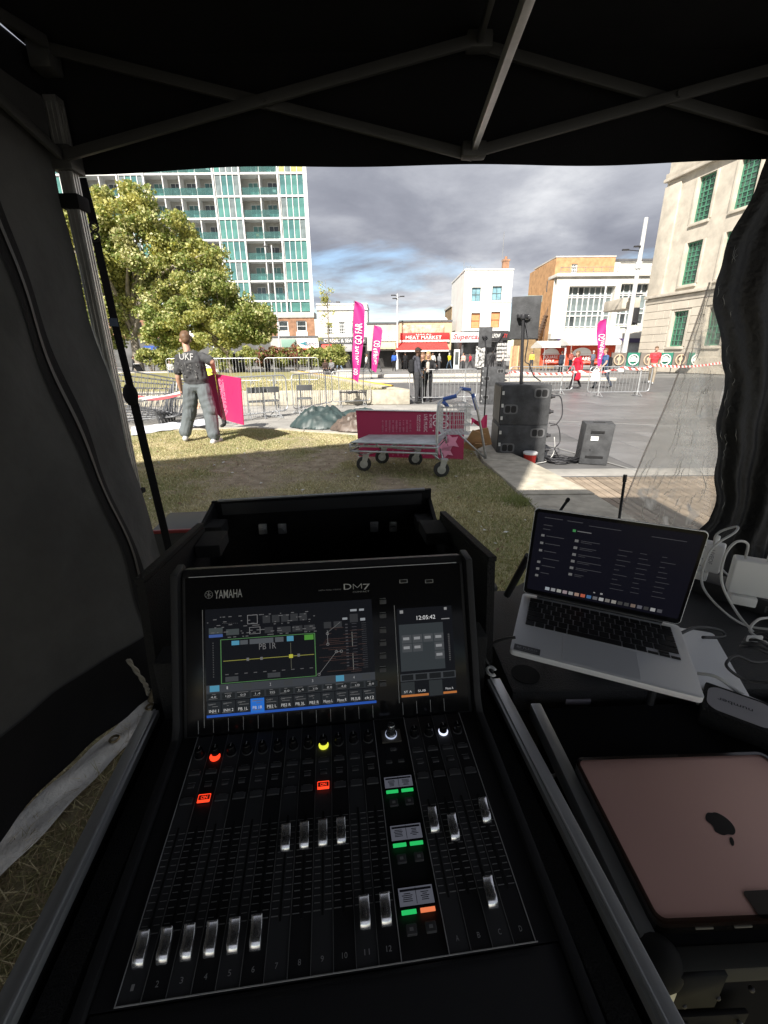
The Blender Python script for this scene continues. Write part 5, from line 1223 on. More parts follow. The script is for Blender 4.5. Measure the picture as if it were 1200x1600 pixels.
# couple in the middle
def gp(px, Y): return Vector((atY(px, 600, Y).x, Y, PZ))
a = person('man in dark grey hooded jacket and cap with a black backpack', gp(651, 15.5), 1.35 + 3.5, 1.78, cloth('charcoal', (.06, .062, .075)), cloth('grey_trouser', (.045, .046, .05)), C_SHOE, H_DARK, 2, 'stand', .0125, cap=cloth('cap_brown', (.05, .035, .03)), arms={'L': ((-.22, .10, 1.13), (-.10, .26, 1.10)), 'R': ((.24, .02, 1.12), (.23, .12, .90))}, bulk=1.1, hood=True)
backpack(a, 1.78 / 1.75, C_BLACK)
ph = person('blonde woman in black holding a phone, beside the backpack man', gp(668.5, 16.0), 2.9, 1.66, C_BLACK, C_BLACK, C_SHOE, H_BLOND, 0, 'stand', .0125, long_hair=True, arms={'L': ((-.25, .06, 1.14), (-.30, .24, 1.22)), 'R': ((.22, .1, 1.13), (.1, .25, 1.12))}, extra=[((0, .095, 1.06), .05, (0, .11, 1.36), .055, X2_)])
ph.children[0].data.materials[6] = cloth('cream', (.5, .45, .40))
q = MB(); k = 1.66 / 1.75; q.box(Vector((-.30, .34, 1.27)) * k, (.07, .012, .15)); tag(q.build('mobile_phone', m_black, None, bevel=.003), 'dark mobile phone in the hand of the blonde woman', 'phone'); o_ = bpy.data.objects['mobile_phone']; o_.matrix_world = wmat(ph)
person('woman with long brown hair half hidden behind the backpack man', gp(660.5, 16.6), 2.6, 1.64, cloth('brown', (.16, .09, .05)), C_BLACK, C_SHOE, H_BROWN, 0, 'stand', .016, long_hair=True)
# right hand group
a = person('woman in a long bright red coat walking past the red stall', gp(899, 21.2), 1.75, 1.66, cloth('red_coat', (.55, .018, .045)), C_BLACK, C_SHOE, H_BROWN, 0, 'walk', .0135, coat=.40, long_hair=True, phase=1, hood=True)
a = person('man in blue polo shirt with a dark backpack carrying a white bag', gp(941, 21.4), 1.6, 1.76, cloth('blue_polo', (.06, .11, .24)), cloth('navy_jeans', (.05, .06, .085)), C_SHOE, H_BROWN, 0, 'walk', .0135, sleeve='short', phase=-1, arms={'R': ((.24, .0, 1.12), (.24, .12, .9))})
backpack(a, 1.0, C_BLACK)
t_ = thing('carrier_bag', 'white carrier bag in the hand of the man in the blue polo', 'bag', gp(929, 21.1) + Vector((0, 0, .35)))
q = MB(); q.grid(lambda u, v: ((u - .5) * .36 * (1 - .25 * v), -.05 + .03 * math.sin(u * 9 + v * 5), v * .5), 8, 6); q.grid(lambda u, v: ((u - .5) * .36 * (1 - .25 * v), .05 + .03 * math.sin(u * 7 + v * 6), v * .5), 8, 6); q.build('bag_body', m_ltxt, t_, local=True, smooth=True)
q = MB(); q.tube(arc((0, 0, .5), .09, 0, math.pi, 8), .012, 5); q.build('handle', m_ltxt, t_, local=True)
person('man in a red football shirt near the banner fence', gp(1016, 24.5), 2.6, 1.86, cloth('red_shirt', (.50, .05, .06), .5), cloth('khaki', (.26, .22, .17)), C_WSHOE, H_BROWN, 0, 'walk', .016, sleeve='short', phase=1, bulk=1.05)
person('person in a dark padded coat facing the red stall', gp(873, 41), .3, 1.72, cloth('navy_coat', (.03, .035, .05)), C_BLACK, C_SHOE, H_DARK, 1, 'stand', .022, coat=.15, bulk=1.15)
# small figures far across the square
far = [('shopper in a yellow jacket and jeans by the meat market', 701, 50.5, .4, cloth('yellow', (.75, .55, .03)), C_JEAN, H_GREY, 0, 'walk', 1),
       ('shopper in a red jacket before the phone shop', 733, 48.5, 1.9, cloth('red', (.48, .03, .05)), C_DGREY, H_DARK, 1, 'walk', -1),
       ('shopper in a pale pink top beside the red jacket', 722, 49, 2.6, cloth('pale_pink', (.60, .38, .33)), C_DGREY, H_BROWN, 0, 'stand', 1),
       ('person in a bright blue jacket by the grey lamp post', 616, 47, .2, cloth('bright_blue', (.04, .12, .48)), C_BLACK, H_DARK, 1, 'stand', 1),
       ('person in dark clothes right of the lamp post', 633, 50, .3, C_BLACK, C_BLACK, H_DARK, 1, 'stand', 1),
       ('shopper in a white top behind the couple', 676, 48, 2.2, cloth('white_top', (.6, .6, .58)), C_JEAN, H_DARK, 1, 'walk', 1),
       ('shopper in grey under the red awning', 685, 49.5, -.8, cloth('mid_grey', (.2, .2, .21)), C_DGREY, H_GREY, 0, 'stand', 1),
       ('person in a dark top and blue jeans left of the tall flag', 532, 45, 1.2, cloth('plum', (.07, .045, .05)), cloth('light_jeans', (.2, .27, .38)), H_DARK, 1, 'walk', 1),
       ('pedestrian in a white top between the two flags', 573, 44, -1.2, cloth('white_top', (.6, .6, .58)), C_DGREY, H_BROWN, 0, 'walk', -1),
       ('pedestrian in grey just right of the middle flag', 591, 44, 1.2, cloth('mid_grey', (.2, .2, .21)), C_DGREY, H_DARK, 1, 'walk', 1),
       ('person in black standing before the phone shop poster', 767, 48, 3.0, C_BLACK, C_BLACK, H_DARK, 2, 'stand', 1),
       ('browser in a pale coat before the phone shop window', 783, 48, 1.4, cloth('pale_coat', (.55, .52, .48)), C_DGREY, H_GREY, 0, 'stand', 1),
       ('walker in a dark coat at the far left', 214, 40, -1.3, cloth('dark_coat', (.045, .045, .05)), C_BLACK, H_DARK, 0, 'walk', 1),
       ('person in black standing left of the litter bin', 371, 37.3, .3, C_BLACK, C_BLACK, H_DARK, 1, 'stand', 1),
       ('stallholder in yellow beside the timber hoarding', 827, 46, 2.7, cloth('stall_yellow', (.62, .42, .08)), C_DGREY, H_BROWN, 0, 'stand', 1),
       ('shopper in patterned red at the smaller stall', 887, 42.6, .5, cloth('patterned', (.35, .10, .08), .7), C_BLACK, H_BROWN, 0, 'stand', 1),
       ('man in a slate blue top before the wide red stall', 921, 41, .4, cloth('slate', (.12, .14, .19)), C_DGREY, H_GREY, 0, 'stand', 1)]
for (lab, px_, Y_, rz_, tp_, bt_, hr_, sk_, ps_, ph_) in far:
    person(lab, gp(px_, Y_), rz_ + random.uniform(-.2, .2), random.uniform(1.62, 1.80), tp_, bt_, C_SHOE, hr_, sk_, ps_, .026, phase=ph_, long_hair=random.random() < .3)
def seated(lab, px_, Y_, rz_, tp_, bt_, z=.0, sk_=1):
    a_ = person(lab, gp(px_, Y_) + Vector((0, 0, z)), rz_, 1.7, tp_, bt_, C_SHOE, H_DARK, sk_, 'sit', .024); return a_
seated('person in black sitting on the pale stone bench', 421, 37.85, math.pi, C_BLACK, C_BLACK)
seated('person in dark brown sitting on the bench end, left one of the pair', 510, 37.85, math.pi, cloth('dark_brown', (.06, .04, .035)), C_DGREY)
seated('person in grey sitting on the bench end, right one of the pair', 520, 37.85, math.pi - .4, cloth('mid_grey', (.2, .2, .21)), C_DGREY)
seated('person in white sitting on the bench behind the man with the board', 270, 37.85, math.pi + .5, cloth('white_top', (.6, .6, .58)), C_JEAN, 0, 0)
# pushchair
g0 = gp(224, 39.6); t_ = thing('pushchair', 'dark pushchair beside the walker at the far left', 'pushchair', g0)
q = MB()
for sx in (-.25, .25): q.tube([(sx, .35, .12), (sx, -.1, .55), (sx, -.55, 1.02)], .02, 5); q.tube([(sx, -.4, .12), (sx, .25, .6)], .02, 5)
q.tube([(-.25, -.55, 1.02), (.25, -.55, 1.02)], .022, 5); q.build('frame', m_galv, t_, local=True)
q = MB(); q.prism([(-.23, .25, .45), (-.23, -.2, .42), (-.23, -.42, .95), (-.23, -.30, 1.0), (-.23, -.05, .55), (-.23, .28, .55)], (.46, 0, 0)); q.build('seat', C_BLACK, t_, local=True)
for sx in (-.27, .27):
    for sy in (.35, -.4): q = MB(); q.cyl((sx - .02, sy, .12), (sx + .02, sy, .12), .12, n=12); q.build('wheel', m_dk, t_, local=True)
S.collection.children.unlink(TMP); bpy.data.collections.remove(TMP)
# ------------------------------------------------------------------ crowd barriers
def barrier_proto(L=2.3, H=1.08, m_galv=m_galv):
    t_ = thing('crowd_barrier', 'x', 'barrier', (0, 0, 0), 0, 'steel crowd barriers')
    r_ = .12; zb = .16
    q = MB(); pts = arc((L / 2 - r_, 0, H - r_), r_, 0, math.pi / 2, 4) + arc((-L / 2 + r_, 0, H - r_), r_, math.pi / 2, math.pi, 4) + arc((-L / 2 + r_, 0, zb + r_), r_, math.pi, 1.5 * math.pi, 4) + arc((L / 2 - r_, 0, zb + r_), r_, 1.5 * math.pi, 2 * math.pi, 4)
    q.tube(pts, .019, 6, closed=True); q.build('frame', m_galv, t_, local=True, smooth=True)
    q = MB(); n = 17
    for i in range(n): s_ = -L / 2 + L * (i + 1) / (n + 1); q.cyl((s_, 0, zb), (s_, 0, H), .007, n=5, caps=False)
    q.build('bars', m_galv, t_, local=True)
    for s_ in (-L / 2 + .42, L / 2 - .42):
        q = MB(); q.bar((s_, -.30, .02), (s_, .30, .02), .045, .03); q.cyl((s_, 0, .02), (s_, 0, H - .02), .02, n=6); q.bar((s_, -.28, .03), (s_, 0, .2), .02); q.bar((s_, .28, .03), (s_, 0, .2), .02); q.build('foot', m_galv, t_, local=True)
    return t_
bp0 = barrier_proto(); used_b = [False]
def barrier(label, p0, p1, tilt=0.0, z=PZ, L=2.3, src=None):
    src = src or bp0; o = src if not used_b[0] else copy_tree(src); used_b[0] = True
    p0 = Vector((p0[0], p0[1])); p1 = Vector((p1[0], p1[1])); d = p1 - p0; c = (p0 + p1) / 2
    o.location = (c.x, c.y, z); o.rotation_euler = (tilt, 0, math.atan2(d.y, d.x)); o.scale = (d.length / L, 1, 1)
    o['label'] = label; return o
barrier('steel crowd barrier behind the folding chairs, nearest on the left', (-4.05, 10.75), (-2.62, 12.4))
barrier('steel crowd barrier right of the folding chairs, before the raised lawn', (-2.5, 12.6), (-1.62, 14.6))
barrier('steel crowd barrier at the foot of the tall pink flag', (-1.62, 14.55), (-.42, 15.0))
barrier('steel crowd barrier just right of the standing couple', (.92, 15.75), (3.25, 15.85))
barrier('steel crowd barrier behind the speaker on the pole', (5.0, 18.2), (7.7, 18.6))
barrier('steel crowd barrier in front of the man in the blue polo', (7.75, 17.3), (10.2, 17.5))
barrier('far steel crowd barrier on the raised lawn at the left', (-10.2, 22), (-7.9, 22.3), z=BZ - .02)
barrier('far steel crowd barrier behind the hi-vis worker', (-7.6, 20), (-5.3, 20.1), z=BZ - .02)
barrier('far steel crowd barrier left of the tall flag, on the raised lawn', (-5.1, 20.1), (-2.8, 20.2), z=BZ - .02)
stk_lab = ['bottom one of the fanned pile of barriers at the left', 'second from the bottom of the fanned barrier pile', 'third from the bottom of the fanned barrier pile', 'fourth from the bottom of the fanned barrier pile', 'fifth from the bottom of the fanned barrier pile', 'topmost of the fanned pile of barriers at the left']
bp1 = barrier_proto(2.3, 1.08, mat('darker_grey_steel', (.16, .165, .175), .5, .6, var=.2, vscale=12)); used_b[0] = False  # piled barriers get a darker grey than the standing ones
for i, lb in enumerate(stk_lab):
    o = barrier('dark steel crowd barrier, ' + lb, (-7.3 - i * .02, 10.55 + i * .10), (-5.0 + i * .03, 10.85 + i * .12), src=bp1)
    o.rotation_euler = (rad(-66 + i * 8), rad(-3 + i * 3.0), math.atan2(.3, 2.15) + i * .05); o.location.z = PZ + .06 + i * .035; used_b[0] = True
# sagging tapes along the barriers on the right
q = MB(); P_ = [(3.4, 15.9, .78), (5.0, 17.8, .80), (7.7, 18.0, .78), (9.0, 17.38, .93), (10.2, 17.42, 1.0), (13.5, 18.5, 1.05)]
for a, c in zip(P_, P_[1:]):
    a, c = Vector(a), Vector(c); q.grid(lambda u, v: a.lerp(c, u) + Vector((0, 0, -.10 * math.sin(u * math.pi) + (v - .5) * .075)), 14, 1)
tag(q.build('barrier_tape', stripes('warning_tape_big', (.75, .10, .08), (.82, .80, .78), 2.6)), 'red and white warning tape strung along the right hand barriers', 'tape')
# ground sheet: pale strip lying on the lawn edge behind the man
q = MB(); a0, a1, a2, a3 = [atZ(*p, .012) for p in ((205, 668), (325, 655), (330, 664), (205, 681))]
q.grid(lambda u, v: a0.lerp(a1, u).lerp(a3.lerp(a2, u), v) + Vector((0, 0, .012 * math.sin(u * 23) * math.sin(v * 5 + u * 9) + .012)), 40, 6)
tag(q.build('ground_sheet', mat('white_sheet', (.66, .68, .74), .5, var=.15, vscale=6), smooth=True), 'white plastic sheet strip lying on the grass behind the man', 'sheet')

# ------------------------------------------------------------------ folding chairs
def folding_chair(label, loc, rz):
    t_ = thing('folding_chair', label, 'chair', loc, rz, 'grey folding chairs by the barrier')
    q = MB()
    for sx in (-.21, .21): q.tube([(sx, .25, .01), (sx, .02, .42), (sx, -.17, .80)], .012, 6)
    q.tube([(-.21, -.17, .80), (.21, -.17, .80)], .012, 6); q.tube([(-.21, .18, .12), (.21, .18, .12)], .01, 6); q.build('front_frame', m_galv, t_, local=True)
    q = MB()
    for sx in (-.18, .18): q.tube([(sx, -.24, .01), (sx, .16, .44)], .011, 6)
    q.tube([(-.18, -.19, .08), (.18, -.19, .08)], .01, 6); q.build('rear_frame', m_galv, t_, local=True)
    q = MB(); q.box((0, -.02, .44), (.38, .36, .03)); q.build('seat', mat('chair_grey', (.11, .115, .12), .6), t_, local=True, bevel=.01)
    q = MB(); q.grid(lambda u, v: ((u - .5) * .42, -.125 - .05 * v - .03 * math.sin(u * math.pi), .66 + .15 * v), 8, 3); q.grid(lambda u, v: ((u - .5) * .42, -.14 - .05 * v - .03 * math.sin(u * math.pi), .66 + .15 * v), 8, 3); q.build('backrest', mat('chair_grey', (.11, .115, .12), .6), t_, local=True, smooth=True)
folding_chair('grey folding chair, left one of the pair by the barrier', (-3.35, 11.95, PZ), .35)
folding_chair('grey folding chair, right one of the pair by the barrier', (-3.0, 12.15, PZ), .35)
folding_chair('grey folding chair standing alone behind the green tarpaulin', (-2.2, 12.75, PZ), .25)

# ------------------------------------------------------------------ tarpaulins
def heap(label, name, cx, cy, rx, ry, h, m_, seed, z=PZ, sharp=2.2, cat='tarpaulin'):
    n = 56; us = np.linspace(-1, 1, n); A, B = np.meshgrid(us, us)
    ang = np.arctan2(B, A); rr = np.sqrt(A * A + B * B)
    edge = 1 - .22 * (fbm(np.cos(ang) * 1.7 + 5, np.sin(ang) * 1.7 + 5, seed, 3))
    f = np.clip(1 - (rr / edge) ** 1.6, 0, 1)
    rid = 1 - np.abs(fbm(A * 2.6 + 7, B * 2.6 + 3, seed + 5, 3) - .5) * 4.2
    rid2 = 1 - np.abs(fbm(A * 5.5 + 1, B * 5.5 + 9, seed + 9, 2) - .5) * 3
    Z = h * f ** .75 * (.60 + .16 * np.clip(rid, 0, 1) ** 1.3 + .24 * np.clip(rid2, 0, 1) ** 1.5) 
    sc = np.minimum(1, edge / np.maximum(rr, 1e-6)); X_ = cx + A * rx * np.where(rr > edge, sc, 1); Y_ = cy + B * ry * np.where(rr > edge, sc, 1)
    me = bpy.data.meshes.new(name); idx = np.arange(n * n).reshape(n, n); fc = np.stack([idx[:-1, :-1], idx[:-1, 1:], idx[1:, 1:], idx[1:, :-1]], -1).reshape(-1, 4)
    me.from_pydata(np.stack([X_, Y_, Z + z + .012], -1).reshape(-1, 3).tolist(), [], fc.tolist()); me.polygons.foreach_set('use_smooth', [True] * len(me.polygons))
    return tag(link(name, me, None, m_), label, cat)
m_tarp = mat('green_tarp', (.030, .050, .049), .5, var=.3, vscale=4, spec=.6); m_tarp2 = mat('brown_tarp', (.10, .075, .06), .5, var=.35, vscale=6)
heap('crumpled dark green tarpaulin on the paving before the barrier', 'tarpaulin', -1.45, 10.6, .85, .8, .54, m_tarp, 3)
heap('flat end of green tarpaulin trailing to the right', 'tarpaulin', -.55, 11.0, .95, .6, .38, m_tarp, 14)
heap('crumpled brown tarpaulin beside the green one', 'tarpaulin', -.62, 9.95, .62, .5, .40, m_tarp2, 22)

# ------------------------------------------------------------------ pink sign board behind the trolley
PBY = 6.45
c = [atY(556, 641, PBY + .12), atY(726, 644, PBY + .12), atY(724, 718, PBY - .12), atY(561, 713, PBY - .12)]
t_ = thing('sign_board', 'long crimson sign board standing on edge behind the trolley', 'sign board', (c[3] + c[2]) / 2)
m_crim = mat('crimson_board', (.36, .008, .062), .45); q = slab(c, (0, 1, .05), .03); bd = q.build('board_face', m_crim, t_)
q = MB(); q.bar(c[0] + Vector((0, -.004, .006)), c[1] + Vector((0, -.004, .006)), .04, .012); q.build('board_edge', m_ltxt, t_)
ux = (c[1] - c[0]).normalized(); uy = (c[0] - c[3]).normalized()
def bt(body, px, py, w, h, rot=0.0, m_=None):
    p_ = atP(px, py, c[0], ux.cross(uy)); M = frame(p_ + Vector((0, -.006, 0)), ux, uy) @ Matrix.Rotation(rot, 4, 'Z'); return text(body, M, w, h, m_ or mat('board_print', (.80, .62, .66), .6), bd, off=.005)
bt('GO !', 683, 660, .26, .13, -math.pi / 2); bt('GO', 694, 658, .2, .13, -math.pi / 2); bt('LIVE MUSIC', 665, 661, .26, .05, -math.pi / 2); bt('& MORE', 673, 658, .2, .04, -math.pi / 2); bt('EVERYONE\nWELCOME', 654, 661, .24, .05, -math.pi / 2)
q = MB()
for i in range(9):
    for j in range(14):
        if random.random() < .8: p_ = atP(598 + i * 5.4, 657 + j * 1.35, c[0], ux.cross(uy)) + Vector((0, -.006, 0)); q.box(p_, (.03 * random.uniform(.5, 1), .002, .007))
    for j in range(18):
        if random.random() < .6: p_ = atP(598 + i * 8, 688 + j * 1.4, c[0], ux.cross(uy)) + Vector((0, -.006, 0)); q.box(p_, (.03 * random.uniform(.4, 1), .002, .006))
tag(q.build('print_lines', mat('board_print_dim', (.62, .22, .32), .6), bd), kind='stuff')
q = MB()
for px_, py_, s_ in ((690, 695, .16), (705, 690, .13), (697, 704, .12)): p_ = atP(px_, py_, c[0], ux.cross(uy)) + Vector((0, -.008, 0)); q.prism([p_ + ux * (s_ * math.cos(a)) * (1 if k % 2 else .5) + uy * (s_ * math.sin(a)) * (1 if k % 2 else .5) for k, a in enumerate(np.linspace(0, 2 * math.pi, 11)[:-1])], (0, .004, 0))
q.build('print_motif', mat('board_motif', (.78, .30, .42), .6), bd)

# ------------------------------------------------------------------ flatbed trolley
T0 = atZ(572, 731, 0); T1 = atZ(690, 746, 0)
tr = thing('flatbed_trolley', 'galvanised flatbed shopping trolley with blue handle and wire basket', 'trolley', ((T0 + T1) / 2).xy.to_3d())
m_bed = mat('trolley_bed', (.50, .53, .53), .4, .6, col2=(.30, .33, .33), vscale=8)
q = MB(); zb = .40
bc = [atZ(556, 684, zb), atZ(698, 684, zb), atZ(722, 664, zb), atZ(592, 674, zb)]
bc = [Vector((-.42, 5.55, zb)), Vector((.66, 5.35, zb)), Vector((.86, 6.02, zb)), Vector((-.20, 6.10, zb))]
q.prism(bc, (0, 0, .015)); q.build('deck', m_bed, tr, bevel=.004)
q = MB(); q.tube([b_ + Vector((0, 0, -.03)) for b_ in bc], .016, 7, closed=True); q.tube([b_ + Vector((0, 0, -.10)) for b_ in (bc[3], bc[0], bc[1])], .014, 7)
for b_ in bc: q.cyl(b_ + Vector((0, 0, -.10)), b_ + Vector((0, 0, 0)), .012, n=6)
q.build('deck_rail', m_galv, tr, smooth=True)
wheels = [(-.26, 5.70), (-.02, 6.12), (.44, 5.98), (.72, 5.36)]
for wx_, wy_ in wheels:
    big = wy_ < 5.4; r_ = .098
    q = MB(); q.cyl((wx_, wy_ - .022, r_), (wx_, wy_ + .022, r_), r_, n=20); w_ = q.build('wheel', mat('rubber', (.035, .035, .035), .7), tr, bevel=.012)
    q = MB(); q.cyl((wx_, wy_ - .026, r_), (wx_, wy_ + .026, r_), r_ * .55, n=14); q.build('hub', m_galv, w_)
    q = MB()
    for s_ in (-.034, .034): q.prism([(wx_ - .03, wy_ + s_, r_ - .01), (wx_ + .03, wy_ + s_, r_ - .01), (wx_ + .07, wy_ + s_, .22), (wx_ - .01, wy_ + s_, .22)], (0, .004, 0))
    q.box((wx_ + .03, wy_, .225), (.09, .085, .012)); q.build('castor_fork', m_galv, tr)
q = MB(); dk_ = lambda u, v: bc[0].lerp(bc[1], u).lerp(bc[3].lerp(bc[2], u), v) + Vector((0, 0, -.10))
for (wx_, wy_), (u0, v0), (u1, v1) in zip(wheels, ((.02, .05), (.1, .95), (.35, .5), (.93, .05)), ((.30, .10), (.4, .95), (.75, .95), (.99, .4))):
    q.tube([dk_(u0, v0), (wx_ - .02, wy_ + .02, .21)], .012, 6); q.tube([dk_(u1, v1), (wx_ + .02, wy_ + .02, .21)], .012, 6)
tag(q.build('leg_struts', m_galv, tr, smooth=True), kind='stuff')
# upright handle frame with blue grips
hA = Vector((.66, 5.42, .22)); hB = Vector((1.16, 5.95, .22))
pl = lambda p, z, dx=0, dy=0: Vector((p.x + dx, p.y + dy, z))
q = MB(); q.tube(spline([hA, pl(hA, .80), pl(hA, .93, .05, .03), pl(hA, .98, .20, .02)], 5), .017, 8); q.tube(spline([Vector((.98, 6.25, .02)) + Vector((.5, .0, 0)), pl(hB, .70, .10), pl(hB, .96, 0), pl(hB, 1.03, -.14, -.02)], 5), .017, 8)
q.tube([pl(hA, .98, .20, .02), pl(hB, 1.03, -.14, -.02)], .016, 8); q.tube([Vector((1.48, 6.25, .02)), Vector((1.0, 6.1, .45))], .013, 7); q.tube([pl(hA, .5), pl(hA, .5, .25, .5)], .012, 6)
q.build('handle_frame', m_galv, tr, smooth=True)
m_blue = mat('blue_plastic', (.05, .12, .42), .4)
for a, b_ in ((pl(hA, .94, .06, .03), pl(hA, .98, .22, .02)), (pl(hB, 1.03, -.16, -.02), pl(hB, 1.01, -.02)), (pl(hB, .96, .01), pl(hB, .76, .08)), (pl(hA, .90, .08, .1), pl(hA, .84, .14, .2))):
    q = MB(); q.cyl(a, b_, .024, n=10); q.build('blue_grip', m_blue, tr, smooth=.6)
# wire basket
q = MB(); o_ = Vector((.74, 5.55, .50)); bw, bd_, bh = .34, .42, .34
crn = [Vector((0, 0, 0)), Vector((bw, .02, 0)), Vector((bw, bd_, 0)), Vector((0, bd_, 0))]
for z, g_ in ((0, 0), (.12, .01), (.24, .02), (bh, .03)): q.tube([o_ + c_ + Vector(((-g_ if c_.x < .1 else g_), (-g_ if c_.y < .1 else g_), z)) for c_ in crn], .005 if z < bh else .008, 5, closed=True)
for i in range(8): s_ = bw * i / 7; q.cyl(o_ + Vector((s_, 0, 0)), o_ + Vector((s_, 0, bh)), .0035, n=4); q.cyl(o_ + Vector((s_, bd_, 0)), o_ + Vector((s_, bd_, bh)), .0035, n=4); q.cyl(o_ + Vector((s_, 0, 0)), o_ + Vector((s_, bd_, 0)), .004, n=4)
for i in range(8): s_ = bd_ * i / 7; q.cyl(o_ + Vector((0, s_, 0)), o_ + Vector((0, s_, bh)), .0035, n=4); q.cyl(o_ + Vector((bw, s_, 0)), o_ + Vector((bw, s_, bh)), .0035, n=4); q.cyl(o_ + Vector((0, s_, 0)), o_ + Vector((bw, s_, 0)), .004, n=4)
q.build('wire_basket', m_galv, tr)
# cardboard packaging and pink cloth by the trolley
cb_ = thing('cardboard_box', 'flattened brown cardboard box leaning on the concrete edging', 'cardboard', (1.45, 6.75, .0))
for i, (p_, r_) in enumerate((((1.36, 6.62, .22), (.5, .3, .2)), ((1.50, 6.66, .26), (.4, -.25, -.3)), ((1.42, 6.70, .12), (1.1, .1, .4)))):
    q = MB(); q.box(p_, (.22, .012, .34 - i * .04), Euler(r_).to_matrix()); q.build('flap', mat('cardboard', (.42, .25, .12), .9, var=.12), cb_)
q = MB(); q.grid(lambda u, v: (1.32 + .24 * u, 6.66 + .05 * v + .03 * math.sin(u * 9), .44 + .07 * math.sin(u * 5 + v * 3) + .08 * v), 8, 5)
tag(q.build('pink_cloth', m_pinkboard, smooth=True), 'scrap of pink cloth on top of the leaning cardboard', 'cloth')

# ------------------------------------------------------------------ loudspeakers
m_cab = mat('speaker_paint', (.056, .058, .062), .62, var=.35, vscale=6, bump=.5, bscale=120, spec=.35); m_hole = mat('speaker_recess', (.008, .008, .009), .7); m_grille = mat('speaker_grille', (.022, .022, .024), .5, .3)
def subwoofer(label, loc, rz, w=.70, d=.78, h=.57, group='stacked subwoofers'):
    t_ = thing('subwoofer', label, 'speaker', loc, rz, group)
    q = MB(); q.box((0, 0, h / 2), (w, d, h)); q.build('cabinet', m_cab, t_, local=True, bevel=.012)
    for (hx, hz) in ((.21, h * .80), (-.21, h * .40)):
        q = MB(); pr = [(hx + .105 * math.copysign(abs(math.cos(a)) ** .5, math.cos(a)), -d / 2 - .001, hz + .070 * math.copysign(abs(math.sin(a)) ** .5, math.sin(a))) for a in np.linspace(0, 2 * math.pi, 21)[:-1]]
        q.prism(pr, (0, -.006, 0)); p_ = q.build('handle_plate', mat('handle_grey', (.11, .112, .118), .5), t_, local=True)
        for s_ in (-.042, .042):
            q = MB(); q.prism([(hx + s_ + .038 * math.copysign(abs(math.cos(a)) ** .6, math.cos(a)), -d / 2 - .0085, hz + .050 * math.copysign(abs(math.sin(a)) ** .6, math.sin(a))) for a in np.linspace(0, 2 * math.pi, 17)[:-1]], (0, .003, 0)); q.build('hand_hole', m_hole, p_, local=True)
    q = MB(); q.box((-w / 2 - .004, 0, h / 2), (.012, d - .08, h - .06)); q.build('grille', m_grille, t_, local=True)
    for zz_ in (.1, .28, .46): q = MB(); q.box((-w / 2 + .02, -d / 2 - .004, zz_), (.03, .012, .05)); q.build('rigging_bolt', m_galv, t_, local=True)
    for s_ in (.18, .40): 
        q = MB(); q.cyl((w / 2, -.25, s_), (w / 2 + .05, -.25, s_), .035, n=12); q.cyl((w / 2 + .05, -.25, s_), (w / 2 + .09, -.25, s_), .022, n=10); q.build('castor', m_dk, t_, local=True)
    return t_
sp = Vector((2.12, 6.98, PZ)); rz_ = -.10
subwoofer('lower black subwoofer of the near stack with oval handles', sp, rz_)
subwoofer('upper black subwoofer of the near stack, carrying the pole', sp + Vector((0, 0, .572)), rz_)
def top_speaker(label, base, ztop0, ztop1, X, Y, w, rz, lab_pole, d=.34):
    """square backed cabinet on a pole"""
    p_ = thing('speaker_pole', lab_pole, 'speaker pole', base)
    q = MB(); q.cyl(base, (X, Y + .06, (ztop0 + ztop1) / 2), .026, .020, n=12); q.build('pole', m_dk, p_, smooth=.6)
    q = MB(); q.cyl((X - .0, Y + .06, (ztop0 + ztop1) / 2 - .02), (X, Y + .06, (ztop0 + ztop1) / 2 + .04), .04, n=12); q.box((X, Y + .1, (ztop0 + ztop1) / 2 + .02), (.14, .10, .05)); q.build('clamp', m_dk, p_, bevel=.006)
    t_ = thing('loudspeaker', label, 'speaker', (X, Y, ztop0), rz, 'pole mounted loudspeakers')
    h = ztop1 - ztop0
    q = MB(); q.prism([(-w / 2, .14, 0), (w / 2, .14, 0), (w / 2 * .86, .14 + d, 0), (-w / 2 * .86, .14 + d, 0)], (0, 0, h)); q.build('cabinet', m_cab, t_, local=True, bevel=.012)
    q = MB(); q.box((0, .135, h / 2), (.10, .02, .06)); q.build('mount_plate', m_galv, t_, local=True, bevel=.006)
    for s_ in (-.04, .05): q = MB(); q.cyl((s_, .10, h / 2 + .0), (s_, .14, h / 2), .022, n=12); q.build('connector', m_dk, t_, local=True)
    return t_
tX = atY(815, 498, 6.75)
top_speaker('near square backed loudspeaker on a pole, tilted against the sky', Vector((2.05, 6.8, PZ + 1.145)), atY(815, 530, 6.95).z, atY(815, 464, 6.95).z, tX.x + .03, 6.72, .40, -.35, 'black pole rising from the near subwoofer stack')
q = MB(); z0 = tX.z; q.tube(spline([(tX.x + .07, 6.84, z0), (tX.x + .10, 6.70, z0 - .25), (tX.x + .10, 6.74, z0 - .55), (tX.x + .16, 6.72, 1.3), (2.2, 6.74, 1.15), (2.32, 6.76, 1.065)], 6), .009, 6)
tag(q.build('speaker_cable', m_dk, smooth=True), 'black cable hanging from the near pole speaker to the subwoofer', 'cable')
s2 = Vector((3.62, 15.2, PZ))
subwoofer('lower subwoofer of the far stack by the barrier', s2, -.15, .72, .7, .58); subwoofer('upper subwoofer of the far stack by the barrier', s2 + Vector((0, 0, .582)), -.15, .72, .7, .58)
t2 = atY(757, 527, 15.0); top_speaker('far smaller loudspeaker on a pole before the phone shop', Vector((3.40, 15.1, PZ + 1.165)), atY(757, 543, 15.2).z, atY(757, 511, 15.2).z, t2.x + .02, 15.0, .42, -.25, 'black pole rising from the far subwoofer stack')
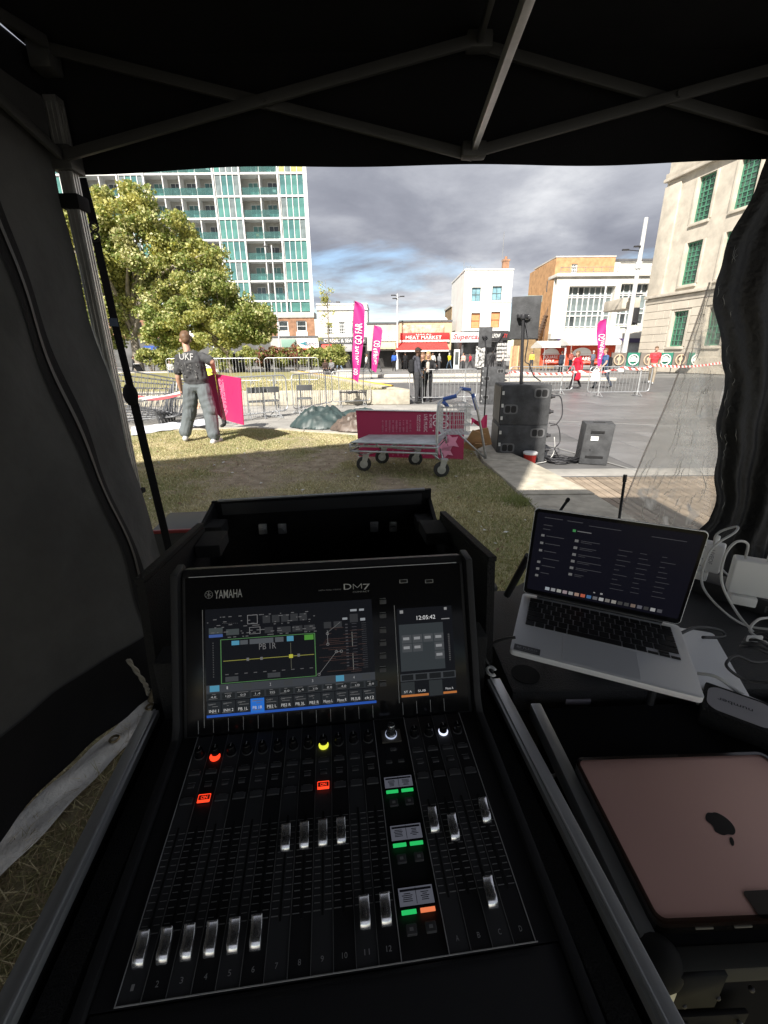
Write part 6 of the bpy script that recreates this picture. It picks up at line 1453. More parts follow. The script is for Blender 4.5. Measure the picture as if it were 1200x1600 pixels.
ms = thing('microphone_stand', 'black microphone stand behind the near subwoofer stack', 'microphone stand', (1.72, 7.3, PZ))
q = MB(); q.cyl((1.66, 7.35, PZ), (1.66, 7.35, 1.25), .012, n=8); q.tube([(1.66, 7.35, 1.25), (1.78, 7.3, 1.62)], .010, 6); q.build('rod', m_dk, ms)
q = MB(); q.cyl((1.78, 7.3, 1.62), (1.85, 7.28, 1.74), .018, .028, n=10); q.build('microphone', m_dk, ms, smooth=.6)
q = MB()
for a in (.3, 2.4, 4.5): q.tube([(1.66, 7.35, .10), (1.66 + .3 * math.cos(a), 7.35 + .3 * math.sin(a), PZ + .015)], .01, 6)
q.build('tripod_feet', m_dk, ms)
# floor monitor
w0 = Vector((3.18, 6.62, PZ)); t_ = thing('stage_monitor', 'black wedge stage monitor standing on end on the plaza', 'speaker', w0, -.16)
q = MB(); q.prism([(-.22, -.15, 0), (.16, -.21, 0), (.23, .2, 0), (-.20, .2, 0)], (.03, -.02, .60)); q.build('cabinet', m_cab, t_, local=True, bevel=.012)
q = MB(); q.prism([(-.11, -.187, .36), (-.01, -.202, .36), (-.01, -.205, .42), (-.11, -.190, .42)], (0, -.004, 0)); q.build('label_plate', m_ltxt, t_, local=True)
q = MB(); q.prism([(-.15, -.17, .10), (.09, -.205, .10), (.09, -.208, .13), (-.15, -.173, .13)], (0, -.008, 0)); q.build('rating_plate', m_hole, t_, local=True); q = MB(); q.prism([(-.12, -.185, .47), (.06, -.212, .47), (.06, -.215, .50), (-.12, -.188, .50)], (0, -.008, 0)); q.build('rating_plate', m_hole, t_, local=True)
q = MB(); q.box((.02, -.02, .600), (.16, .06, .012)); q.build('top_handle', m_hole, t_, local=True)
# tub and cables
tb_ = Vector((2.0, 6.93 - .5, PZ)); tb_ = Vector((1.92, 6.30, PZ)); tb_ = Vector((2.18, 6.46, PZ)); t_ = thing('plastic_tub', 'round red and white plastic tub half hidden by the concrete edging', 'tub', tb_)
q = MB(); q.lathe([(.08, 0), (.095, .16), (.10, .17)], tb_, 18); q.build('tub_body', mat('red_plastic', (.6, .04, .03), .4), t_, smooth=.6); q = MB(); q.lathe([(.102, .165), (.106, .19), (.09, .20)], tb_, 18); q.build('rim', m_ltxt, t_, smooth=.6)
q = MB(); c_ = Vector((2.72, 6.62, PZ + .02)); pts = []
for i in range(90): a = i * .55; r_ = .17 + .05 * math.sin(i * 1.7); pts.append(c_ + Vector((r_ * math.cos(a) * 1.25, r_ * .8 * math.sin(a), .02 * math.sin(i * .9) + .0005 * i)))
q.tube(pts, .009, 5); tag(q.build('cable_coil', m_dk, smooth=True), 'loose coil of black cable on the plaza beside the monitor', 'cable')
q = MB(); q.tube(spline([(2.50, 6.72, .46), (2.62, 6.66, .42), (2.66, 6.62, .20), (2.58, 6.58, .10), (2.64, 6.6, .0), (2.70, 6.6, PZ + .03)], 6), .009, 6); q.tube(spline([(2.5, 6.72, .86), (2.62, 6.7, .84), (2.66, 6.66, .6), (2.60, 6.66, .46), (2.52, 6.70, .42)], 6), .009, 6)
tag(q.build('link_cable', m_dk, smooth=True), 'black link cable looping down the side of the near subwoofers', 'cable')
q = MB(); q.tube(spline([(2.06, 6.45, PZ + .012), (2.3, 6.5, PZ + .012), (2.52, 6.62, PZ + .03), (2.62, 6.68, .05), (2.60, 6.7, .25)], 6), .008, 6); tag(q.build('grey_cable', mat('grey_cable', (.45, .45, .44), .6), smooth=True), 'pale grey cable running along the foot of the near subwoofer', 'cable')
q = MB(); q.tube(spline([(2.9, 6.62, PZ + .02), (2.94, 6.6, .05), (3.0, 6.52, .12), (3.06, 6.45, .10)], 6), .007, 6); tag(q.build('monitor_cable', m_dk, smooth=True), 'thin black cable from the coil up to the stage monitor', 'cable')
q = MB(); q.grid(lambda u, v: (1.75 + .2 * u, 8.6 + .3 * v, PZ + .03 + .04 * math.sin(u * 3) * math.sin(v * 3)), 5, 5); tag(q.build('red_bag', mat('red_cloth', (.5, .03, .05), .7), smooth=True), 'small red cloth lying on the plaza behind the trolley handle', 'cloth')
# grey dais: smooth stage sheet lines on the plaza
for lab, a, b_ in (('pale joint line on the plaza left of the monitor', (2.75, 8.6), (3.6, 5.9)), ('pale joint line on the plaza beyond the monitor', (3.0, 11.5), (8.5, 9.2))):
    q = MB(); q.bar((a[0], a[1], PZ + .006), (b_[0], b_[1], PZ + .006), .03, .006); tag(q.build('floor_strip', mat('dim_strip', (.24, .24, .235), .7)), lab, 'floor strip')
# ------------------------------------------------------------------ the tent we stand in
m_canvas = mat('black_canvas', (.009, .009, .0105), .85, var=.15, vscale=3, bump=.15, bscale=200, spec=.15)
m_side = mat('grey_side_cloth', (.046, .046, .047), .85, var=.22, vscale=3, bump=.75, bscale=7, trans=(.012, .012, .012), spec=.15)
m_alu = mat('tent_aluminium', (.50, .50, .50), .38, .9, var=.12, vscale=12); m_aludark = mat('tent_steel_grey', (.075, .075, .075), .5, .5)
LX, RX, FY, BY, EZ = -1.19, 1.80, 2.02, -1.05, 2.13
tent = thing('gazebo_tent', 'black pop-up gazebo tent overhead with grey scissor frame', 'tent', (LX, FY, 0))
ctr = Vector(((LX + RX) / 2, (FY + BY) / 2, 3.15)); ez = EZ + .36
eL = atY(135, 274, FY + .06).z; eR = atY(1200, 244, FY + .06).z
def roof_side(a, b_): 
    q = MB(); q.grid(lambda u, v: Vector(a).lerp(Vector(b_), u).lerp(ctr, v) + Vector((0, 0, -.10 * math.sin(v * math.pi) * (.4 + .6 * math.sin(u * math.pi)))), 14, 14); return q
o_ = .06
cs = [(LX - o_, FY + o_, ez), (RX + o_, FY + o_, ez), (RX + o_, BY - o_, ez), (LX - o_, BY - o_, ez)]
for i in range(4): roof_side(cs[i], cs[(i + 1) % 4]).build('roof_panel', m_canvas, tent, smooth=True)
# valances
q = MB(); q.grid(lambda u, v: (LX - o_ + (RX - LX + 2 * o_) * u, FY + o_ + .012 * math.sin(u * 21) * (1 - v), (eL + (eR - eL) * u + .010 * math.sin(u * 6.3) ) * (1 - v) + ez * v), 60, 4); q.build('valance', m_canvas, tent, smooth=True)
for x_ in (LX - o_, RX + o_):
    q = MB(); q.grid(lambda u, v: (x_ + .01 * math.sin(u * 19), BY - o_ + (FY - BY + 2 * o_) * u, EZ * (1 - v) + ez * v), 40, 3); q.build('valance', m_canvas, tent, smooth=True)
# frame: legs, scissor struts, ridge bars
for (x_, y_) in ((LX, FY), (RX, FY), (RX, BY), (LX, BY)):
    q = MB(); q.box((x_, y_, 1.22), (.046, .046, 2.24)); 
    for k in (-.016, 0, .016): q.box((x_ + .024 * (1 if x_ < 0 else -1), y_ + k, 1.22), (.004, .007, 2.2)); q.box((x_ + k, y_ - .024 * (1 if y_ > 0 else -1), 1.22), (.007, .004, 2.2))
    lg_ = q.build('leg', m_alu, tent)
    q = MB(); q.box((x_ - .004, y_ + .004, .52), (.036, .036, 1.04)); q.build('inner_leg', m_alu, lg_)
    q = MB(); q.box((x_, y_, .015), (.13, .13, .03)); q.build('foot_plate', m_aludark, lg_)
    for zz_, s_ in ((EZ + .02, .085), (EZ + .32, .075)): q = MB(); q.box((x_, y_, zz_), (s_, s_, .08)); q.build('corner_bracket', m_aludark, lg_, bevel=.008)
mx_ = atY(738, 232, FY).x
def scissor(a, b_, z0, z1, nm='strut'):
    a, b_ = Vector(a), Vector(b_); out = (b_ - a).normalized().cross(Vector((0, 0, 1))) * .016
    for p0, p1, s_ in ((a + Vector((0, 0, z0)), b_ + Vector((0, 0, z1)), 1), (a + Vector((0, 0, z1)), b_ + Vector((0, 0, z0)), -1)):
        q = MB(); q.bar(p0 + out * s_, p1 + out * s_, .017, .034); q.build(nm, m_aludark, tent, bevel=.003)
    c = (a + b_) / 2 + Vector((0, 0, (z0 + z1) / 2)); q = MB(); q.cyl(c - out * 2.2, c + out * 2.2, .011, n=8); q.build('pivot_bolt', m_aludark, tent)
scissor((LX + .03, FY - .03, 0), (mx_, FY - .03, 0), EZ + .02, EZ + .34); scissor((mx_, FY - .03, 0), (RX - .03, FY - .03, 0), EZ + .34 - .32, EZ + .34)
scissor((LX + .03, FY - .05, 0), (LX + .03, (FY + BY) / 2, 0), EZ + .02, EZ + .34); scissor((LX + .03, (FY + BY) / 2, 0), (LX + .03, BY + .05, 0), EZ + .02, EZ + .34)
scissor((RX - .03, FY - .05, 0), (RX - .03, (FY + BY) / 2, 0), EZ + .02, EZ + .34); scissor((RX - .03, (FY + BY) / 2, 0), (RX - .03, BY + .05, 0), EZ + .02, EZ + .34)
# bar running from the middle of the front frame up to the centre hub
hub = Vector((ctr.x, ctr.y, 2.85))
for e_ in (Vector((mx_, FY - .05, EZ + .04)),):
    far_ = atY(824, 0, 1.15); hub = e_ + (far_ - e_) * 1.75; q = MB(); q.bar(e_, hub, .020, .034); q.build('ridge_bar', m_alu, tent, bevel=.003)
for o2 in ((LX + .03, .48, EZ + .04), (RX - .03, .48, EZ + .04), (.3, BY + .05, EZ + .04)): q = MB(); q.bar(o2, hub + Vector((0, 0, -.02)), .018, .03); q.build('ridge_bar', m_aludark, tent, bevel=.003)
q = MB(); q.lathe([(.05, -.06), (.06, -.05), (.06, .04), (.03, .06)], hub, 14); q.cyl(hub, (ctr.x, ctr.y, ctr.z - .02), .02, n=10); q.build('centre_hub', m_aludark, tent, smooth=.6)
q = MB(); q.bar((mx_, FY - .05, EZ + .34), hub + Vector((-.05, 0, .03)), .018, .03); q.build('ridge_bar', m_aludark, tent, bevel=.003)
for zz_ in (EZ + .03, EZ + .34): q = MB(); q.box((mx_, FY - .03, zz_), (.09, .05, .05)); q.build('mid_bracket', m_aludark, tent, bevel=.01)
# left side wall: grey cloth with a zip band, pulled in at its foot
f0 = atZ(225, 1095, .03); f1 = atZ(0, 1300, .03); dd = (f1 - f0) / (f1.y - f0.y)
def foot(y): return Vector((f0.x + dd.x * (y - f0.y), y, .03))
def sidewall(u, v):
    y = FY - .03 + (BY - FY) * u; b_ = foot(min(y, 1.62)) if y > .2 else foot(.2); b_ = Vector((b_.x, y, .03)); t__ = Vector((LX - .035, y, EZ + .2))
    p_ = b_.lerp(t__, v); p_.x = b_.x + (t__.x - b_.x) * v ** (.85 - .35 * math.exp(-((y - FY) / .15) ** 2)); pull = math.exp(-((y - 1.72) / .22) ** 2 - ((v - .18) / .16) ** 2)
    p_.x += .055 * pull + .020 * math.sin(y * 9 + v * 2.2) * (1 - v) + .016 * math.sin(y * 3.1 + v * 7) + .007 * math.sin(y * 23 + 3 * math.sin(v * 6)) * (1 - v * .6) + .006 * math.sin((v * 2 - y) * 15 + 2 * math.sin(y * 7)) + .010 * math.sin(v * 13 - y * 6) * (1 - v) + .012 * math.sin((y * 1.2 + v) * 17) * math.exp(-((v - .2) / .2) ** 2)
    if y > 1.8: p_.x -= .0
    return p_
q = MB(); q.grid(sidewall, 110, 60); sw = thing('tent_side_wall', 'dark grey cloth side wall of the tent on the left', 'tent wall', (LX, .5, 0))
q.build('cloth', m_side, sw, smooth=True)
def seam(y0, off, w, m_, nm, y1=None):
    q = MB()
    def fn(u, v):
        yy = y0 + ((y1 if y1 is not None else y0) - y0) * v + (u - .5) * w; uu = (yy - (FY - .03)) / (BY - FY); p_ = sidewall(uu, v); return p_ + Vector((off, 0, 0))
    q.grid(fn, 2, 60); return q.build(nm, m_, sw, smooth=True)
seam(1.685, .006, .10, m_canvas, 'zip_band', 1.60); seam(1.685, .010, .016, mat('zip_teeth', (.035, .035, .035), .6), 'zip', 1.60)
# lower dark mud flap of the wall
q = MB(); q.grid(lambda u, v: sidewall(.0 + u, v * .13) + Vector((.012 + .004 * math.sin(u * 60) * (1 - v), 0, 0)), 110, 8); q.build('mud_flap', m_canvas, sw, smooth=True)
# pale skirt lying on the ground
i0 = atZ(250, 1116, .012); i1 = atZ(0, 1375, .012)
def skirt(u, v):
    a = foot(f0.y + .05 - u * 1.6); b_ = i0 + (i1 - i0) * ((a.y - f0.y) / (f1.y - f0.y)); p_ = a.lerp(b_, v); p_.z = .034 - .014 * v + .010 * math.sin(u * 40 + v * 2) * math.sin(u * 13) + .006 * math.sin(v * 9 + u * 21); return p_
q = MB(); q.grid(skirt, 120, 8); q.build('skirt', mat('pale_skirt', (.80, .79, .77), .6, col2=(.60, .59, .56), vscale=7, bump=.4, bscale=50), sw, smooth=True)
q = MB()
for u_ in (.035, .14): p_ = skirt(u_, .5); q.tube([p_ + Vector((.016 * math.cos(a), .016 * math.sin(a), .006)) for a in np.linspace(0, 2 * math.pi, 13)[:-1]], .005, 5, closed=True)
q.build('eyelet', mat('brass', (.25, .20, .12), .4, .8), sw)
p_ = sidewall((1.60 - (FY - .03)) / (BY - FY), .055); q = MB(); q.tube([p_ + Vector((.014, .018 * math.cos(a), .018 * math.sin(a))) for a in np.linspace(0, 2 * math.pi, 13)[:-1]], .005, 5, closed=True); q.build('eyelet', mat('brass', (.25, .20, .12), .4, .8), sw)
# rope end at the pinched corner
q = MB(); a = atZ(205, 1050, .25); b_ = atZ(232, 1085, .06); pts = spline([a + Vector((0, 0, .06)), a.lerp(b_, .5) + Vector((.02, 0, 0)), b_], 10)
for ph_ in (0, math.pi): q.tube([p_ + Vector((.005 * math.cos(i * .9 + ph_), .005 * math.sin(i * .9 + ph_), 0)) for i, p_ in enumerate(pts)], .0055, 5)
tag(q.build('guy_rope', mat('rope', (.30, .28, .24), .9), smooth=True), 'short twisted rope end hanging at the foot of the grey wall', 'rope')
q = MB(); pts = spline([atZ(262, 985, .45), atZ(258, 1020, .3), atZ(245, 1070, .12), atZ(236, 1095, .03)], 8); q.tube(pts, .016, 8)
tag(q.build('thick_rope', mat('straw_rope', (.17, .14, .09), .95, var=.4, vscale=60), smooth=True), 'thick frayed straw coloured rope behind the console case', 'rope')
# ratchet strap from the front corner down to the ground stake
sA = atY(128, 278, FY + .10); pts = [sA, atY(150, 380, FY + .13), atY(183, 520, FY + .17), atY(205, 610, FY + .2), atY(262, 850, FY + .3)]
def strap(label, nm, pts, w, m_=m_canvas):
    q = MB(); P_ = [Vector(p) for p in pts]
    for a, b_ in zip(P_, P_[1:]): q.bar(a, b_, w, .004, up=(0, 1, 0))
    return q
st_ = thing('ratchet_strap', 'black ratchet strap pulled tight beside the left tent leg', 'strap', (pts[-1].x, pts[-1].y, .05))
strap('', '', [sA, atY(147, 350, FY + .12)], .034).build('webbing', m_canvas, st_); strap('', '', [atY(150, 374, FY + .13), pts[2], pts[3]], .034).build('webbing', m_canvas, st_)
base_ = atY(262, 850, FY + .3); e2 = base_ + (base_ - pts[3]) * .25; strap('', '', [pts[3], e2], .042).build('webbing', m_canvas, st_)
hk = mat('black_hook', (.02, .02, .02), .4, .6)
q = MB()
for cpx, cpy, s_ in ((147, 355, 1), (149, 370, -1)): c_ = atY(cpx, cpy, FY + .12); q.tube([c_ + Vector((.019 * math.cos(a), 0, .017 * math.sin(a))) for a in np.linspace(0, 2 * math.pi, 4)[:-1]], .004, 6, closed=True); q.tube([c_ + Vector((.018 * math.cos(a), 0, .018 * math.sin(a))) for a in np.linspace(0, 2 * math.pi, 11)[:-1]], .004, 6, closed=True)
q.build('hook_ring', hk, st_)
q = MB(); c_ = atY(204, 617, FY + .2); q.ball(c_, .05, 10, 6, (.75, .5, 1.1)); q.build('ratchet', m_canvas, st_, smooth=True)
q = MB(); a = atY(177, 497, FY + .165); b_ = atY(179, 510, FY + .165); q.bar(a, b_, .038, .01, up=(0, 1, 0)); q.build('blue_tag', mat('navy_tag', (.03, .05, .09), .6), st_)
q = MB(); c_ = atY(117, 279, FY + .08); q.tube([c_ + Vector((.016 * math.cos(a), 0, .02 * math.sin(a))) for a in np.linspace(0, 2 * math.pi, 13)[:-1]], .004, 6, closed=True); q.build('top_ring', hk, st_)
e_g = Vector((e2.x + .08, e2.y + .12, .0)); strap('', '', [e2, e_g], .03).build('webbing', m_canvas, st_)
# velcro ties round the leg
for py_, lab in ((318, 'upper black velcro tie round the left tent leg'), (768, 'lower black velcro tie round the left tent leg')):
    p_ = atY(104 if py_ < 500 else 220, py_, FY); q = MB(); q.box((LX, FY, p_.z), (.074, .074, .05 if py_ < 500 else .025)); tag(q.build('velcro_tie', m_canvas, bevel=.006), lab, 'strap')

# right: clear window panel gathered aside with its black cloth
EDGE = [(1200, 246), (1166, 318), (1130, 395), (1115, 436), (1113, 470), (1117, 520), (1124, 560), (1130, 585), (1121, 625), (1117, 700), (1116, 770), (1106, 815), (1072, 842), (1068, 900), (1068, 1000)]
PV = [(1115, 440), (1092, 500), (1065, 575), (1035, 650), (1005, 725), (972, 805), (965, 860)]
ez_ = [(atY(x, y, FY - .12).z, atY(x, y, FY - .12).x) for x, y in EDGE]; pz_ = [(atY(x, y, FY - .12).z, atY(x, y, FY - .12).x) for x, y in PV]
def edge_x(z): a = sorted(ez_); return float(np.interp(z, [q_[0] for q_ in a], [q_[1] for q_ in a]))
def pvc_x(z): a = sorted(pz_); return float(np.interp(z, [q_[0] for q_ in a], [q_[1] for q_ in a]))
cu_ = thing('tent_front_curtain', 'black front curtain of the tent gathered to the right, with clear window', 'curtain', (RX, FY - .12, 0))
def blackc(u, v):
    z = .05 + (EZ + .15 - .05) * v; xe = edge_x(min(z, ez_[0][0])); x_ = xe + (RX - .04 - xe) * u
    fold = math.sin(u * 13 + 1.5 * math.sin(v * 5)) * .022 * min(1, u * 4 + .15) + .010 * math.sin(u * 31 + v * 9) + .008 * math.sin(v * 17 + u * 5)
    return Vector((x_ + .008 * math.sin(v * 60) * (1 - u), FY - .13 - .10 * u * (1 - v) + fold * (.35 + .65 * (1 - v)), z))
q = MB(); q.grid(blackc, 70, 90); q.build('black_cloth', mat('curtain_black', (.016, .016, .018), .55, var=.2, vscale=4, bump=.35, bscale=40, spec=.35), cu_, smooth=True)
zt = pz_[0][0]
def pvc(u, v):
    z = .58 + (zt - .58) * v; xa = pvc_x(z); xb = max(edge_x(z), xa + .002) + .03; x_ = xa + (xb - xa) * u
    return Vector((x_, FY - .105 + .010 * math.sin(u * 4 + v * 7) + .003 * math.sin(v * 19 + u * 9), z))
m_pvc = clear_mat('clear_vinyl', (.94, .93, .90), .7, .25, .12, (.98, .97, .95), bump=.30, bscale=11., damt=.78)
q = MB(); q.grid(pvc, 30, 50); q.build('clear_window', m_pvc, cu_, smooth=True)
q = MB(); pts = [pvc(0, v) for v in np.linspace(0, 1, 24)]
q.tube(pts, .0035, 5); q.build('window_hem', clear_mat('vinyl_hem', (.9, .88, .86), .5, .2, .2, (.75, .70, .68), damt=.5), cu_, smooth=True)
q = MB()  # thin pale tubes paint the bright streaks along the window's creases
for i in range(80):
    u0, v0 = random.random(), random.random() ** 1.3; a = random.choice([random.uniform(1.1, 2.0), random.uniform(-.4, .4), random.uniform(1.2, 1.7)]); l_ = random.uniform(.03, .16); pts = []
    for k in range(7):
        uu, vv = u0 + math.cos(a) * l_ * k / 6, v0 + math.sin(a) * l_ * k / 6; a += random.uniform(-.25, .25)
        if 0 < uu < 1 and 0 < vv < 1: pts.append(pvc(uu, vv) + Vector((0, -.006, 0)))
    if len(pts) > 3: w_ = random.uniform(.0008, .0022); q.tube(pts, [w_ * math.sin(math.pi * (k + .3) / (len(pts) - .4)) + .0002 for k in range(len(pts))], 4)
tag(q.build('window_glint', clear_mat('window_glint_pale', (.97, .96, .94), .5, .2, .2, (.95, .93, .90), damt=.55), cu_, smooth=True), kind='stuff')
# thin grey tubes painting the shine on creases over the black cloth
q = MB()
for i in range(20):
    v0 = random.uniform(.30, .80); u0 = random.uniform(.02, .30) * (1.2 - v0); l_ = random.uniform(.01, .035); n_ = 5; pts = []
    for k in range(n_): p_ = blackc(min(1, u0 + k * .006 * random.uniform(-.5, 1)), v0 + l_ * k / n_); pts.append(p_ + Vector((random.uniform(-.004, .004), -.012, 0)))
    q.tube(pts, [.0004, .0012, .0016, .0011, .0003], 4)
tag(q.build('cloth_glint', mat('cloth_glint_grey', (.22, .22, .22), .15, .0, spec=1.0), cu_, smooth=True), kind='stuff')
# unseen right and back walls, their heights chosen to let daylight in
q = MB(); q.grid(lambda u, v: (RX + .03 + .02 * math.sin(u * 22), BY + (FY - BY) * u, .03 + .55 * v), 60, 4); tag(q.build('tent_side_wall', m_canvas, smooth=True), 'unseen black right wall of the tent, kept low to let daylight in', 'tent wall')
q = MB(); q.grid(lambda u, v: (LX - .06 + (RX - LX + .12) * u, BY - .06 + .008 * math.sin(u * 25), 1.80 + (ez + .03 - 1.80) * v), 60, 4); q.tube([(LX, BY - .06, 1.79), (RX, BY - .06, 1.79)], .035, 10); tag(q.build('tent_back_wall', m_canvas, smooth=True), 'unseen black back wall of the tent, kept short to let daylight in', 'tent wall')
# added tower out of view, placed only to throw the long lawn shadow
LSH = 10.0 / math.tan(SUN_EL); off_ = SHDIR * LSH
p0 = atZ(225, 722, 0) - off_; p1 = Vector((1.30, 7.9, 0)) - off_; p1 = Vector((2.09, 8.9, 0)) - off_
d_ = (p1 - p0).normalized(); p0 = p1 - d_ * 9.0; n_ = Vector((d_.y, -d_.x, 0))
sc = thing('added_shadow_tower', 'tall block added unseen behind the tent to cast the lawn shadow', 'shadow caster', ((p0 + p1) / 2).xy.to_3d())
q = MB(); q.prism([p0, p1, p1 + n_ * 1.5, p0 + n_ * 1.5], (0, 0, 10.0)); q.build('shadow_block', mat('shadow_tower_grey', (.35, .35, .36), .8), sc)
for p_ in (p0, p1, p1 + n_ * 1.5, p0 + n_ * 1.5, (p0 + p1) / 2 - n_ * .03): q = MB(); q.cyl(p_, p_ + Vector((0, 0, 10.1)), .03, n=8); q.build('pole', m_galv, sc)
# ------------------------------------------------------------------ mixing console
CL = Vector((-.0674, .4051, .8812)); CE = (rad(3.874), rad(.332), rad(6.637))
con = thing('mixing_console', 'black digital mixing console with two touch screens and sixteen faders', 'mixing console', CL, rot=CE)
CM = wmat(con); CI = CM.inverted()
m_plast = mat('console_black', (.020, .020, .022), .55, bump=.12, bscale=900, spec=.35); m_panel = mat('console_panel', (.022, .022, .024), .5, spec=.3); m_panel2 = mat('console_panel_grey', (.052, .053, .056), .5, spec=.3)
m_line = mat('printed_line', (.42, .42, .42), .6); m_dim = mat('printed_dim', (.24, .24, .24), .6); m_slot = mat('fader_slot', (.004, .004, .004), .8); m_btn = mat('button_rubber', (.065, .065, .068), .6); m_gloss = mat('gloss_black', (.008, .008, .009), .12, spec=.14)
# body profile in (y, z)
prof = [(-.245, -.055), (-.250, -.022), (-.243, -.008), (-.160, -.003), (-.1475, -.0035), (-.1475, -.012), (.153, -.012), (.153, -.006), (.272, .214), (.285, .222), (.305, .214), (.315, .18), (.322, -.11), (-.20, -.11)]
q = MB(); q.prism([(-.232, y, z) for y, z in prof], (.464, 0, 0)); q.build('body', m_plast, con, local=True, bevel=.003)
for s_ in (-1, 1):
    q = MB(); pr = [(-.252, -.075), (-.254, -.02), (-.245, .004), (.140, .008), (.155, .02), (.262, .226), (.300, .224), (.325, .18), (.328, -.11), (-.22, -.11)]
    q.prism([(s_ * .2335, y, z) for y, z in pr], (s_ * .012, 0, 0)); q.build('side_cheek', m_plast, con, local=True, bevel=.003)
q = MB(); q.bb((-.2325, -.1465, -.0125), (.2325, .1525, -.004)); q.build('panel_base', m_panel, con, local=True)
SX = [-.2087 + i * .02281 for i in range(13)] + [.1145 + i * .02308 for i in range(5)]
Y0, Y1 = -.146, .150
SC = 1.034
strips = []
stripm = {}
def strip_mesh(m_):
    if m_.name not in stripm: q = MB(); q.box((0, 0, -.0022), (.0222, Y1 - Y0 - .001, .0042)); stripm[m_.name] = q.mesh('channel_strip', m_, bevel=.0004, smooth=.6, seg=1)
    return stripm[m_.name]
sl_m = MB(); sl_m.box((0, 0, 0), (.0022, .112, .0006)); sl_m = sl_m.mesh('fader_slot', m_slot)
tk = MB()
for i in range(15):
    for s_ in (-1, 1): tk.box((s_ * .0062, -.048 + i * .0071, 0), (.0062 if i % 2 else .0075, .0006 if i % 3 else .0009, .0003))
tk_m = tk.mesh('scale_marks', m_dim)
kn = MB(); kn.lathe([(.0072, 0), (.0072, .002), (.0062, .003), (.0056, .013), (.0048, .0142)], n=18); kn.cur = 1; kn.box((0, .003, .0143), (.0008, .005, .0006)); kn_m = kn.mesh('knob', [m_gloss, m_line], smooth=.6)
led = MB(); led.lathe([(.0078, 0), (.0078, .0016), (.0070, .0020)], n=18); led_m = led.mesh('knob_ring', m_btn, smooth=.6)
bt_m = MB(); bt_m.box((0, 0, .0012), (.0155, .0062, .0024)); bt_m = bt_m.mesh('button', m_btn, bevel=.0006, smooth=.6, seg=1)
bw_m = MB(); bw_m.box((0, 0, .0012), (.0165, .0088, .0024)); bw_m = bw_m.mesh('button', m_btn, bevel=.0006, smooth=.6, seg=1)
sb_m = MB(); sb_m.box((0, 0, .0011), (.0090, .0048, .0022)); sb_m = sb_m.mesh('button', m_btn, bevel=.0005, smooth=.6, seg=1)
tk_m2 = MB(); tk_m2.box((0, 0, 0), (.010, .0008, .0003)); tk_m2 = tk_m2.mesh('button_legend', m_dim)
# fader cap: concave saddle with raised ends
capq = MB()
out_c = [(-.0150, .0012), (-.0146, .0026), (-.0136, .0044), (-.0120, .0064), (-.0100, .0083), (-.0078, .0096), (-.0055, .0102), (-.003, .0100), (0, .0097), (.003, .0100), (.006, .0110), (.009, .0127), (.0118, .0147), (.0132, .0158), (.0142, .0156), (.0150, .0015)]
capq.prism([(-.0056, y_, z_) for y_, z_ in out_c], (.0112, 0, 0))
cap_m = capq.mesh('fader_cap', mat('fader_chrome', (.72, .72, .74), .2, .9), bevel=.0005, smooth=.9, seg=1)
capl = MB(); capl.box((0, 0, .0090), (.0114, .0010, .0012)); capl_m = capl.mesh('cap_line', mat('cap_line', (.02, .02, .02), .4))
cap_y = [-.108] * 6 + [-.018] * 4 + [-.104] * 2 + [-.018, -.030, -.102, -.014]
m_red_l = emitter('led_red', (1, .05, .015), .6); m_yel_l = emitter('led_yellow', (.75, .78, .06), .42); m_wht_l = emitter('led_white', (.75, .8, 1), .5); m_grn_l = emitter('led_green', (.02, .50, .12), .35); m_org_l = emitter('led_orange', (.8, .2, .08), .35)
names_ = [str(i) for i in range(1, 13)] + list('ABCD')
for i in range(16):
    a = SX[i] if i < 12 else SX[i + 1]; b_ = SX[i + 1] if i < 12 else SX[i + 2]; cx = (a + b_) / 2
    st = share('channel_strip', strip_mesh(m_panel2 if i % 2 == 0 else m_panel), con, (cx, (Y0 + Y1) / 2, 0), scale=((b_ - a - .0007) / .0222, 1, 1))
    o_y = (Y0 + Y1) / 2
    share('fader_slot', sl_m, st, (0, -.042 - o_y, .0003)); share('scale_marks', tk_m, st, (0, -.045 - o_y, .0003))
    for (yy, ms_) in ((.085, bt_m), (.066, sb_m), (.046, bw_m)): share('button', ms_, st, (0, yy * SC - o_y, 0)); share('button_legend', tk_m2, st, (0, yy * SC + .0058 - o_y, .0003))
    k_ = share('knob', kn_m, st, (0, .113 * SC - o_y, 0)); share('knob_ring', led_m, st, (0, .113 * SC - o_y, 0))
    text(names_[i], Matrix.Translation((0, -.134 - o_y, .0004)), .0030 if len(names_[i]) == 1 else .0055, .0048, m_line, st, local=True)
    c_ = share('fader_cap', cap_m, con, (cx, cap_y[i], .0006), scale=(1, .88, 1)); share('cap_line', capl_m, c_)
    strips.append(st)
# white divider lines between the strips
for i, x_ in enumerate(SX):
    q = MB(); q.box((x_, (Y0 + Y1) / 2, .0004), (.0009 if i in (0, 12, 13, 17) else .0006, Y1 - Y0, .0008)); q.build('divider_line', m_line if i in (0, 12, 13, 17) else mat('divider_dim', (.17, .17, .17), .6), con, local=True)
q = MB(); q.box((0, -.1465, .0006), (.418, .0008, .0012)); q.build('divider_line', m_line, con, local=True)
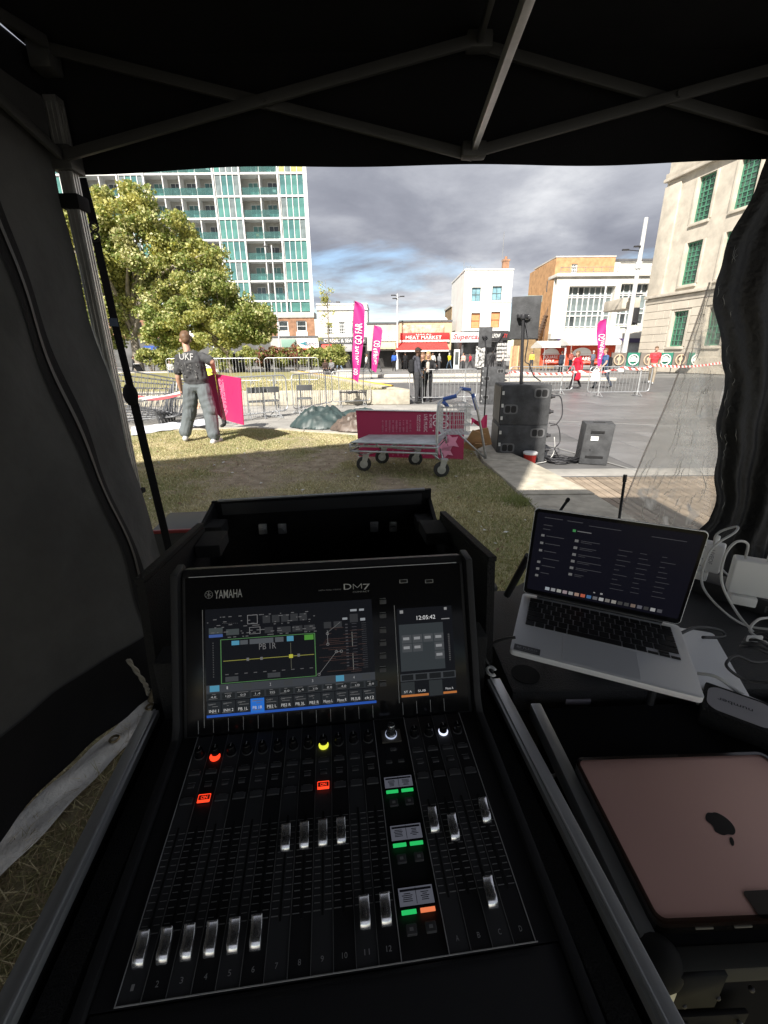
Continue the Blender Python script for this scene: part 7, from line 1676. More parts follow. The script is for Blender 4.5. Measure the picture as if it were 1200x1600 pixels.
# lit keys
def lit_on(x_, y_):
    t__ = MB(); t__.box((x_, y_ - .0034, .0030), (.015, .0022, .0010)); o_ = t__.build('lit_button_bar', m_red_l, con, local=True)
    q = MB(); w_, h_ = .0155, .0108
    for dx, dy, sx, sy in ((0, h_ / 2, w_, .0006), (0, -h_ / 2, w_, .0006), (w_ / 2, 0, .0006, h_), (-w_ / 2, 0, .0006, h_)): q.box((x_ + dx, y_ + dy, .0030), (sx, sy, .0006))
    q.build('lit_button_frame', m_red_l, con, local=True)
    text('ON', Matrix.Translation((x_, y_ + .0012, .0032)), .0085, .0046, m_red_l, con, local=True, off=.01)
for i in (1, 8): lit_on((SX[i] + SX[i + 1]) / 2, .0465 * SC)
def ring(x_, y_, m_): q = MB(); q.lathe([(.0074, .0005), (.0076, .0024), (.0070, .0030)], (x_, y_, 0), 18); q.build('lit_knob_ring', m_, con, local=True, smooth=.6)
ring((SX[1] + SX[2]) / 2, .108 * SC, m_red_l); ring((SX[8] + SX[9]) / 2, .109 * SC, m_yel_l); ring((SX[15] + SX[16]) / 2, .112 * SC, m_wht_l)
# centre section: touch and turn knob, three little displays with pads
cxs = (SX[12] + SX[13]) / 2
q = MB(); q.box((cxs, .119, -.001), (.030, .022, .004)); q.build('knob_plate', mat('knob_plate', (.10, .09, .075), .5), con, local=True, bevel=.001)
q = MB(); q.lathe([(.0085, .001), (.0085, .004), (.0068, .006), (.0060, .022), (.0050, .0235)], (cxs, .120, 0), 20); q.build('touch_knob', mat('knob_metal', (.30, .31, .33), .22, .9), con, local=True, smooth=.6)
q = MB(); q.lathe([(.0088, .001), (.0090, .0035), (.0086, .004)], (cxs, .120, 0), 20); q.build('lit_knob_ring', emitter('led_pale', (.4, .45, .6), .4), con, local=True, smooth=.6)
m_lcd = emitter('lcd_grey', (.20, .21, .26), .13)
for k, (ya, yb) in enumerate(((.0486, .0335), (-.0152, -.0322), (-.081, -.0978))):
    ya *= SC; yb *= SC; h_ = ya - yb
    q = MB(); q.box((cxs, (ya + yb) / 2, .0003), (.042, h_ + .003, .0016)); d_ = q.build('user_display', m_gloss, con, local=True)
    q = MB(); q.box((cxs, (ya + yb) / 2, .0013), (.039, h_, .0006)); q.build('display_glow', m_lcd, d_, local=True)
    q = MB(); q.box((cxs, (ya + yb) / 2, .0017), (.0006, h_ - .002, .0003)); q.box((cxs, ya - .0028, .0017), (.036, .0022, .0003))
    for j in range(5): q.box((cxs - .010, ya - .006 - j * .0018, .0017), (.012 * random.uniform(.5, 1), .0007, .0003)); q.box((cxs + .010, ya - .006 - j * .0018, .0017), (.012 * random.uniform(.4, 1), .0007, .0003))
    q.build('display_text', mat('lcd_dark', (.02, .02, .03), .5), d_, local=True)
    for s_ in (-1, 1):
        q = MB(); q.box((cxs + s_ * .0105, yb - .0055, .0012), (.0165, .0040, .0018)); q.build('user_led', m_org_l if (k == 2 and s_ == 1) else m_grn_l, con, local=True, bevel=.0004)
        share('user_button', sb_m, con, (cxs + s_ * .0105, yb - .021, 0), scale=(1.25, 2.1, 1.4)); 
        q = MB(); q.box((cxs + s_ * .0105, yb - .021, .0033), (.004, .003, .0003)); q.build('button_legend', m_dim, con, local=True)
for x_, y_ in ((cxs, .094), (cxs - .009, .074), (cxs + .009, .074)): share('button', sb_m, con, (x_, y_, 0))
# screen wall
sw_b = Vector((0, .1535, -.004)); sw_t = Vector((0, .2725, .215)); s_up = (sw_t - sw_b).normalized(); s_n = Vector((1, 0, 0)).cross(s_up); s_h = (sw_t - sw_b).length
SM = frame(sw_b + Vector((0, 0, 0)), (1, 0, 0), s_up)              # screen plane: x right, y up, z out
SMw = CM @ SM; SMi = SMw.inverted(); s_o = SMw.translation; s_nw = (SMw.to_3x3() @ Vector((0, 0, 1))).normalized()
def sc2(px, py): p_ = SMi @ atP(px, py, s_o, s_nw); return p_.x, p_.y
def spl(pts, z=.0, m_=None, nm='graphic', par=None, thick=.0):
    q = MB(); q.poly([SM @ Vector((*p, z)) for p in pts]); return q.build(nm, m_, par, local=True)
def srect(q, x0, y0, x1, y1, z): q.poly([SM @ Vector((x0, y0, z)), SM @ Vector((x1, y0, z)), SM @ Vector((x1, y1, z)), SM @ Vector((x0, y1, z))])
q = MB(); R_ = SM.to_3x3(); q.box(SM @ Vector((0, s_h / 2, .0012)), (.452, s_h - .004, .0024), R_); q.build('screen_wall', m_gloss, con, local=True, bevel=.001)
q = MB(); q.box(SM @ Vector((0, s_h - .0005, .0028)), (.440, .0011, .0012), R_); q.build('top_edge_line', mat('edge_line', (.45, .45, .45), .4, .5), con, local=True)
M1a, M1b = sc2(324, 1122), sc2(580, 934); M1 = (M1a[0], sc2(452, 1112)[1], M1b[0], sc2(452, 944)[1])
M2a, M2b = sc2(627, 1090), sc2(705, 955); M2 = (M2a[0], sc2(667, 1088)[1], M2b[0], sc2(667, 948)[1])
for (x0, y0, x1, y1), nm in ((M1, 'main_display'), (M2, 'utility_display')):
    q = MB(); q.box(SM @ Vector(((x0 + x1) / 2, (y0 + y1) / 2, .0026)), (x1 - x0, y1 - y0, .0006), R_); globals()[nm] = q.build(nm, emitter('screen_black', (.0012, .0014, .002), 1), con, local=True)
ZS = .0033
def U(x0, y0, x1, y1, scr): X0, Y0_, X1, Y1_ = scr; return X0 + (X1 - X0) * x0, Y1_ - (Y1_ - Y0_) * y1, X0 + (X1 - X0) * x1, Y1_ - (Y1_ - Y0_) * y0
def gfx(scr, par, col, rects, s=1.0, z=ZS, nm='graphic'):
    q = MB()
    for r_ in rects: srect(q, *U(*r_, scr), z)
    return tag(q.build(nm, emitter('ui_%d_%d_%d_%d' % tuple(int(v * 999) for v in (*col, s)), col, s * .36), par, local=True), kind='stuff')
def stext(body, x, y, w, h, scr, par, col=(.5, .5, .5), s=.8, z=ZS + .0002):
    X0, Y0_, X1, Y1_ = scr; M = SM @ Matrix.Translation((X0 + (X1 - X0) * x, Y1_ - (Y1_ - Y0_) * y, z)); return text(body, M, w * (X1 - X0), h * (Y1_ - Y0_), emitter('ui_txt_%d_%d' % (int(col[2] * 99), int(s * 99)), col, s * .42), par, local=True)
D = main_display
gfx(M1, D, (.045, .05, .058), [(0, .695, 1, .765)] , .8); gfx(M1, D, (.035, .04, .045), [(0, .765, 1, .835)], .6)
gfx(M1, D, (.010, .012, .013), [(.085 * i + .004, .775, .085 * i + .078, .83) for i in range(12)], 1, ZS + .0001)
gfx(M1, D, (.010, .012, .014), [(i / 12 + .003, .845, (i + 1) / 12 - .003, .955) for i in range(12) if i != 3], 1.2)
gfx(M1, D, (.02, .16, .62), [(3 / 12 + .002, .845, 4 / 12 - .002, .975)], .8, ZS + .0001); gfx(M1, D, (.02, .09, .42), [(0, .962, 1, .985)], .8)
for i, b_ in enumerate(('INH 1', 'INH 2', 'PB 1L', 'PB 1R', 'PB2 L', 'PB2 R', 'PB 3L', 'PB3 R', 'Mono L', 'Mono R', 'PB SUB', 'ch12')):
    stext(b_, (i + .5) / 12, .928, .055, .026, M1, D); stext('CH' + str(i + 1), (i + .28) / 12, .868, .022, .014, M1, D, (.3, .3, .3), .5)
fr = (.085, .285, .645, .69)
gfx(M1, D, (.10, .26, .09), [(fr[0], fr[1], fr[2], fr[1] + .006), (fr[0], fr[3] - .006, fr[2], fr[3]), (fr[0], fr[1], fr[0] + .005, fr[3]), (fr[2] - .005, fr[1], fr[2], fr[3])], .6)
stext('PB 1R', .36, .375, .10, .055, M1, D, (.25, .25, .25), .4)
gfx(M1, D, (.30, .29, .06), [(.10, .482, .635, .488)], .7); gfx(M1, D, (.14, .14, .10), [(.495, .36, .498, .60)], .6); gfx(M1, D, (.5, .48, .05), [(.485, .468, .508, .502)], .8, ZS + .0002); gfx(M1, D, (.2, .2, .2), [(.235, .470, .250, .498), (.315, .472, .330, .498), (.535, .468, .550, .495)], .6, ZS + .0002)
gfx(M1, D, (.08, .30, .45), [(.15, .305, .195, .345), (.475, .297, .515, .345), (.02, .700, .075, .755), (.76, .700, .81, .755)], .75, ZS + .0001); gfx(M1, D, (.10, .36, .05), [(.58, .297, .635, .345)], .6, ZS + .0001); gfx(M1, D, (.09, .10, .11), [(.255, .300, .395, .347), (.405, .30, .455, .345), (.20, .305, .245, .345)], .7)
gfx(M1, D, (.06, .065, .07), [(.11, .63, .185, .675), (.355, .625, .43, .668), (.21, .705, .26, .752), (.45, .705, .50, .752), (.70, .705, .75, .752), (.92, .705, .97, .752)], .6, ZS + .0001)
gfx(M1, D, (.28, .28, .28), [(.245, .075, .305, .08), (.245, .155, .305, .16), (.245, .075, .248, .16), (.302, .075, .305, .16), (.255, .19, .32, .194), (.255, .25, .32, .254), (.255, .19, .258, .25), (.317, .19, .32, .25)], .6)
gfx(M1, D, (.05, .10, .30), [(.02, .235, .10, .262)], .8); gfx(M1, D, (.07, .085, .085), [(.12, .195, .195, .25), (.02, .175, .10, .23)], .6)
gfx(M1, D, (.32, .34, .36), [(.865, .085, .905, .105), (.92, .085, .95, .105), (.925, .175, .955, .20), (.815, .16, .845, .18)], .7)
gfx(M1, D, (.035, .037, .04), [(.335 + i * .055, .09, .38 + i * .055, .16) for i in range(5)] + [(.345, .2, .395, .255), (.42, .205, .50, .26), (.51, .205, .57, .26), (.58, .205, .645, .26), (.70, .19, .745, .25), (.76, .19, .81, .25), (.86, .13, .91, .21)], .7)
gfx(M1, D, (.20, .20, .20), [(.10 + .012 * i, .135 + .001 * i, .104 + .012 * i, .139 + .001 * i) for i in range(8)] + [(.04, .31 + .022 * i, .046, .316 + .022 * i) for i in range(15)], .5)
# dynamics graph
q = MB(); Xa = lambda x, y: SM @ Vector((M1[0] + (M1[2] - M1[0]) * x, M1[3] - (M1[3] - M1[1]) * y, ZS + .0001))
for (a, b_) in (((.66, .675), (.77, .475)), ((.77, .475), (.80, .475)), ((.72, .27), (.72, .40)), ((.72, .29), (.80, .20))): q.bar(Xa(*a), Xa(*b_), .0006, .0001)
for (a) in ((.66, .675), (.77, .475), (.80, .475), (.72, .30), (.72, .40)): q.tube([Xa(a[0] + .008 * math.cos(t__), a[1] + .012 * math.sin(t__)) for t__ in np.linspace(0, 6.28, 9)[:-1]], .0003, 4, closed=True)
q.build('graphic', emitter('ui_graph', (.22, .22, .22), .3), D, local=True)
gfx(M1, D, (.05, .05, .055), [(.83, .22 + i * .03, .845, .232 + i * .03) for i in range(14)] + [(.87, .22 + i * .03, .90, .225 + i * .03) for i in range(15)] + [(.93, .22 + i * .02, .96, .224 + i * .02) for i in range(22)], .8); gfx(M1, D, (.22, .22, .20), [(.868, .30, .872, .44), (.868, .50, .872, .66)], .6)
for i in range(12): stext(('4.0', '125', '0.0', '1.4', '355', '0.0', '1.4', '3.15k', '0.0', '4.0', '6.30k', '0.0')[i], .085 * i + .04, .802, .03, .018, M1, D, (.4, .4, .4), .7)
for i, x_ in enumerate((.13, .38, .63, .88)): stext(str(i + 1), x_ - .01, .728, .008, .026, M1, D, (.35, .35, .35), .7)
# the dense small print of the channel view
q_ = [(random.uniform(.01, .64), random.choice([.075, .095, .12, .15, .17, .215, .235, .265])) for _ in range(90)]
gfx(M1, D, (.17, .17, .17), [(x, y, x + random.uniform(.006, .022), y + .007) for x, y in q_], .6, ZS + .0002)
gfx(M1, D, (.13, .13, .13), [(.005 + .0835 * i + random.uniform(0, .03), y, .005 + .0835 * i + random.uniform(.035, .07), y + .006) for i in range(12) for y in (.775, .815, .862, .885, .945)], .7, ZS + .0003)
gfx(M1, D, (.12, .12, .12), [(.11 + .055 * i, .605, .13 + .055 * i, .612) for i in range(10)], .7, ZS + .0003)
gfx(M1, D, (.10, .055, .045), [(.66 + random.uniform(0, .3), y, .66 + random.uniform(.0, .3), y + .004) for y in np.linspace(.25, .67, 26)], .5, ZS + .0001)
D2 = utility_display
gfx(M2, D2, (.030, .036, .040), [(.02, .18, .82, .70)], .9); gfx(M2, D2, (.055, .06, .065), [(.06 + i * .195, .30 + j * .10, .06 + i * .195 + .175, .30 + j * .10 + .09) for i in range(4) for j in range(3) if (j == 0 or (j == 1 and i != 2) or (j == 2 and i == 3))], .9, ZS + .0001)
gfx(M2, D2, (.045, .05, .055), [(0, .73, 1, .81)], .8); gfx(M2, D2, (.006, .007, .008), [(.02 + .25 * i, .74, .23 + .25 * i, .80) for i in range(4)], 1, ZS + .0001); gfx(M2, D2, (.028, .033, .036), [(0, .82, .245, .955), (.505, .82, .745, .99)], .7); gfx(M2, D2, (.55, .19, .05), [(0, .958, .49, .982), (.755, .958, 1, .982)], .7)
gfx(M2, D2, (.35, .36, .37), [(.085 + i * .195, .325 + j * .10, .195 + i * .195, .355 + j * .10) for i in range(4) for j in range(3) if (j == 0 or (j == 1 and i != 2) or (j == 2 and i == 3))], .6, ZS + .0002); gfx(M2, D2, (.16, .16, .16), [(.9, .32 + i * .022, .93, .328 + i * .022) for i in range(14)], .6)
stext('12:05:42', .52, .115, .34, .045, M2, D2, (.55, .55, .55), .9)
for i, b_ in enumerate(('ST A', 'SUB', '', 'Mono R')):
    if b_: stext(b_, .12 + .25 * i, .925, .14, .024, M2, D2)
gfx(M2, D2, (.3, .3, .3), [(.05, .02, .11, .055), (.86, .015, .91, .045), (.80, .14, .95, .15)], .7)
# lettering on the bezel
def bez(body, px0, py0, px1, py1, m_=m_line, shear=0, off=0):
    a = sc2(px0, (py0 + py1) / 2); b_ = sc2(px1, (py0 + py1) / 2); c_ = sc2((px0 + px1) / 2, py1); d_ = sc2((px0 + px1) / 2, py0)
    return text(body, SM @ Matrix.Translation(((a[0] + b_[0]) / 2, (c_[1] + d_[1]) / 2, .0027)), b_[0] - a[0], d_[1] - c_[1], m_, con, local=True, shear=shear, off=off)
m_logo = mat('logo_print', (.42, .42, .41), .5)
bez('YAMAHA', 336, 921, 379, 934, m_logo, off=.012); bez('D', 537, 912, 549, 921, m_logo); bez('7', 567, 912, 578, 921, m_logo)
q = MB(); m0, m1 = sc2(552, 920.4), sc2(564.5, 911.6)
for a, b_ in (((m0[0], m0[1]), (m0[0], m1[1])), ((m1[0], m0[1]), (m1[0], m1[1])), ((m0[0], m1[1]), ((m0[0] + m1[0]) / 2, m0[1] + .002)), ((m1[0], m1[1]), ((m0[0] + m1[0]) / 2, m0[1] + .002))): q.bar(SM @ Vector((*a, .0028)), SM @ Vector((*b_, .0028)), .0010, .0004, up=R_ @ Vector((0, 0, 1)))
q.build('lettering', m_logo, con, local=True); bez('COMPACT', 551, 923, 577, 925.5, m_dim); bez('DIGITAL MIXING CONSOLE', 498, 920.5, 533, 922.5, m_dim)
q = MB(); c_ = sc2(327, 929); r_ = sc2(333, 929)[0] - c_[0]
q.tube([SM @ Vector((c_[0] + r_ * math.cos(a), c_[1] + r_ * math.sin(a), .0028)) for a in np.linspace(0, 6.283, 25)[:-1]], .0003, 4, closed=True)
for k in range(3): a = rad(30 + 60 * k); q.bar(SM @ Vector((c_[0] - r_ * .85 * math.cos(a), c_[1] - r_ * .85 * math.sin(a), .0028)), SM @ Vector((c_[0] + r_ * .85 * math.cos(a), c_[1] + r_ * .85 * math.sin(a), .0028)), .0007, .0003)
q.build('tuning_fork_logo', m_logo, con, local=True)
# side keys between the screens and marks
for py_ in (940, 962, 985, 1005, 1025, 1046, 1068):
    x_, y_ = sc2(598, py_); q = MB(); q.box(SM @ Vector((x_, y_, .0034)), (.011, .007, .0022), R_); q.build('key', m_btn, con, local=True, bevel=.0006); q = MB(); q.box(SM @ Vector((x_, y_ + .0055, .0028)), (.010, .0006, .0004), R_); q.build('key_legend', m_dim, con, local=True)
for px_ in (630, 670): x_, y_ = sc2(px_, 908); q = MB(); q.box(SM @ Vector((x_, y_, .0028)), (.014, .006, .0006), R_); q.build('port_cover', m_dim, con, local=True); q = MB(); q.box(SM @ Vector((x_, y_, .0034)), (.011, .0042, .0006), R_); q.build('port_slot', m_slot, con, local=True)
for i in range(17):
    x_ = SX[i]; q = MB(); q.box(SM @ Vector((x_, .016, .0028)), (.0006, .020, .0005), R_); q.build('divider_line', m_line, con, local=True)
q = MB(); q.box(SM @ Vector((M1[0] - .004, (M1[1] + M1[3]) / 2 - .006, .0028)), (.0008, M1[3] - M1[1] + .012, .0005), R_); q.box(SM @ Vector((M2[0] - .004, (M2[1] + M2[3]) / 2, .0028)), (.0008, M2[3] - M2[1] + .012, .0005), R_); q.build('divider_line', m_line, con, local=True)

# ------------------------------------------------------------------ flight case under and round the console
fc = thing('console_flight_case', 'open black flight case tray holding the mixing console', 'flight case', (CL.x, CL.y + .1, 0), rot=(0, 0, rad(6.8)))
FCm = wmat(fc); m_ply = mat('case_laminate', (.018, .018, .019), .7, bump=.5, bscale=350, spec=.15); m_foam = mat('case_foam', (.030, .030, .031), .95, bump=.8, bscale=400); m_edge = mat('case_aluminium', (.66, .67, .68), .38, .6, col2=(.45, .46, .47), vscale=25, stretch=(1, .05, 1))
def fl(px, py, z): return FCm.inverted() @ atZ(px, py, z)
zr = .885; lA = fl(240, 1108, zr); lB = fl(18, 1560, zr); rA = fl(772, 1066, zr); rB = fl(945, 1400, zr)
xL = (lA.x + lB.x) / 2; xR = (rA.x + rB.x) / 2
yb0 = lA.y - .005; yf0 = -.42; ybk = yb0 + .42
def lb(q, a, b_): return q.bb(a, b_)
for x_, s_ in ((xL, -1), (xR, 1)):
    q = MB(); q.prism([(x_ - s_ * .004, yf0, .66), (x_ - s_ * .004, ybk, .66), (x_ - s_ * .004, ybk, 1.055), (x_ - s_ * .004, yb0 + .06, 1.095), (x_ - s_ * .004, yb0 + .03, zr - .012), (x_ - s_ * .004, yf0, zr - .012)], (s_ * .014, 0, 0)); w_ = q.build('side_wall', m_ply, fc, local=True)
    q = MB(); q.box((x_ + s_ * .001, (yf0 + yb0) / 2, zr - .004), (.024, yb0 - yf0, .012)); q.box((x_ + s_ * .010, (yf0 + yb0) / 2, zr - .020), (.006, yb0 - yf0, .030)); q.box((x_ - s_ * .0045, (yf0 + yb0) / 2, zr + .0035), (.004, yb0 - yf0, .004)); q.build('edge_rail', m_edge, fc, local=True, bevel=.0015)
    q = MB(); q.box((x_ - s_ * .028, (yf0 + yb0) / 2 + .02, .80), (.030, yb0 - yf0 - .02, .12)); q.build('foam_lining', m_foam, fc, local=True)
    q = MB(); q.box((x_ - s_ * .036, yb0 + .03, .91), (.045, .05, .13)); q.build('foam_block', m_foam, fc, local=True, bevel=.004)
    q = MB(); q.prism([(x_ - s_ * .004, yb0 + .058, 1.096), (x_ - s_ * .004, ybk, 1.057), (x_ - s_ * .004, ybk, 1.067), (x_ - s_ * .004, yb0 + .058, 1.106)], (s_ * .016, 0, 0)); q.build('upper_rail', m_ply, fc, local=True, bevel=.002)
    q = MB(); q.box((x_ - s_ * .034, ybk - .06, 1.035), (.055, .09, .03)); q.build('foam_block', m_foam, fc, local=True, bevel=.003)
q = MB(); q.box(((xL + xR) / 2, (yf0 + ybk) / 2, .665), (xR - xL, ybk - yf0, .02)); q.build('base', m_ply, fc, local=True)
q = MB(); q.box(((xL + xR) / 2, yf0 + .007, .74), (xR - xL, .014, .16)); q.build('front_wall', m_ply, fc, local=True)
q = MB(); q.box(((xL + xR) / 2, (yf0 + ybk) / 2 + .02, .715), (xR - xL - .07, ybk - yf0 - .1, .08)); q.build('foam_bed', m_foam, fc, local=True)
q = MB(); q.box(((xL + xR) / 2, ybk + .006, .80), (xR - xL, .012, .27)); q.build('back_wall', m_ply, fc, local=True)
for s_, x_ in ((-1, xL), (1, xR)): q = MB(); q.ball((x_, yf0, .70), .026, 12, 8); q.build('ball_corner', m_dk, fc, local=True, smooth=True)
# trestle table carrying it
tbm = thing('equipment_table', 'black folding table under the mixing console case', 'table', (CL.x, .75, 0), rot=(0, 0, rad(6.8)))
q = MB(); q.box((0, .05, .635), (.62, 1.15, .035)); q.build('tabletop', m_ply, tbm, local=True)
for sx in (-.27, .27):
    for sy in (-.46, .56): q = MB(); q.cyl((sx, sy, 0), (sx, sy, .62), .016, n=10); q.build('leg', m_dk, tbm, local=True)
# the case lid standing open behind
ld = thing('flight_case_lid', 'open black flight case lid with latches standing behind the console', 'flight case lid', (CL.x - .1, 1.15, 0), rot=(0, 0, rad(3.0)))
LM = wmat(ld); LI = LM.inverted()
pTL = atY(348, 781, 1.30); pTR = atY(665, 767, 1.30); zt_ = (pTL.z + pTR.z) / 2; ldw = (pTR - pTL).length
cL = LI @ Vector((pTL.x, 1.30, zt_)); cR_ = LI @ Vector((pTR.x, 1.30, zt_)); yb_ = (cL.y + cR_.y) / 2; xa, xb = cL.x - .03, cR_.x + .02
q = MB(); q.prism([(xa, yb_, .655), (xb, yb_, .655), (xb, yb_, zt_ + .012 - .0), (xa, yb_, zt_ - .012)], (0, .012, 0)); q.build('back_panel', m_ply, ld, local=True)
q = MB(); q.prism([(xa + .02, yb_ - .003, zt_ - .012), (xb - .02, yb_ - .003, zt_ + .010), (xb - .02, yb_ - .003, zt_ + .014), (xa + .02, yb_ - .003, zt_ - .008)], (0, .016, 0)); q.build('top_edge', mat('worn_edge', (.22, .22, .22), .5, .3), ld, local=True)
q = MB(); q.prism([(xa + .03, yb_ - .004, zt_ - .055), (xb - .03, yb_ - .004, zt_ - .035), (xb - .03, yb_ - .004, zt_ + .0), (xa + .03, yb_ - .004, zt_ - .018)], (0, .003, 0)); q.build('lining_strip', mat('lining_grey', (.045, .045, .047), .9), ld, local=True)
for s_, x_ in ((-1, xa), (1, xb)):
    q = MB(); q.prism([(x_, yb_, .655), (x_, yb_, zt_ - .015), (x_, yb_ - .15, zt_ - .05), (x_, yb_ - .34, zt_ - .06), (x_, yb_ - .34, .655)], (s_ * -.012, 0, 0)); q.build('side_panel', m_ply, ld, local=True, bevel=.002)
    q = MB(); q.box((x_ - s_ * .035, yb_ - .09, zt_ - .065), (.05, .07, .035)); q.build('foam_block', m_foam, ld, local=True, bevel=.003)
for px_ in (411, 441, 585, 615):
    p_ = LI @ atY(px_, 826, 1.28); q = MB(); q.box((p_.x, yb_ - .012, p_.z), (.026, .010, .034)); l_ = q.build('latch', m_edge, ld, local=True, bevel=.003)
    q = MB(); q.cyl((p_.x, yb_ - .016, p_.z - .004), (p_.x, yb_ - .026, p_.z - .004), .009, n=12); q.build('latch_knob', m_galv, l_, local=True)
q = MB(); q.box(((xa + xb) / 2, yb_ - .17, .66), (xb - xa, .34, .012)); q.build('bottom_panel', m_ply, ld, local=True)
# red and black box on the ground behind the lid
p_ = atZ(285, 835, .42); bx = thing('tool_box', 'black equipment box with red rim on the grass beyond the tent leg', 'box', (p_.x - .05, p_.y + .35, 0), .1)
q = MB(); q.box((0, 0, .19), (.5, .4, .38)); q.build('body', mat('box_black', (.02, .02, .022), .5), bx, local=True, bevel=.01)
q = MB(); q.box((0, -.2, .385), (.52, .02, .025)); q.build('rim', mat('red_rim', (.16, .008, .012), .5), bx, local=True, bevel=.008)
q = MB(); q.box((.12, -.203, .25), (.05, .006, .05)); q.build('label_mark', mat('red_rim'), bx, local=True)

# ------------------------------------------------------------------ right hand side: rack case, tray, laptops
m_rack = mat('rack_laminate', (.014, .014, .015), .95, spec=.02)
rc = thing('rack_flight_case', 'black rack flight case with aluminium edge carrying the laptops', 'flight case', (.62, .60, 0), rot=(0, 0, rad(2)))
zt2 = .826; xl, xr2, yf, yk = -.335, .52, -.30, .075
RI = wmat(rc).inverted()
q = MB(); q.box(((xl + xr2) / 2, (yf + yk) / 2, (zt2 + .1) / 2), (xr2 - xl - .02, yk - yf - .02, zt2 - .1)); q.build('body', m_rack, rc, local=True, bevel=.004)
q = MB(); q.box((xl, (yf + yk) / 2, zt2 - .012), (.020, yk - yf, .030)); q.build('edge_rail', m_edge, rc, local=True, bevel=.003)
q = MB(); q.box(((xl + xr2) / 2, yf, zt2 - .012), (xr2 - xl, .022, .026)); q.build('edge_rail', mat('dull_edge', (.06, .06, .055), .8, .0, spec=.05), rc, local=True, bevel=.003)
q = MB(); q.box((xl, yf, .45), (.032, .032, .70)); q.build('edge_rail', m_edge, rc, local=True, bevel=.003)
q = MB(); q.ball((xl + .004, yf + .004, zt2 - .012), .025, 16, 10); q.box((xl + .03, yf - .012, zt2 - .03), (.07, .006, .06)); q.build('ball_corner', mat('black_chrome', (.02, .02, .02), .7, .0, spec=.08), rc, local=True, smooth=True)
for k in range(3): q = MB(); q.ball((xl + .03 + k * .035, yf - .014, zt2 - .055 + k * .012), .0032, 8, 6); q.build('rivet', m_dk, rc, local=True, smooth=True)
q = MB(); q.ball((xl + .016, .02 - .15, zt2 + .002), .006, 10, 6); q.build('rivet', m_galv, rc, local=True, smooth=True)
la = RI @ atY(1090, 1580, .296); q = MB(); lx_ = la.x; ly_ = yf - .012; lz_ = .70
q.box((lx_, ly_ + .004, lz_), (.085, .006, .075)); l_ = q.build('latch', mat('black_chrome', (.02, .02, .02), .7, .0, spec=.08), rc, local=True, bevel=.002)
q = MB(); q.cyl((lx_, ly_, lz_ - .01), (lx_, ly_ - .014, lz_ - .01), .024, n=20); q.box((lx_, ly_ - .016, lz_ - .01), (.04, .008, .012)); q.build('latch_knob', mat('black_chrome', (.02, .02, .02), .7, .0, spec=.08), l_, local=True, bevel=.002)
q = MB()
for s_ in (-1, 1): q.tube([(lx_ + s_ * .030, ly_ - .002, lz_ + .03), (lx_ + s_ * .033, ly_ - .012, lz_ + .01), (lx_ + s_ * .026, ly_ - .012, lz_ - .012)], .003, 6)
q.build('latch_wire', m_galv, l_, local=True, smooth=True)
# moulded black tray table behind
ty = thing('moulded_tray_table', 'black moulded plastic tray table with cup recess under the open laptop', 'table', (.62, .90, 0))
zty = .835
def ty_poly(): return [(.245, .685), (1.02, .69), (1.06, .74), (1.06, 1.10), (1.0, 1.14), (.42, 1.14), (.37, 1.10), (.33, 1.075), (.26, 1.075), (.235, 1.05)]
q = MB(); q.prism([(x, y, zty - .05) for x, y in ty_poly()], (0, 0, .05)); bmx = q.build('tray_top', mat('moulded_plastic', (.034, .035, .037), .6, bump=.45, bscale=420, spec=.35), ty, bevel=.006)
q = MB(); q.cyl((.285, .735, zty - .04), (.285, .735, zty + .0012), .028, n=28); q.build('cup_recess', mat('deep_black', (.004, .004, .004), .9), ty)
q = MB(); q.tube([(.282 + .030 * math.cos(a), 1.115 + .030 * math.sin(a), zty - .012) for a in np.linspace(0, 6.283, 21)[:-1]], .010, 8, closed=True); q.build('cup_ring', mat('moulded_plastic'), ty, smooth=True)
q = MB(); q.prism([(.25, .685, .12), (1.02, .69, .12), (1.02, 1.1, .12), (.25, 1.05, .12)], (0, 0, zty - .17)); q.build('tray_body', m_ply, ty)
q = MB(); a = atY(884, 1096, .682); b_ = atY(922, 1096, .682); q.box(((a.x + b_.x) / 2, .681, a.z), (b_.x - a.x, .003, .011)); q.build('label_strip', mat('label_grey', (.42, .40, .46), .6), ty)
# case of the rack behind laptop: sloping lid, sticker and antennas
for (px0, py0, px1, py1, lab) in ((968, 806, 977, 742, 'tall thin black aerial behind the laptop screen'), (876, 797, 888, 780, 'short tilted black aerial behind the laptop screen')):
    a = atY(px0, py0, 1.16); b_ = atY(px1, py1, 1.16 if px0 > 900 else 1.12); t_ = thing('radio_aerial', lab, 'aerial', (a.x, 1.16, zty)); q = MB(); dn = (a - b_).normalized(); k = (a.z - zty) / max(.02, -dn.z); 
    q.tube([a + dn * k, b_.lerp(a, .12)], .0038, 8); q.build('whip', m_black, t_, smooth=True); q = MB(); q.cyl(b_.lerp(a, .16), b_, .0052, n=10); q.build('tip', m_black, t_, smooth=.6)
    q = MB(); q.cyl((a + dn * k), (a + dn * k) + Vector((0, 0, .02)), .009, n=10); q.build('socket', m_dk, t_)
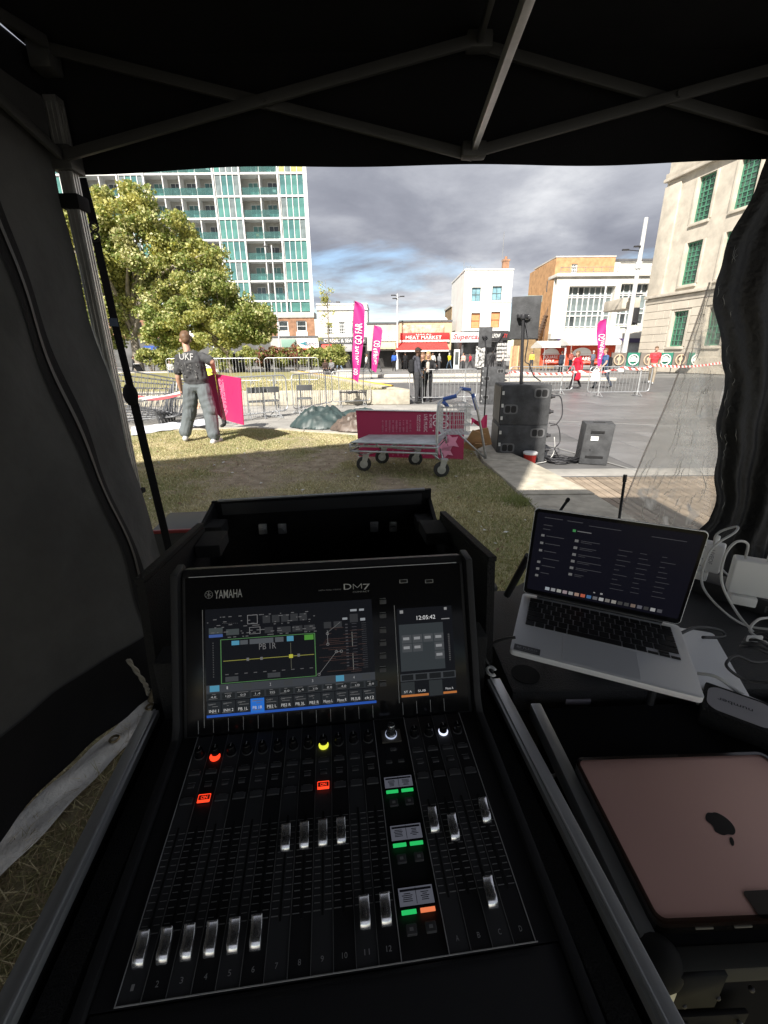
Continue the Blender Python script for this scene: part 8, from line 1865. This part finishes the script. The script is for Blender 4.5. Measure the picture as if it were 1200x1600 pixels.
# tripod laptop stand leg seen left of the laptop
ls = thing('laptop_stand', 'black tubular laptop stand propping up the open laptop', 'stand', (.42, .8, zty))
a = atZ(792, 930, zty + .01); q = MB(); q.cyl(a, atY(826, 868, .985), .009, n=10); q.build('leg', m_black, ls, smooth=.6)
BL = Vector((.410, .718, .936)); BR = Euler((rad(.81), rad(1.76), rad(-22.67)), 'XYZ').to_matrix()
for sx, sy in ((-.09, .04), (.10, .04), (.10, -.03)):
    p_ = BL + BR @ Vector((sx, sy, -.016)); q = MB(); q.cyl((p_.x, p_.y, zty + .001), p_, .007, n=10); q.build('leg', m_black, ls, smooth=.6)
q = MB(); q.box(BL + BR @ Vector((0, .02, -.0145)), (.22, .15, .005), BR); q.build('plate', m_black, ls)
# open silver laptop
lp = thing('open_laptop', 'open silver laptop with dark screen and sticker on its palm rest', 'laptop', BL, rot=(rad(.81), rad(1.76), rad(-22.67)))
w, l = .304, .215; m_sil = mat('laptop_silver', (.84, .85, .87), .45, .15, bump=.03, bscale=900); m_key = mat('laptop_key', (.012, .012, .013), .55)
def rrect(x0, y0, x1, y1, r, n=5):
    out = []
    for cx, cy, a0 in ((x1 - r, y1 - r, 0), (x0 + r, y1 - r, 90), (x0 + r, y0 + r, 180), (x1 - r, y0 + r, 270)):
        for i in range(n + 1): a = rad(a0 + 90 * i / n); out.append((cx + r * math.cos(a), cy + r * math.sin(a)))
    return out
q = MB(); q.prism([(x, y, -.011) for x, y in rrect(-w / 2, -l / 2, w / 2, l / 2, .009)], (0, 0, .011)); q.build('base', m_sil, lp, local=True, bevel=.0012)
kx0, kx1, ky1, ky0 = -.136, .136, .092, -.018
q = MB(); q.prism([(x, y, -.0006) for x, y in rrect(kx0, ky0, kx1, ky1, .003)], (0, 0, .0009)); kb = q.build('keyboard_well', m_sil, lp, local=True)
kmesh = {}
def key(x0, y0, x1, y1):
    kk = (round(x1 - x0, 4), round(y1 - y0, 4))
    if kk not in kmesh: q = MB(); q.box((0, 0, .0009), (kk[0] - .0022, kk[1] - .0022, .0014)); kmesh[kk] = q.mesh('key', m_key, bevel=.0005, smooth=.6, seg=1)
    share('key', kmesh[kk], kb, ((x0 + x1) / 2, (y0 + y1) / 2, .0003))
rows = [([1.5] + [1] * 12 + [1], .0155), ([1] * 13 + [1.5], .0188), ([1.5] + [1] * 13, .0188), ([1.8] + [1] * 11 + [1.7], .0188), ([2.3] + [1] * 10 + [2.2], .0188)]
yk_ = ky1 - .001
for ws, hh_ in rows:
    tot = sum(ws); u_ = (kx1 - kx0 - .002) / tot; x_ = kx0 + .001
    for w_ in ws: key(x_, yk_ - hh_, x_ + w_ * u_, yk_); x_ += w_ * u_
    yk_ -= hh_
ws = [1, 1, 1, 1.25, 5.2, 1.25, 1]; u_ = (kx1 - kx0 - .002) / 14.6; x_ = kx0 + .001
for w_ in ws: key(x_, ky0 + .001, x_ + w_ * u_, yk_); x_ += w_ * u_
hy = (ky0 + .001 + yk_) / 2
key(x_, ky0 + .001, x_ + u_, hy); key(x_ + u_, hy, x_ + 2 * u_, yk_); key(x_ + u_, ky0 + .001, x_ + 2 * u_, hy); key(x_ + 2 * u_, ky0 + .001, kx1 - .001, hy)
q = MB(); tp_ = rrect(-.062, -.102, .062, -.022, .004); q.tube([(x, y, .0002) for x, y in tp_], .0003, 4, closed=True); q.prism([(x, y, .0001) for x, y in tp_], (0, 0, .0002)); q.build('trackpad', mat('trackpad_silver', (.80, .81, .83), .42, .15), lp, local=True)
q = MB(); q.prism([(x, y, .0002) for x, y in rrect(-.146, -.104, -.100, -.086, .001)], (0, 0, .0002)); s_ = q.build('sticker', mat('sticker_grey', (.10, .10, .105), .5), lp, local=True)
text('BE FLEXO', Matrix.Translation((-.123, -.0935, .0006)), .036, .006, mat('sticker_print', (.45, .45, .46), .6), s_, local=True); text('MUSIC AND EVENTS', Matrix.Translation((-.123, -.1000, .0006)), .030, .0018, mat('sticker_print', (.45, .45, .46), .6), s_, local=True)
# lid fitted to the photographed screen corners
LBM = wmat(lp); hl = LBM @ Vector((-w / 2 + .001, l / 2 - .004, .003)); hr_ = LBM @ Vector((w / 2 - .001, l / 2 - .004, .003)); tl_d = ray(838, 792.5)
lux = (hr_ - hl).normalized(); best = None
for k in range(200):
    ang = rad(60 + k * .4); upv = Matrix.Rotation(-ang, 3, lux) @ (BR @ Vector((0, -1, 0))); pt = hl + upv * .207; v_ = pt - CAM; z_ = v_.dot(cF); py_ = 800 - FPX * v_.dot(cU) / z_
    if best is None or abs(py_ - 793) < best[0]: best = (abs(py_ - 793), upv)
LDM = frame((hl + hr_) / 2, lux, best[1]); LL = LBM.inverted() @ LDM
q = MB(); q.prism([LL @ Vector((x, y, -.005)) for x, y in rrect(-w / 2, 0, w / 2, .207, .009)], (LL.to_3x3() @ Vector((0, 0, .0045)))); lid = q.build('lid', m_sil, lp, local=True, bevel=.001)
q = MB(); q.prism([LL @ Vector((x, y, -.0004)) for x, y in rrect(-w / 2 + .0015, .0015, w / 2 - .0015, .2055, .008)], (LL.to_3x3() @ Vector((0, 0, .0008)))); bz_ = q.build('screen_bezel', m_gloss, lid, local=True)
q = MB(); q.poly([LL @ Vector((x, y, .0007)) for x, y in rrect(-w / 2 + .007, .013, w / 2 - .007, .199, .003)]); scn = q.build('screen', emitter('laptop_screen', (.0012, .0012, .0024), 1), lid, local=True)
def lt(q, x0, y0, x1, y1, z=.0010): q.poly([LL @ Vector((a, b_, z)) for a, b_ in ((x0, y0), (x1, y0), (x1, y1), (x0, y1))])
sx0, sy0, sw_, sh_ = -w / 2 + .007, .013, w - .014, .186
def gl(col, s, rects, nm='graphic'):
    q = MB()
    for (x, y, ww, hh_) in rects: lt(q, sx0 + sw_ * x, sy0 + sh_ * (1 - y - hh_), sx0 + sw_ * (x + ww), sy0 + sh_ * (1 - y))
    return tag(q.build(nm, emitter('lui_%d_%d_%d' % tuple(int(c_ * 999) for c_ in col), col, s * .36), lid, local=True), kind='stuff' if len(rects) > 1 else None)
gl((.16, .16, .16), .7, [(.045, .26 + i * .095, .022, .028) for i in range(3)] + [(.045, .60 + i * .09, .022, .03) for i in range(3)] + [(.27, .26 + i * .085, .024, .032) for i in range(6)])
gl((.05, .05, .055), .8, [(.08, .27 + i * .095, random.uniform(.05, .12), .008) for i in range(6)] + [(.31, .265 + i * .085, random.uniform(.06, .18), .007) for i in range(6)] + [(.31, .285 + i * .085, random.uniform(.03, .10), .006) for i in range(6)] + [(.55 + (i % 3) * .13, .30 + (i // 3) * .06, random.uniform(.03, .09), .006) for i in range(27)] + [(.05, .05, .12, .008), (.2, .052, .1, .008), (.05, .14, .06, .008), (.05, .19, .05, .008), (.72, .09, .2, .007), (.34, .075, .2, .007)])
gl((.05, .22, .07), .8, [(.245, .145, .02, .03)]); gl((.16, .16, .16), .7, [(.275, .155, .09, .010)])
ic = [(.30, .33, .36), (.25, .25, .26), (.30, .30, .28), (.28, .22, .24), (.25, .25, .25), (.30, .20, .16), (.42, .10, .06), (.06, .14, .28), (.12, .12, .13), (.35, .35, .35), (.16, .15, .14), (.25, .24, .22), (.05, .05, .05), (.05, .05, .05), (.16, .12, .10), (.10, .10, .12), (.04, .04, .04), (.30, .30, .30), (.07, .07, .08)]
for i, c_ in enumerate(ic): gl(c_, .8, [(.13 + i * .041, .925 - (.012 if 0 else 0), .030, .042)], 'dock_icon')
gl((.28, .28, .28), .7, [(.50, .865, .016, .022), (.455, .87, .012, .014)])
q = MB(); q.cyl(hl + lux * .03, hr_ - lux * .03, .0045, n=10); q.build('hinge', m_black, lp)
# second silver laptop, closed, half under the stand
s2_ = thing('closed_silver_laptop', 'closed silver laptop lying under the open one on the tray table', 'laptop', (.565, .80, zty), rot=(0, 0, rad(-20)))
q = MB(); q.prism([(x, y, .001) for x, y in rrect(-.152, -.107, .152, .107, .009)], (0, 0, .008)); q.build('base', m_sil, s2_, local=True, bevel=.001); q = MB(); q.prism([(x, y, .0095) for x, y in rrect(-.152, -.107, .152, .107, .009)], (0, 0, .0055)); q.build('lid', m_sil, s2_, local=True, bevel=.001)
# rose gold laptop in tinted shell
mb_ = thing('rose_gold_laptop', 'closed rose gold laptop in a smoky clear shell at the front right', 'laptop', (.456, .425, zt2), rot=(0, 0, rad(1.5)))
W2, L2 = .304, .2124
m_rose = mat('rose_gold', (.82, .50, .435), .45, .1, bump=.02, bscale=700)
q = MB(); q.prism([(x, y, .003) for x, y in rrect(-W2 / 2, -L2 / 2, W2 / 2, L2 / 2, .011)], (0, 0, .006)); q.build('base', m_rose, mb_, local=True, bevel=.001)
q = MB(); q.prism([(x, y, .0098) for x, y in rrect(-W2 / 2, -L2 / 2, W2 / 2, L2 / 2, .011)], (0, 0, .0055)); lid2 = q.build('lid', m_rose, mb_, local=True, bevel=.001)
# shell: side walls and a frame round the edge, cut away at the finger notch
m_shell = clear_mat('smoky_shell', (.20, .17, .15), .5, .10, 1.3, (.05, .045, .04), damt=.35)
q = MB(); oc = rrect(-W2 / 2 - .0035, -L2 / 2 - .0035, W2 / 2 + .0035, L2 / 2 + .0035, .014); ic_ = rrect(-W2 / 2 + .002, -L2 / 2 + .002, W2 / 2 - .002, L2 / 2 - .002, .010)
n = len(oc); vs = [(x, y, .0) for x, y in oc] + [(x, y, .0172) for x, y in oc] + [(x, y, .0176) for x, y in ic_]
fs = [(i, (i + 1) % n, n + (i + 1) % n, n + i) for i in range(n)] + [(n + i, n + (i + 1) % n, 2 * n + (i + 1) % n, 2 * n + i) for i in range(n)]
q.add(vs, fs); q.build('shell', m_shell, mb_, local=True, smooth=.7)
q = MB(); q.prism([(x, y, .0158) for x, y in rrect(-.034, -L2 / 2 - .001, .034, -L2 / 2 + .026, .004)], (0, 0, .0012)); q.build('shell_notch', mat('smoky_dark', (.05, .04, .032), .35), mb_, local=True)
for x_ in (-.10, -.055): q = MB(); q.box((x_, -L2 / 2 - .0042, .009), (.020, .0012, .0022)); q.build('shell_clip', mat('shell_clip', (.25, .23, .19), .4), mb_, local=True)
# apple shaped mark on the lid, leaf towards us
def applemark():
    pts = []
    for i in range(40):
        a = 2 * math.pi * i / 40; r_ = 1 - .10 * math.cos(2 * a) * 0; x_ = math.cos(a) * (1.0 + .06 * math.sin(a)); y_ = math.sin(a) * 1.02
        if math.sin(a) > .7: y_ -= .16 * math.exp(-(math.cos(a) / .28) ** 2)
        if math.sin(a) < -.7: y_ += .10 * math.exp(-(math.cos(a) / .25) ** 2)
        bx_, by_, br = 1.18, .18, .46; d_ = math.hypot(x_ - bx_, y_ - by_)
        if d_ < br: x_ = bx_ - math.sqrt(max(0, br * br - (y_ - by_) ** 2))
        pts.append((x_, y_))
    return pts
q = MB(); k = .0165; ZL = .0156
q.prism([(-x * k, -y * k, ZL) for x, y in applemark()], (0, 0, .0002)); q.prism([(-(.10 + .17 * math.cos(a) + .18 * math.sin(a)) * k, -(1.42 + .34 * math.sin(a)) * k, ZL) for a in np.linspace(0, 6.283, 15)[:-1]], (0, 0, .0002)); q.build('logo', mat('logo_black', (.012, .010, .010), .35), lid2, local=True)

# ------------------------------------------------------------------ power bricks, strip and cables
m_wpl = mat('white_plastic', (.84, .84, .83), .4); m_wc = mat('white_cable', (.55, .55, .54), .5)
ps = thing('power_strip', 'black multi-socket power strip under the white chargers', 'power strip', (.95, .97, zty), rot=(0, 0, rad(-52)))
q = MB(); q.box((0, 0, .022), (.46, .075, .044)); q.build('body', mat('strip_black', (.022, .022, .023), .5), ps, local=True, bevel=.008)
for x_ in (-.15, -.05, .05, .15): q = MB(); q.box((x_, 0, .0445), (.05, .05, .002)); q.build('socket', m_hole, ps, local=True, bevel=.001)
text('R34A', wmat(ps) @ frame((.06, -.039, .022), (1, 0, 0), (0, 0, 1)), .09, .018, mat('strip_print', (.11, .11, .11), .5), ps)
q = MB(); q.box((-.17, -.12, .001), (.075, .05, .002)); q.build('label', mat('paper_label', (.45, .43, .43), .7), ps, local=True)
def charger(label, loc, rot, dims, txt):
    t_ = thing('charger_brick', label, 'charger', loc, rot=rot); q = MB(); q.box((0, 0, dims[2] / 2 + .025), dims); q.build('brick', m_wpl, t_, local=True, bevel=.007, seg=3)
    q = MB(); q.box((-.012, -.004, .012), (.052, .044, .024)); q.build('plug', m_wpl, t_, local=True, bevel=.005)
    if txt: text(txt[0], frame((-.012, -dims[1] / 2 - .0008, dims[2] / 2 + .03), (0, 0, -1), (1, 0, 0)), .06, .014, mat('marker', (.03, .03, .05), .6), t_, local=True, shear=.3); text(txt[1], frame((.012, -dims[1] / 2 - .0008, dims[2] / 2 + .03), (0, 0, -1), (1, 0, 0)), .04, .009, mat('marker_grey', (.25, .25, .27), .6), t_, local=True)
    q = MB(); q.cyl((dims[0] * .2, 0, dims[2] + .025), (dims[0] * .2, 0, dims[2] + .045), .0055, n=10); q.build('cable_stub', m_wpl, t_, local=True); return t_
c1 = atY(1098, 900, 1.06); c2 = atY(1160, 935, .93)
charger('white laptop charger with handwriting on its side', (c1.x - .005, c1.y, zty + .044), (0, 0, rad(-40)), (.072, .036, .078), ('Show feed', 'LIVEOF'))
charger('plain white laptop charger, the larger one at the right', (c2.x + .012, c2.y, zty + .044), (0, 0, rad(-28)), (.092, .036, .088), None)
def cable(label, pts, r_, m_, nm='cable'): q = MB(); q.tube(spline(pts, 8), r_, 7); return tag(q.build(nm, m_, smooth=True), label, 'cable')
A = lambda px, py, Y: atY(px, py, Y)
cable('white charger cable arching over the handwritten charger', [A(1115, 862, 1.05), A(1120, 835, 1.03), A(1150, 823, 1.02), A(1148, 832, 1.0), A(1112, 858, .98), A(1096, 905, .97), A(1115, 940, .94), A(1160, 975, .90), A(1215, 985, .86)], .0028, m_wc)
cable('white charger cable arching over the plain charger', [A(1165, 872, .92), A(1168, 850, .90), A(1150, 847, .88), A(1132, 870, .87), A(1128, 910, .86), A(1150, 955, .84), A(1180, 990, .80), A(1210, 1010, .78)], .0028, m_wc)
cable('white cable running under the silver laptop to the right edge', [A(1090, 1052, .70), A(1120, 1058, .68), A(1160, 1085, .66), A(1215, 1108, .63)], .0032, m_wc)
cable('white cable drooping below the open laptop into the rack case', [A(1090, 1093, .66), A(1088, 1125, .655), A(1065, 1160, .65), A(1030, 1158, .655), A(990, 1138, .66), A(955, 1120, .665), A(945, 1140, .67), A(943, 1175, .672)], .0026, m_wc)
cable('pale cable plugged into the rose gold laptop shell', [A(850, 1200, .56), A(862, 1212, .555), A(878, 1206, .55), A(897, 1207, .545)], .0028, m_wc)
cable('black cable plugged into the silver laptop', [A(1062, 990, .75), A(1090, 980, .77), A(1125, 985, .78), A(1130, 995, .77), A(1098, 996, .75)], .0032, m_black)
cable('black cable from the laptop over the tray edge', [A(805, 996, .69), A(785, 999, .70), A(766, 1008, .71), A(758, 1025, .70), A(770, 1052, .69)], .0028, m_black)
cable('white cable snaking over the power strip behind the chargers', [A(1110, 868, 1.08), A(1140, 900, 1.04), A(1175, 905, 1.0), A(1210, 890, .98)], .0026, m_wc)
cable('thin black cable curling round the receiver box', [A(1215, 1030, .72), A(1180, 1035, .70), A(1150, 1025, .70), A(1135, 1040, .68), A(1165, 1062, .66), A(1212, 1068, .64)], .0028, m_black)
cable('loose white cable end by the cable tag', [A(1212, 965, .80), A(1185, 968, .78), A(1172, 985, .76), A(1190, 1000, .75)], .0026, m_wc)
q = MB(); c_ = A(1185, 1010, .74)
for i in range(3): q.tube([c_ + Vector((.03 * math.cos(a) * (1 - .1 * i), .02 * math.sin(a), .008 * i + .008 * math.sin(a * 2))) for a in np.linspace(0, 6.283, 21)[:-1]], .003, 6, closed=True)
tag(q.build('cable_bundle', m_black, smooth=True), 'small bundle of black cable at the right edge', 'cable')
q = MB(); c_ = A(1179, 998, .74); q.box(c_, (.03, .006, .014)); tag(q.build('cable_tag', m_wpl, bevel=.003), 'white plastic cable tag on the black cable bundle', 'tag')
# wireless box with round white label
wb = thing('receiver_box', 'black receiver box with pale round label at the right', 'receiver', (.66, .585, zt2), rot=(0, 0, rad(-38)))
q = MB(); q.box((0, 0, .018), (.20, .085, .036)); q.build('body', m_ply, wb, local=True, bevel=.004)
q = MB(); q.prism([(x, y, .0362) for x, y in rrect(-.095, -.034, .0, .034, .02)], (0, 0, .0006)); s_ = q.build('label', mat('label_pale', (.36, .35, .37), .6), wb, local=True)
text('number', Matrix.Translation((-.055, .0, .0371)) @ Matrix.Rotation(math.pi, 4, 'Z'), .05, .010, mat('label_ink', (.03, .03, .04), .6), s_, local=True, off=.02)
q = MB()
for k in range(7): q.box((.02 + k * .011, 0, .0366), (.005, .07, .0012))
q.build('vent_rib', m_hole, wb, local=True)
# white lettering hooks on the console case edge
wc = thing('white_clip', 'white hooked clips on the right edge of the console case', 'clips', atZ(757, 1020, .89))
for k, py_ in enumerate((1000, 1018, 1050)): q = MB(); p_ = atZ(752 + k * 8, py_, .89); q.tube([p_ + Vector((.008 * math.cos(t__), .012 * math.sin(t__), .002)) for t__ in np.linspace(.3, 5.2, 12)], .003, 5); q.build('hook', m_wpl, wc, smooth=True)
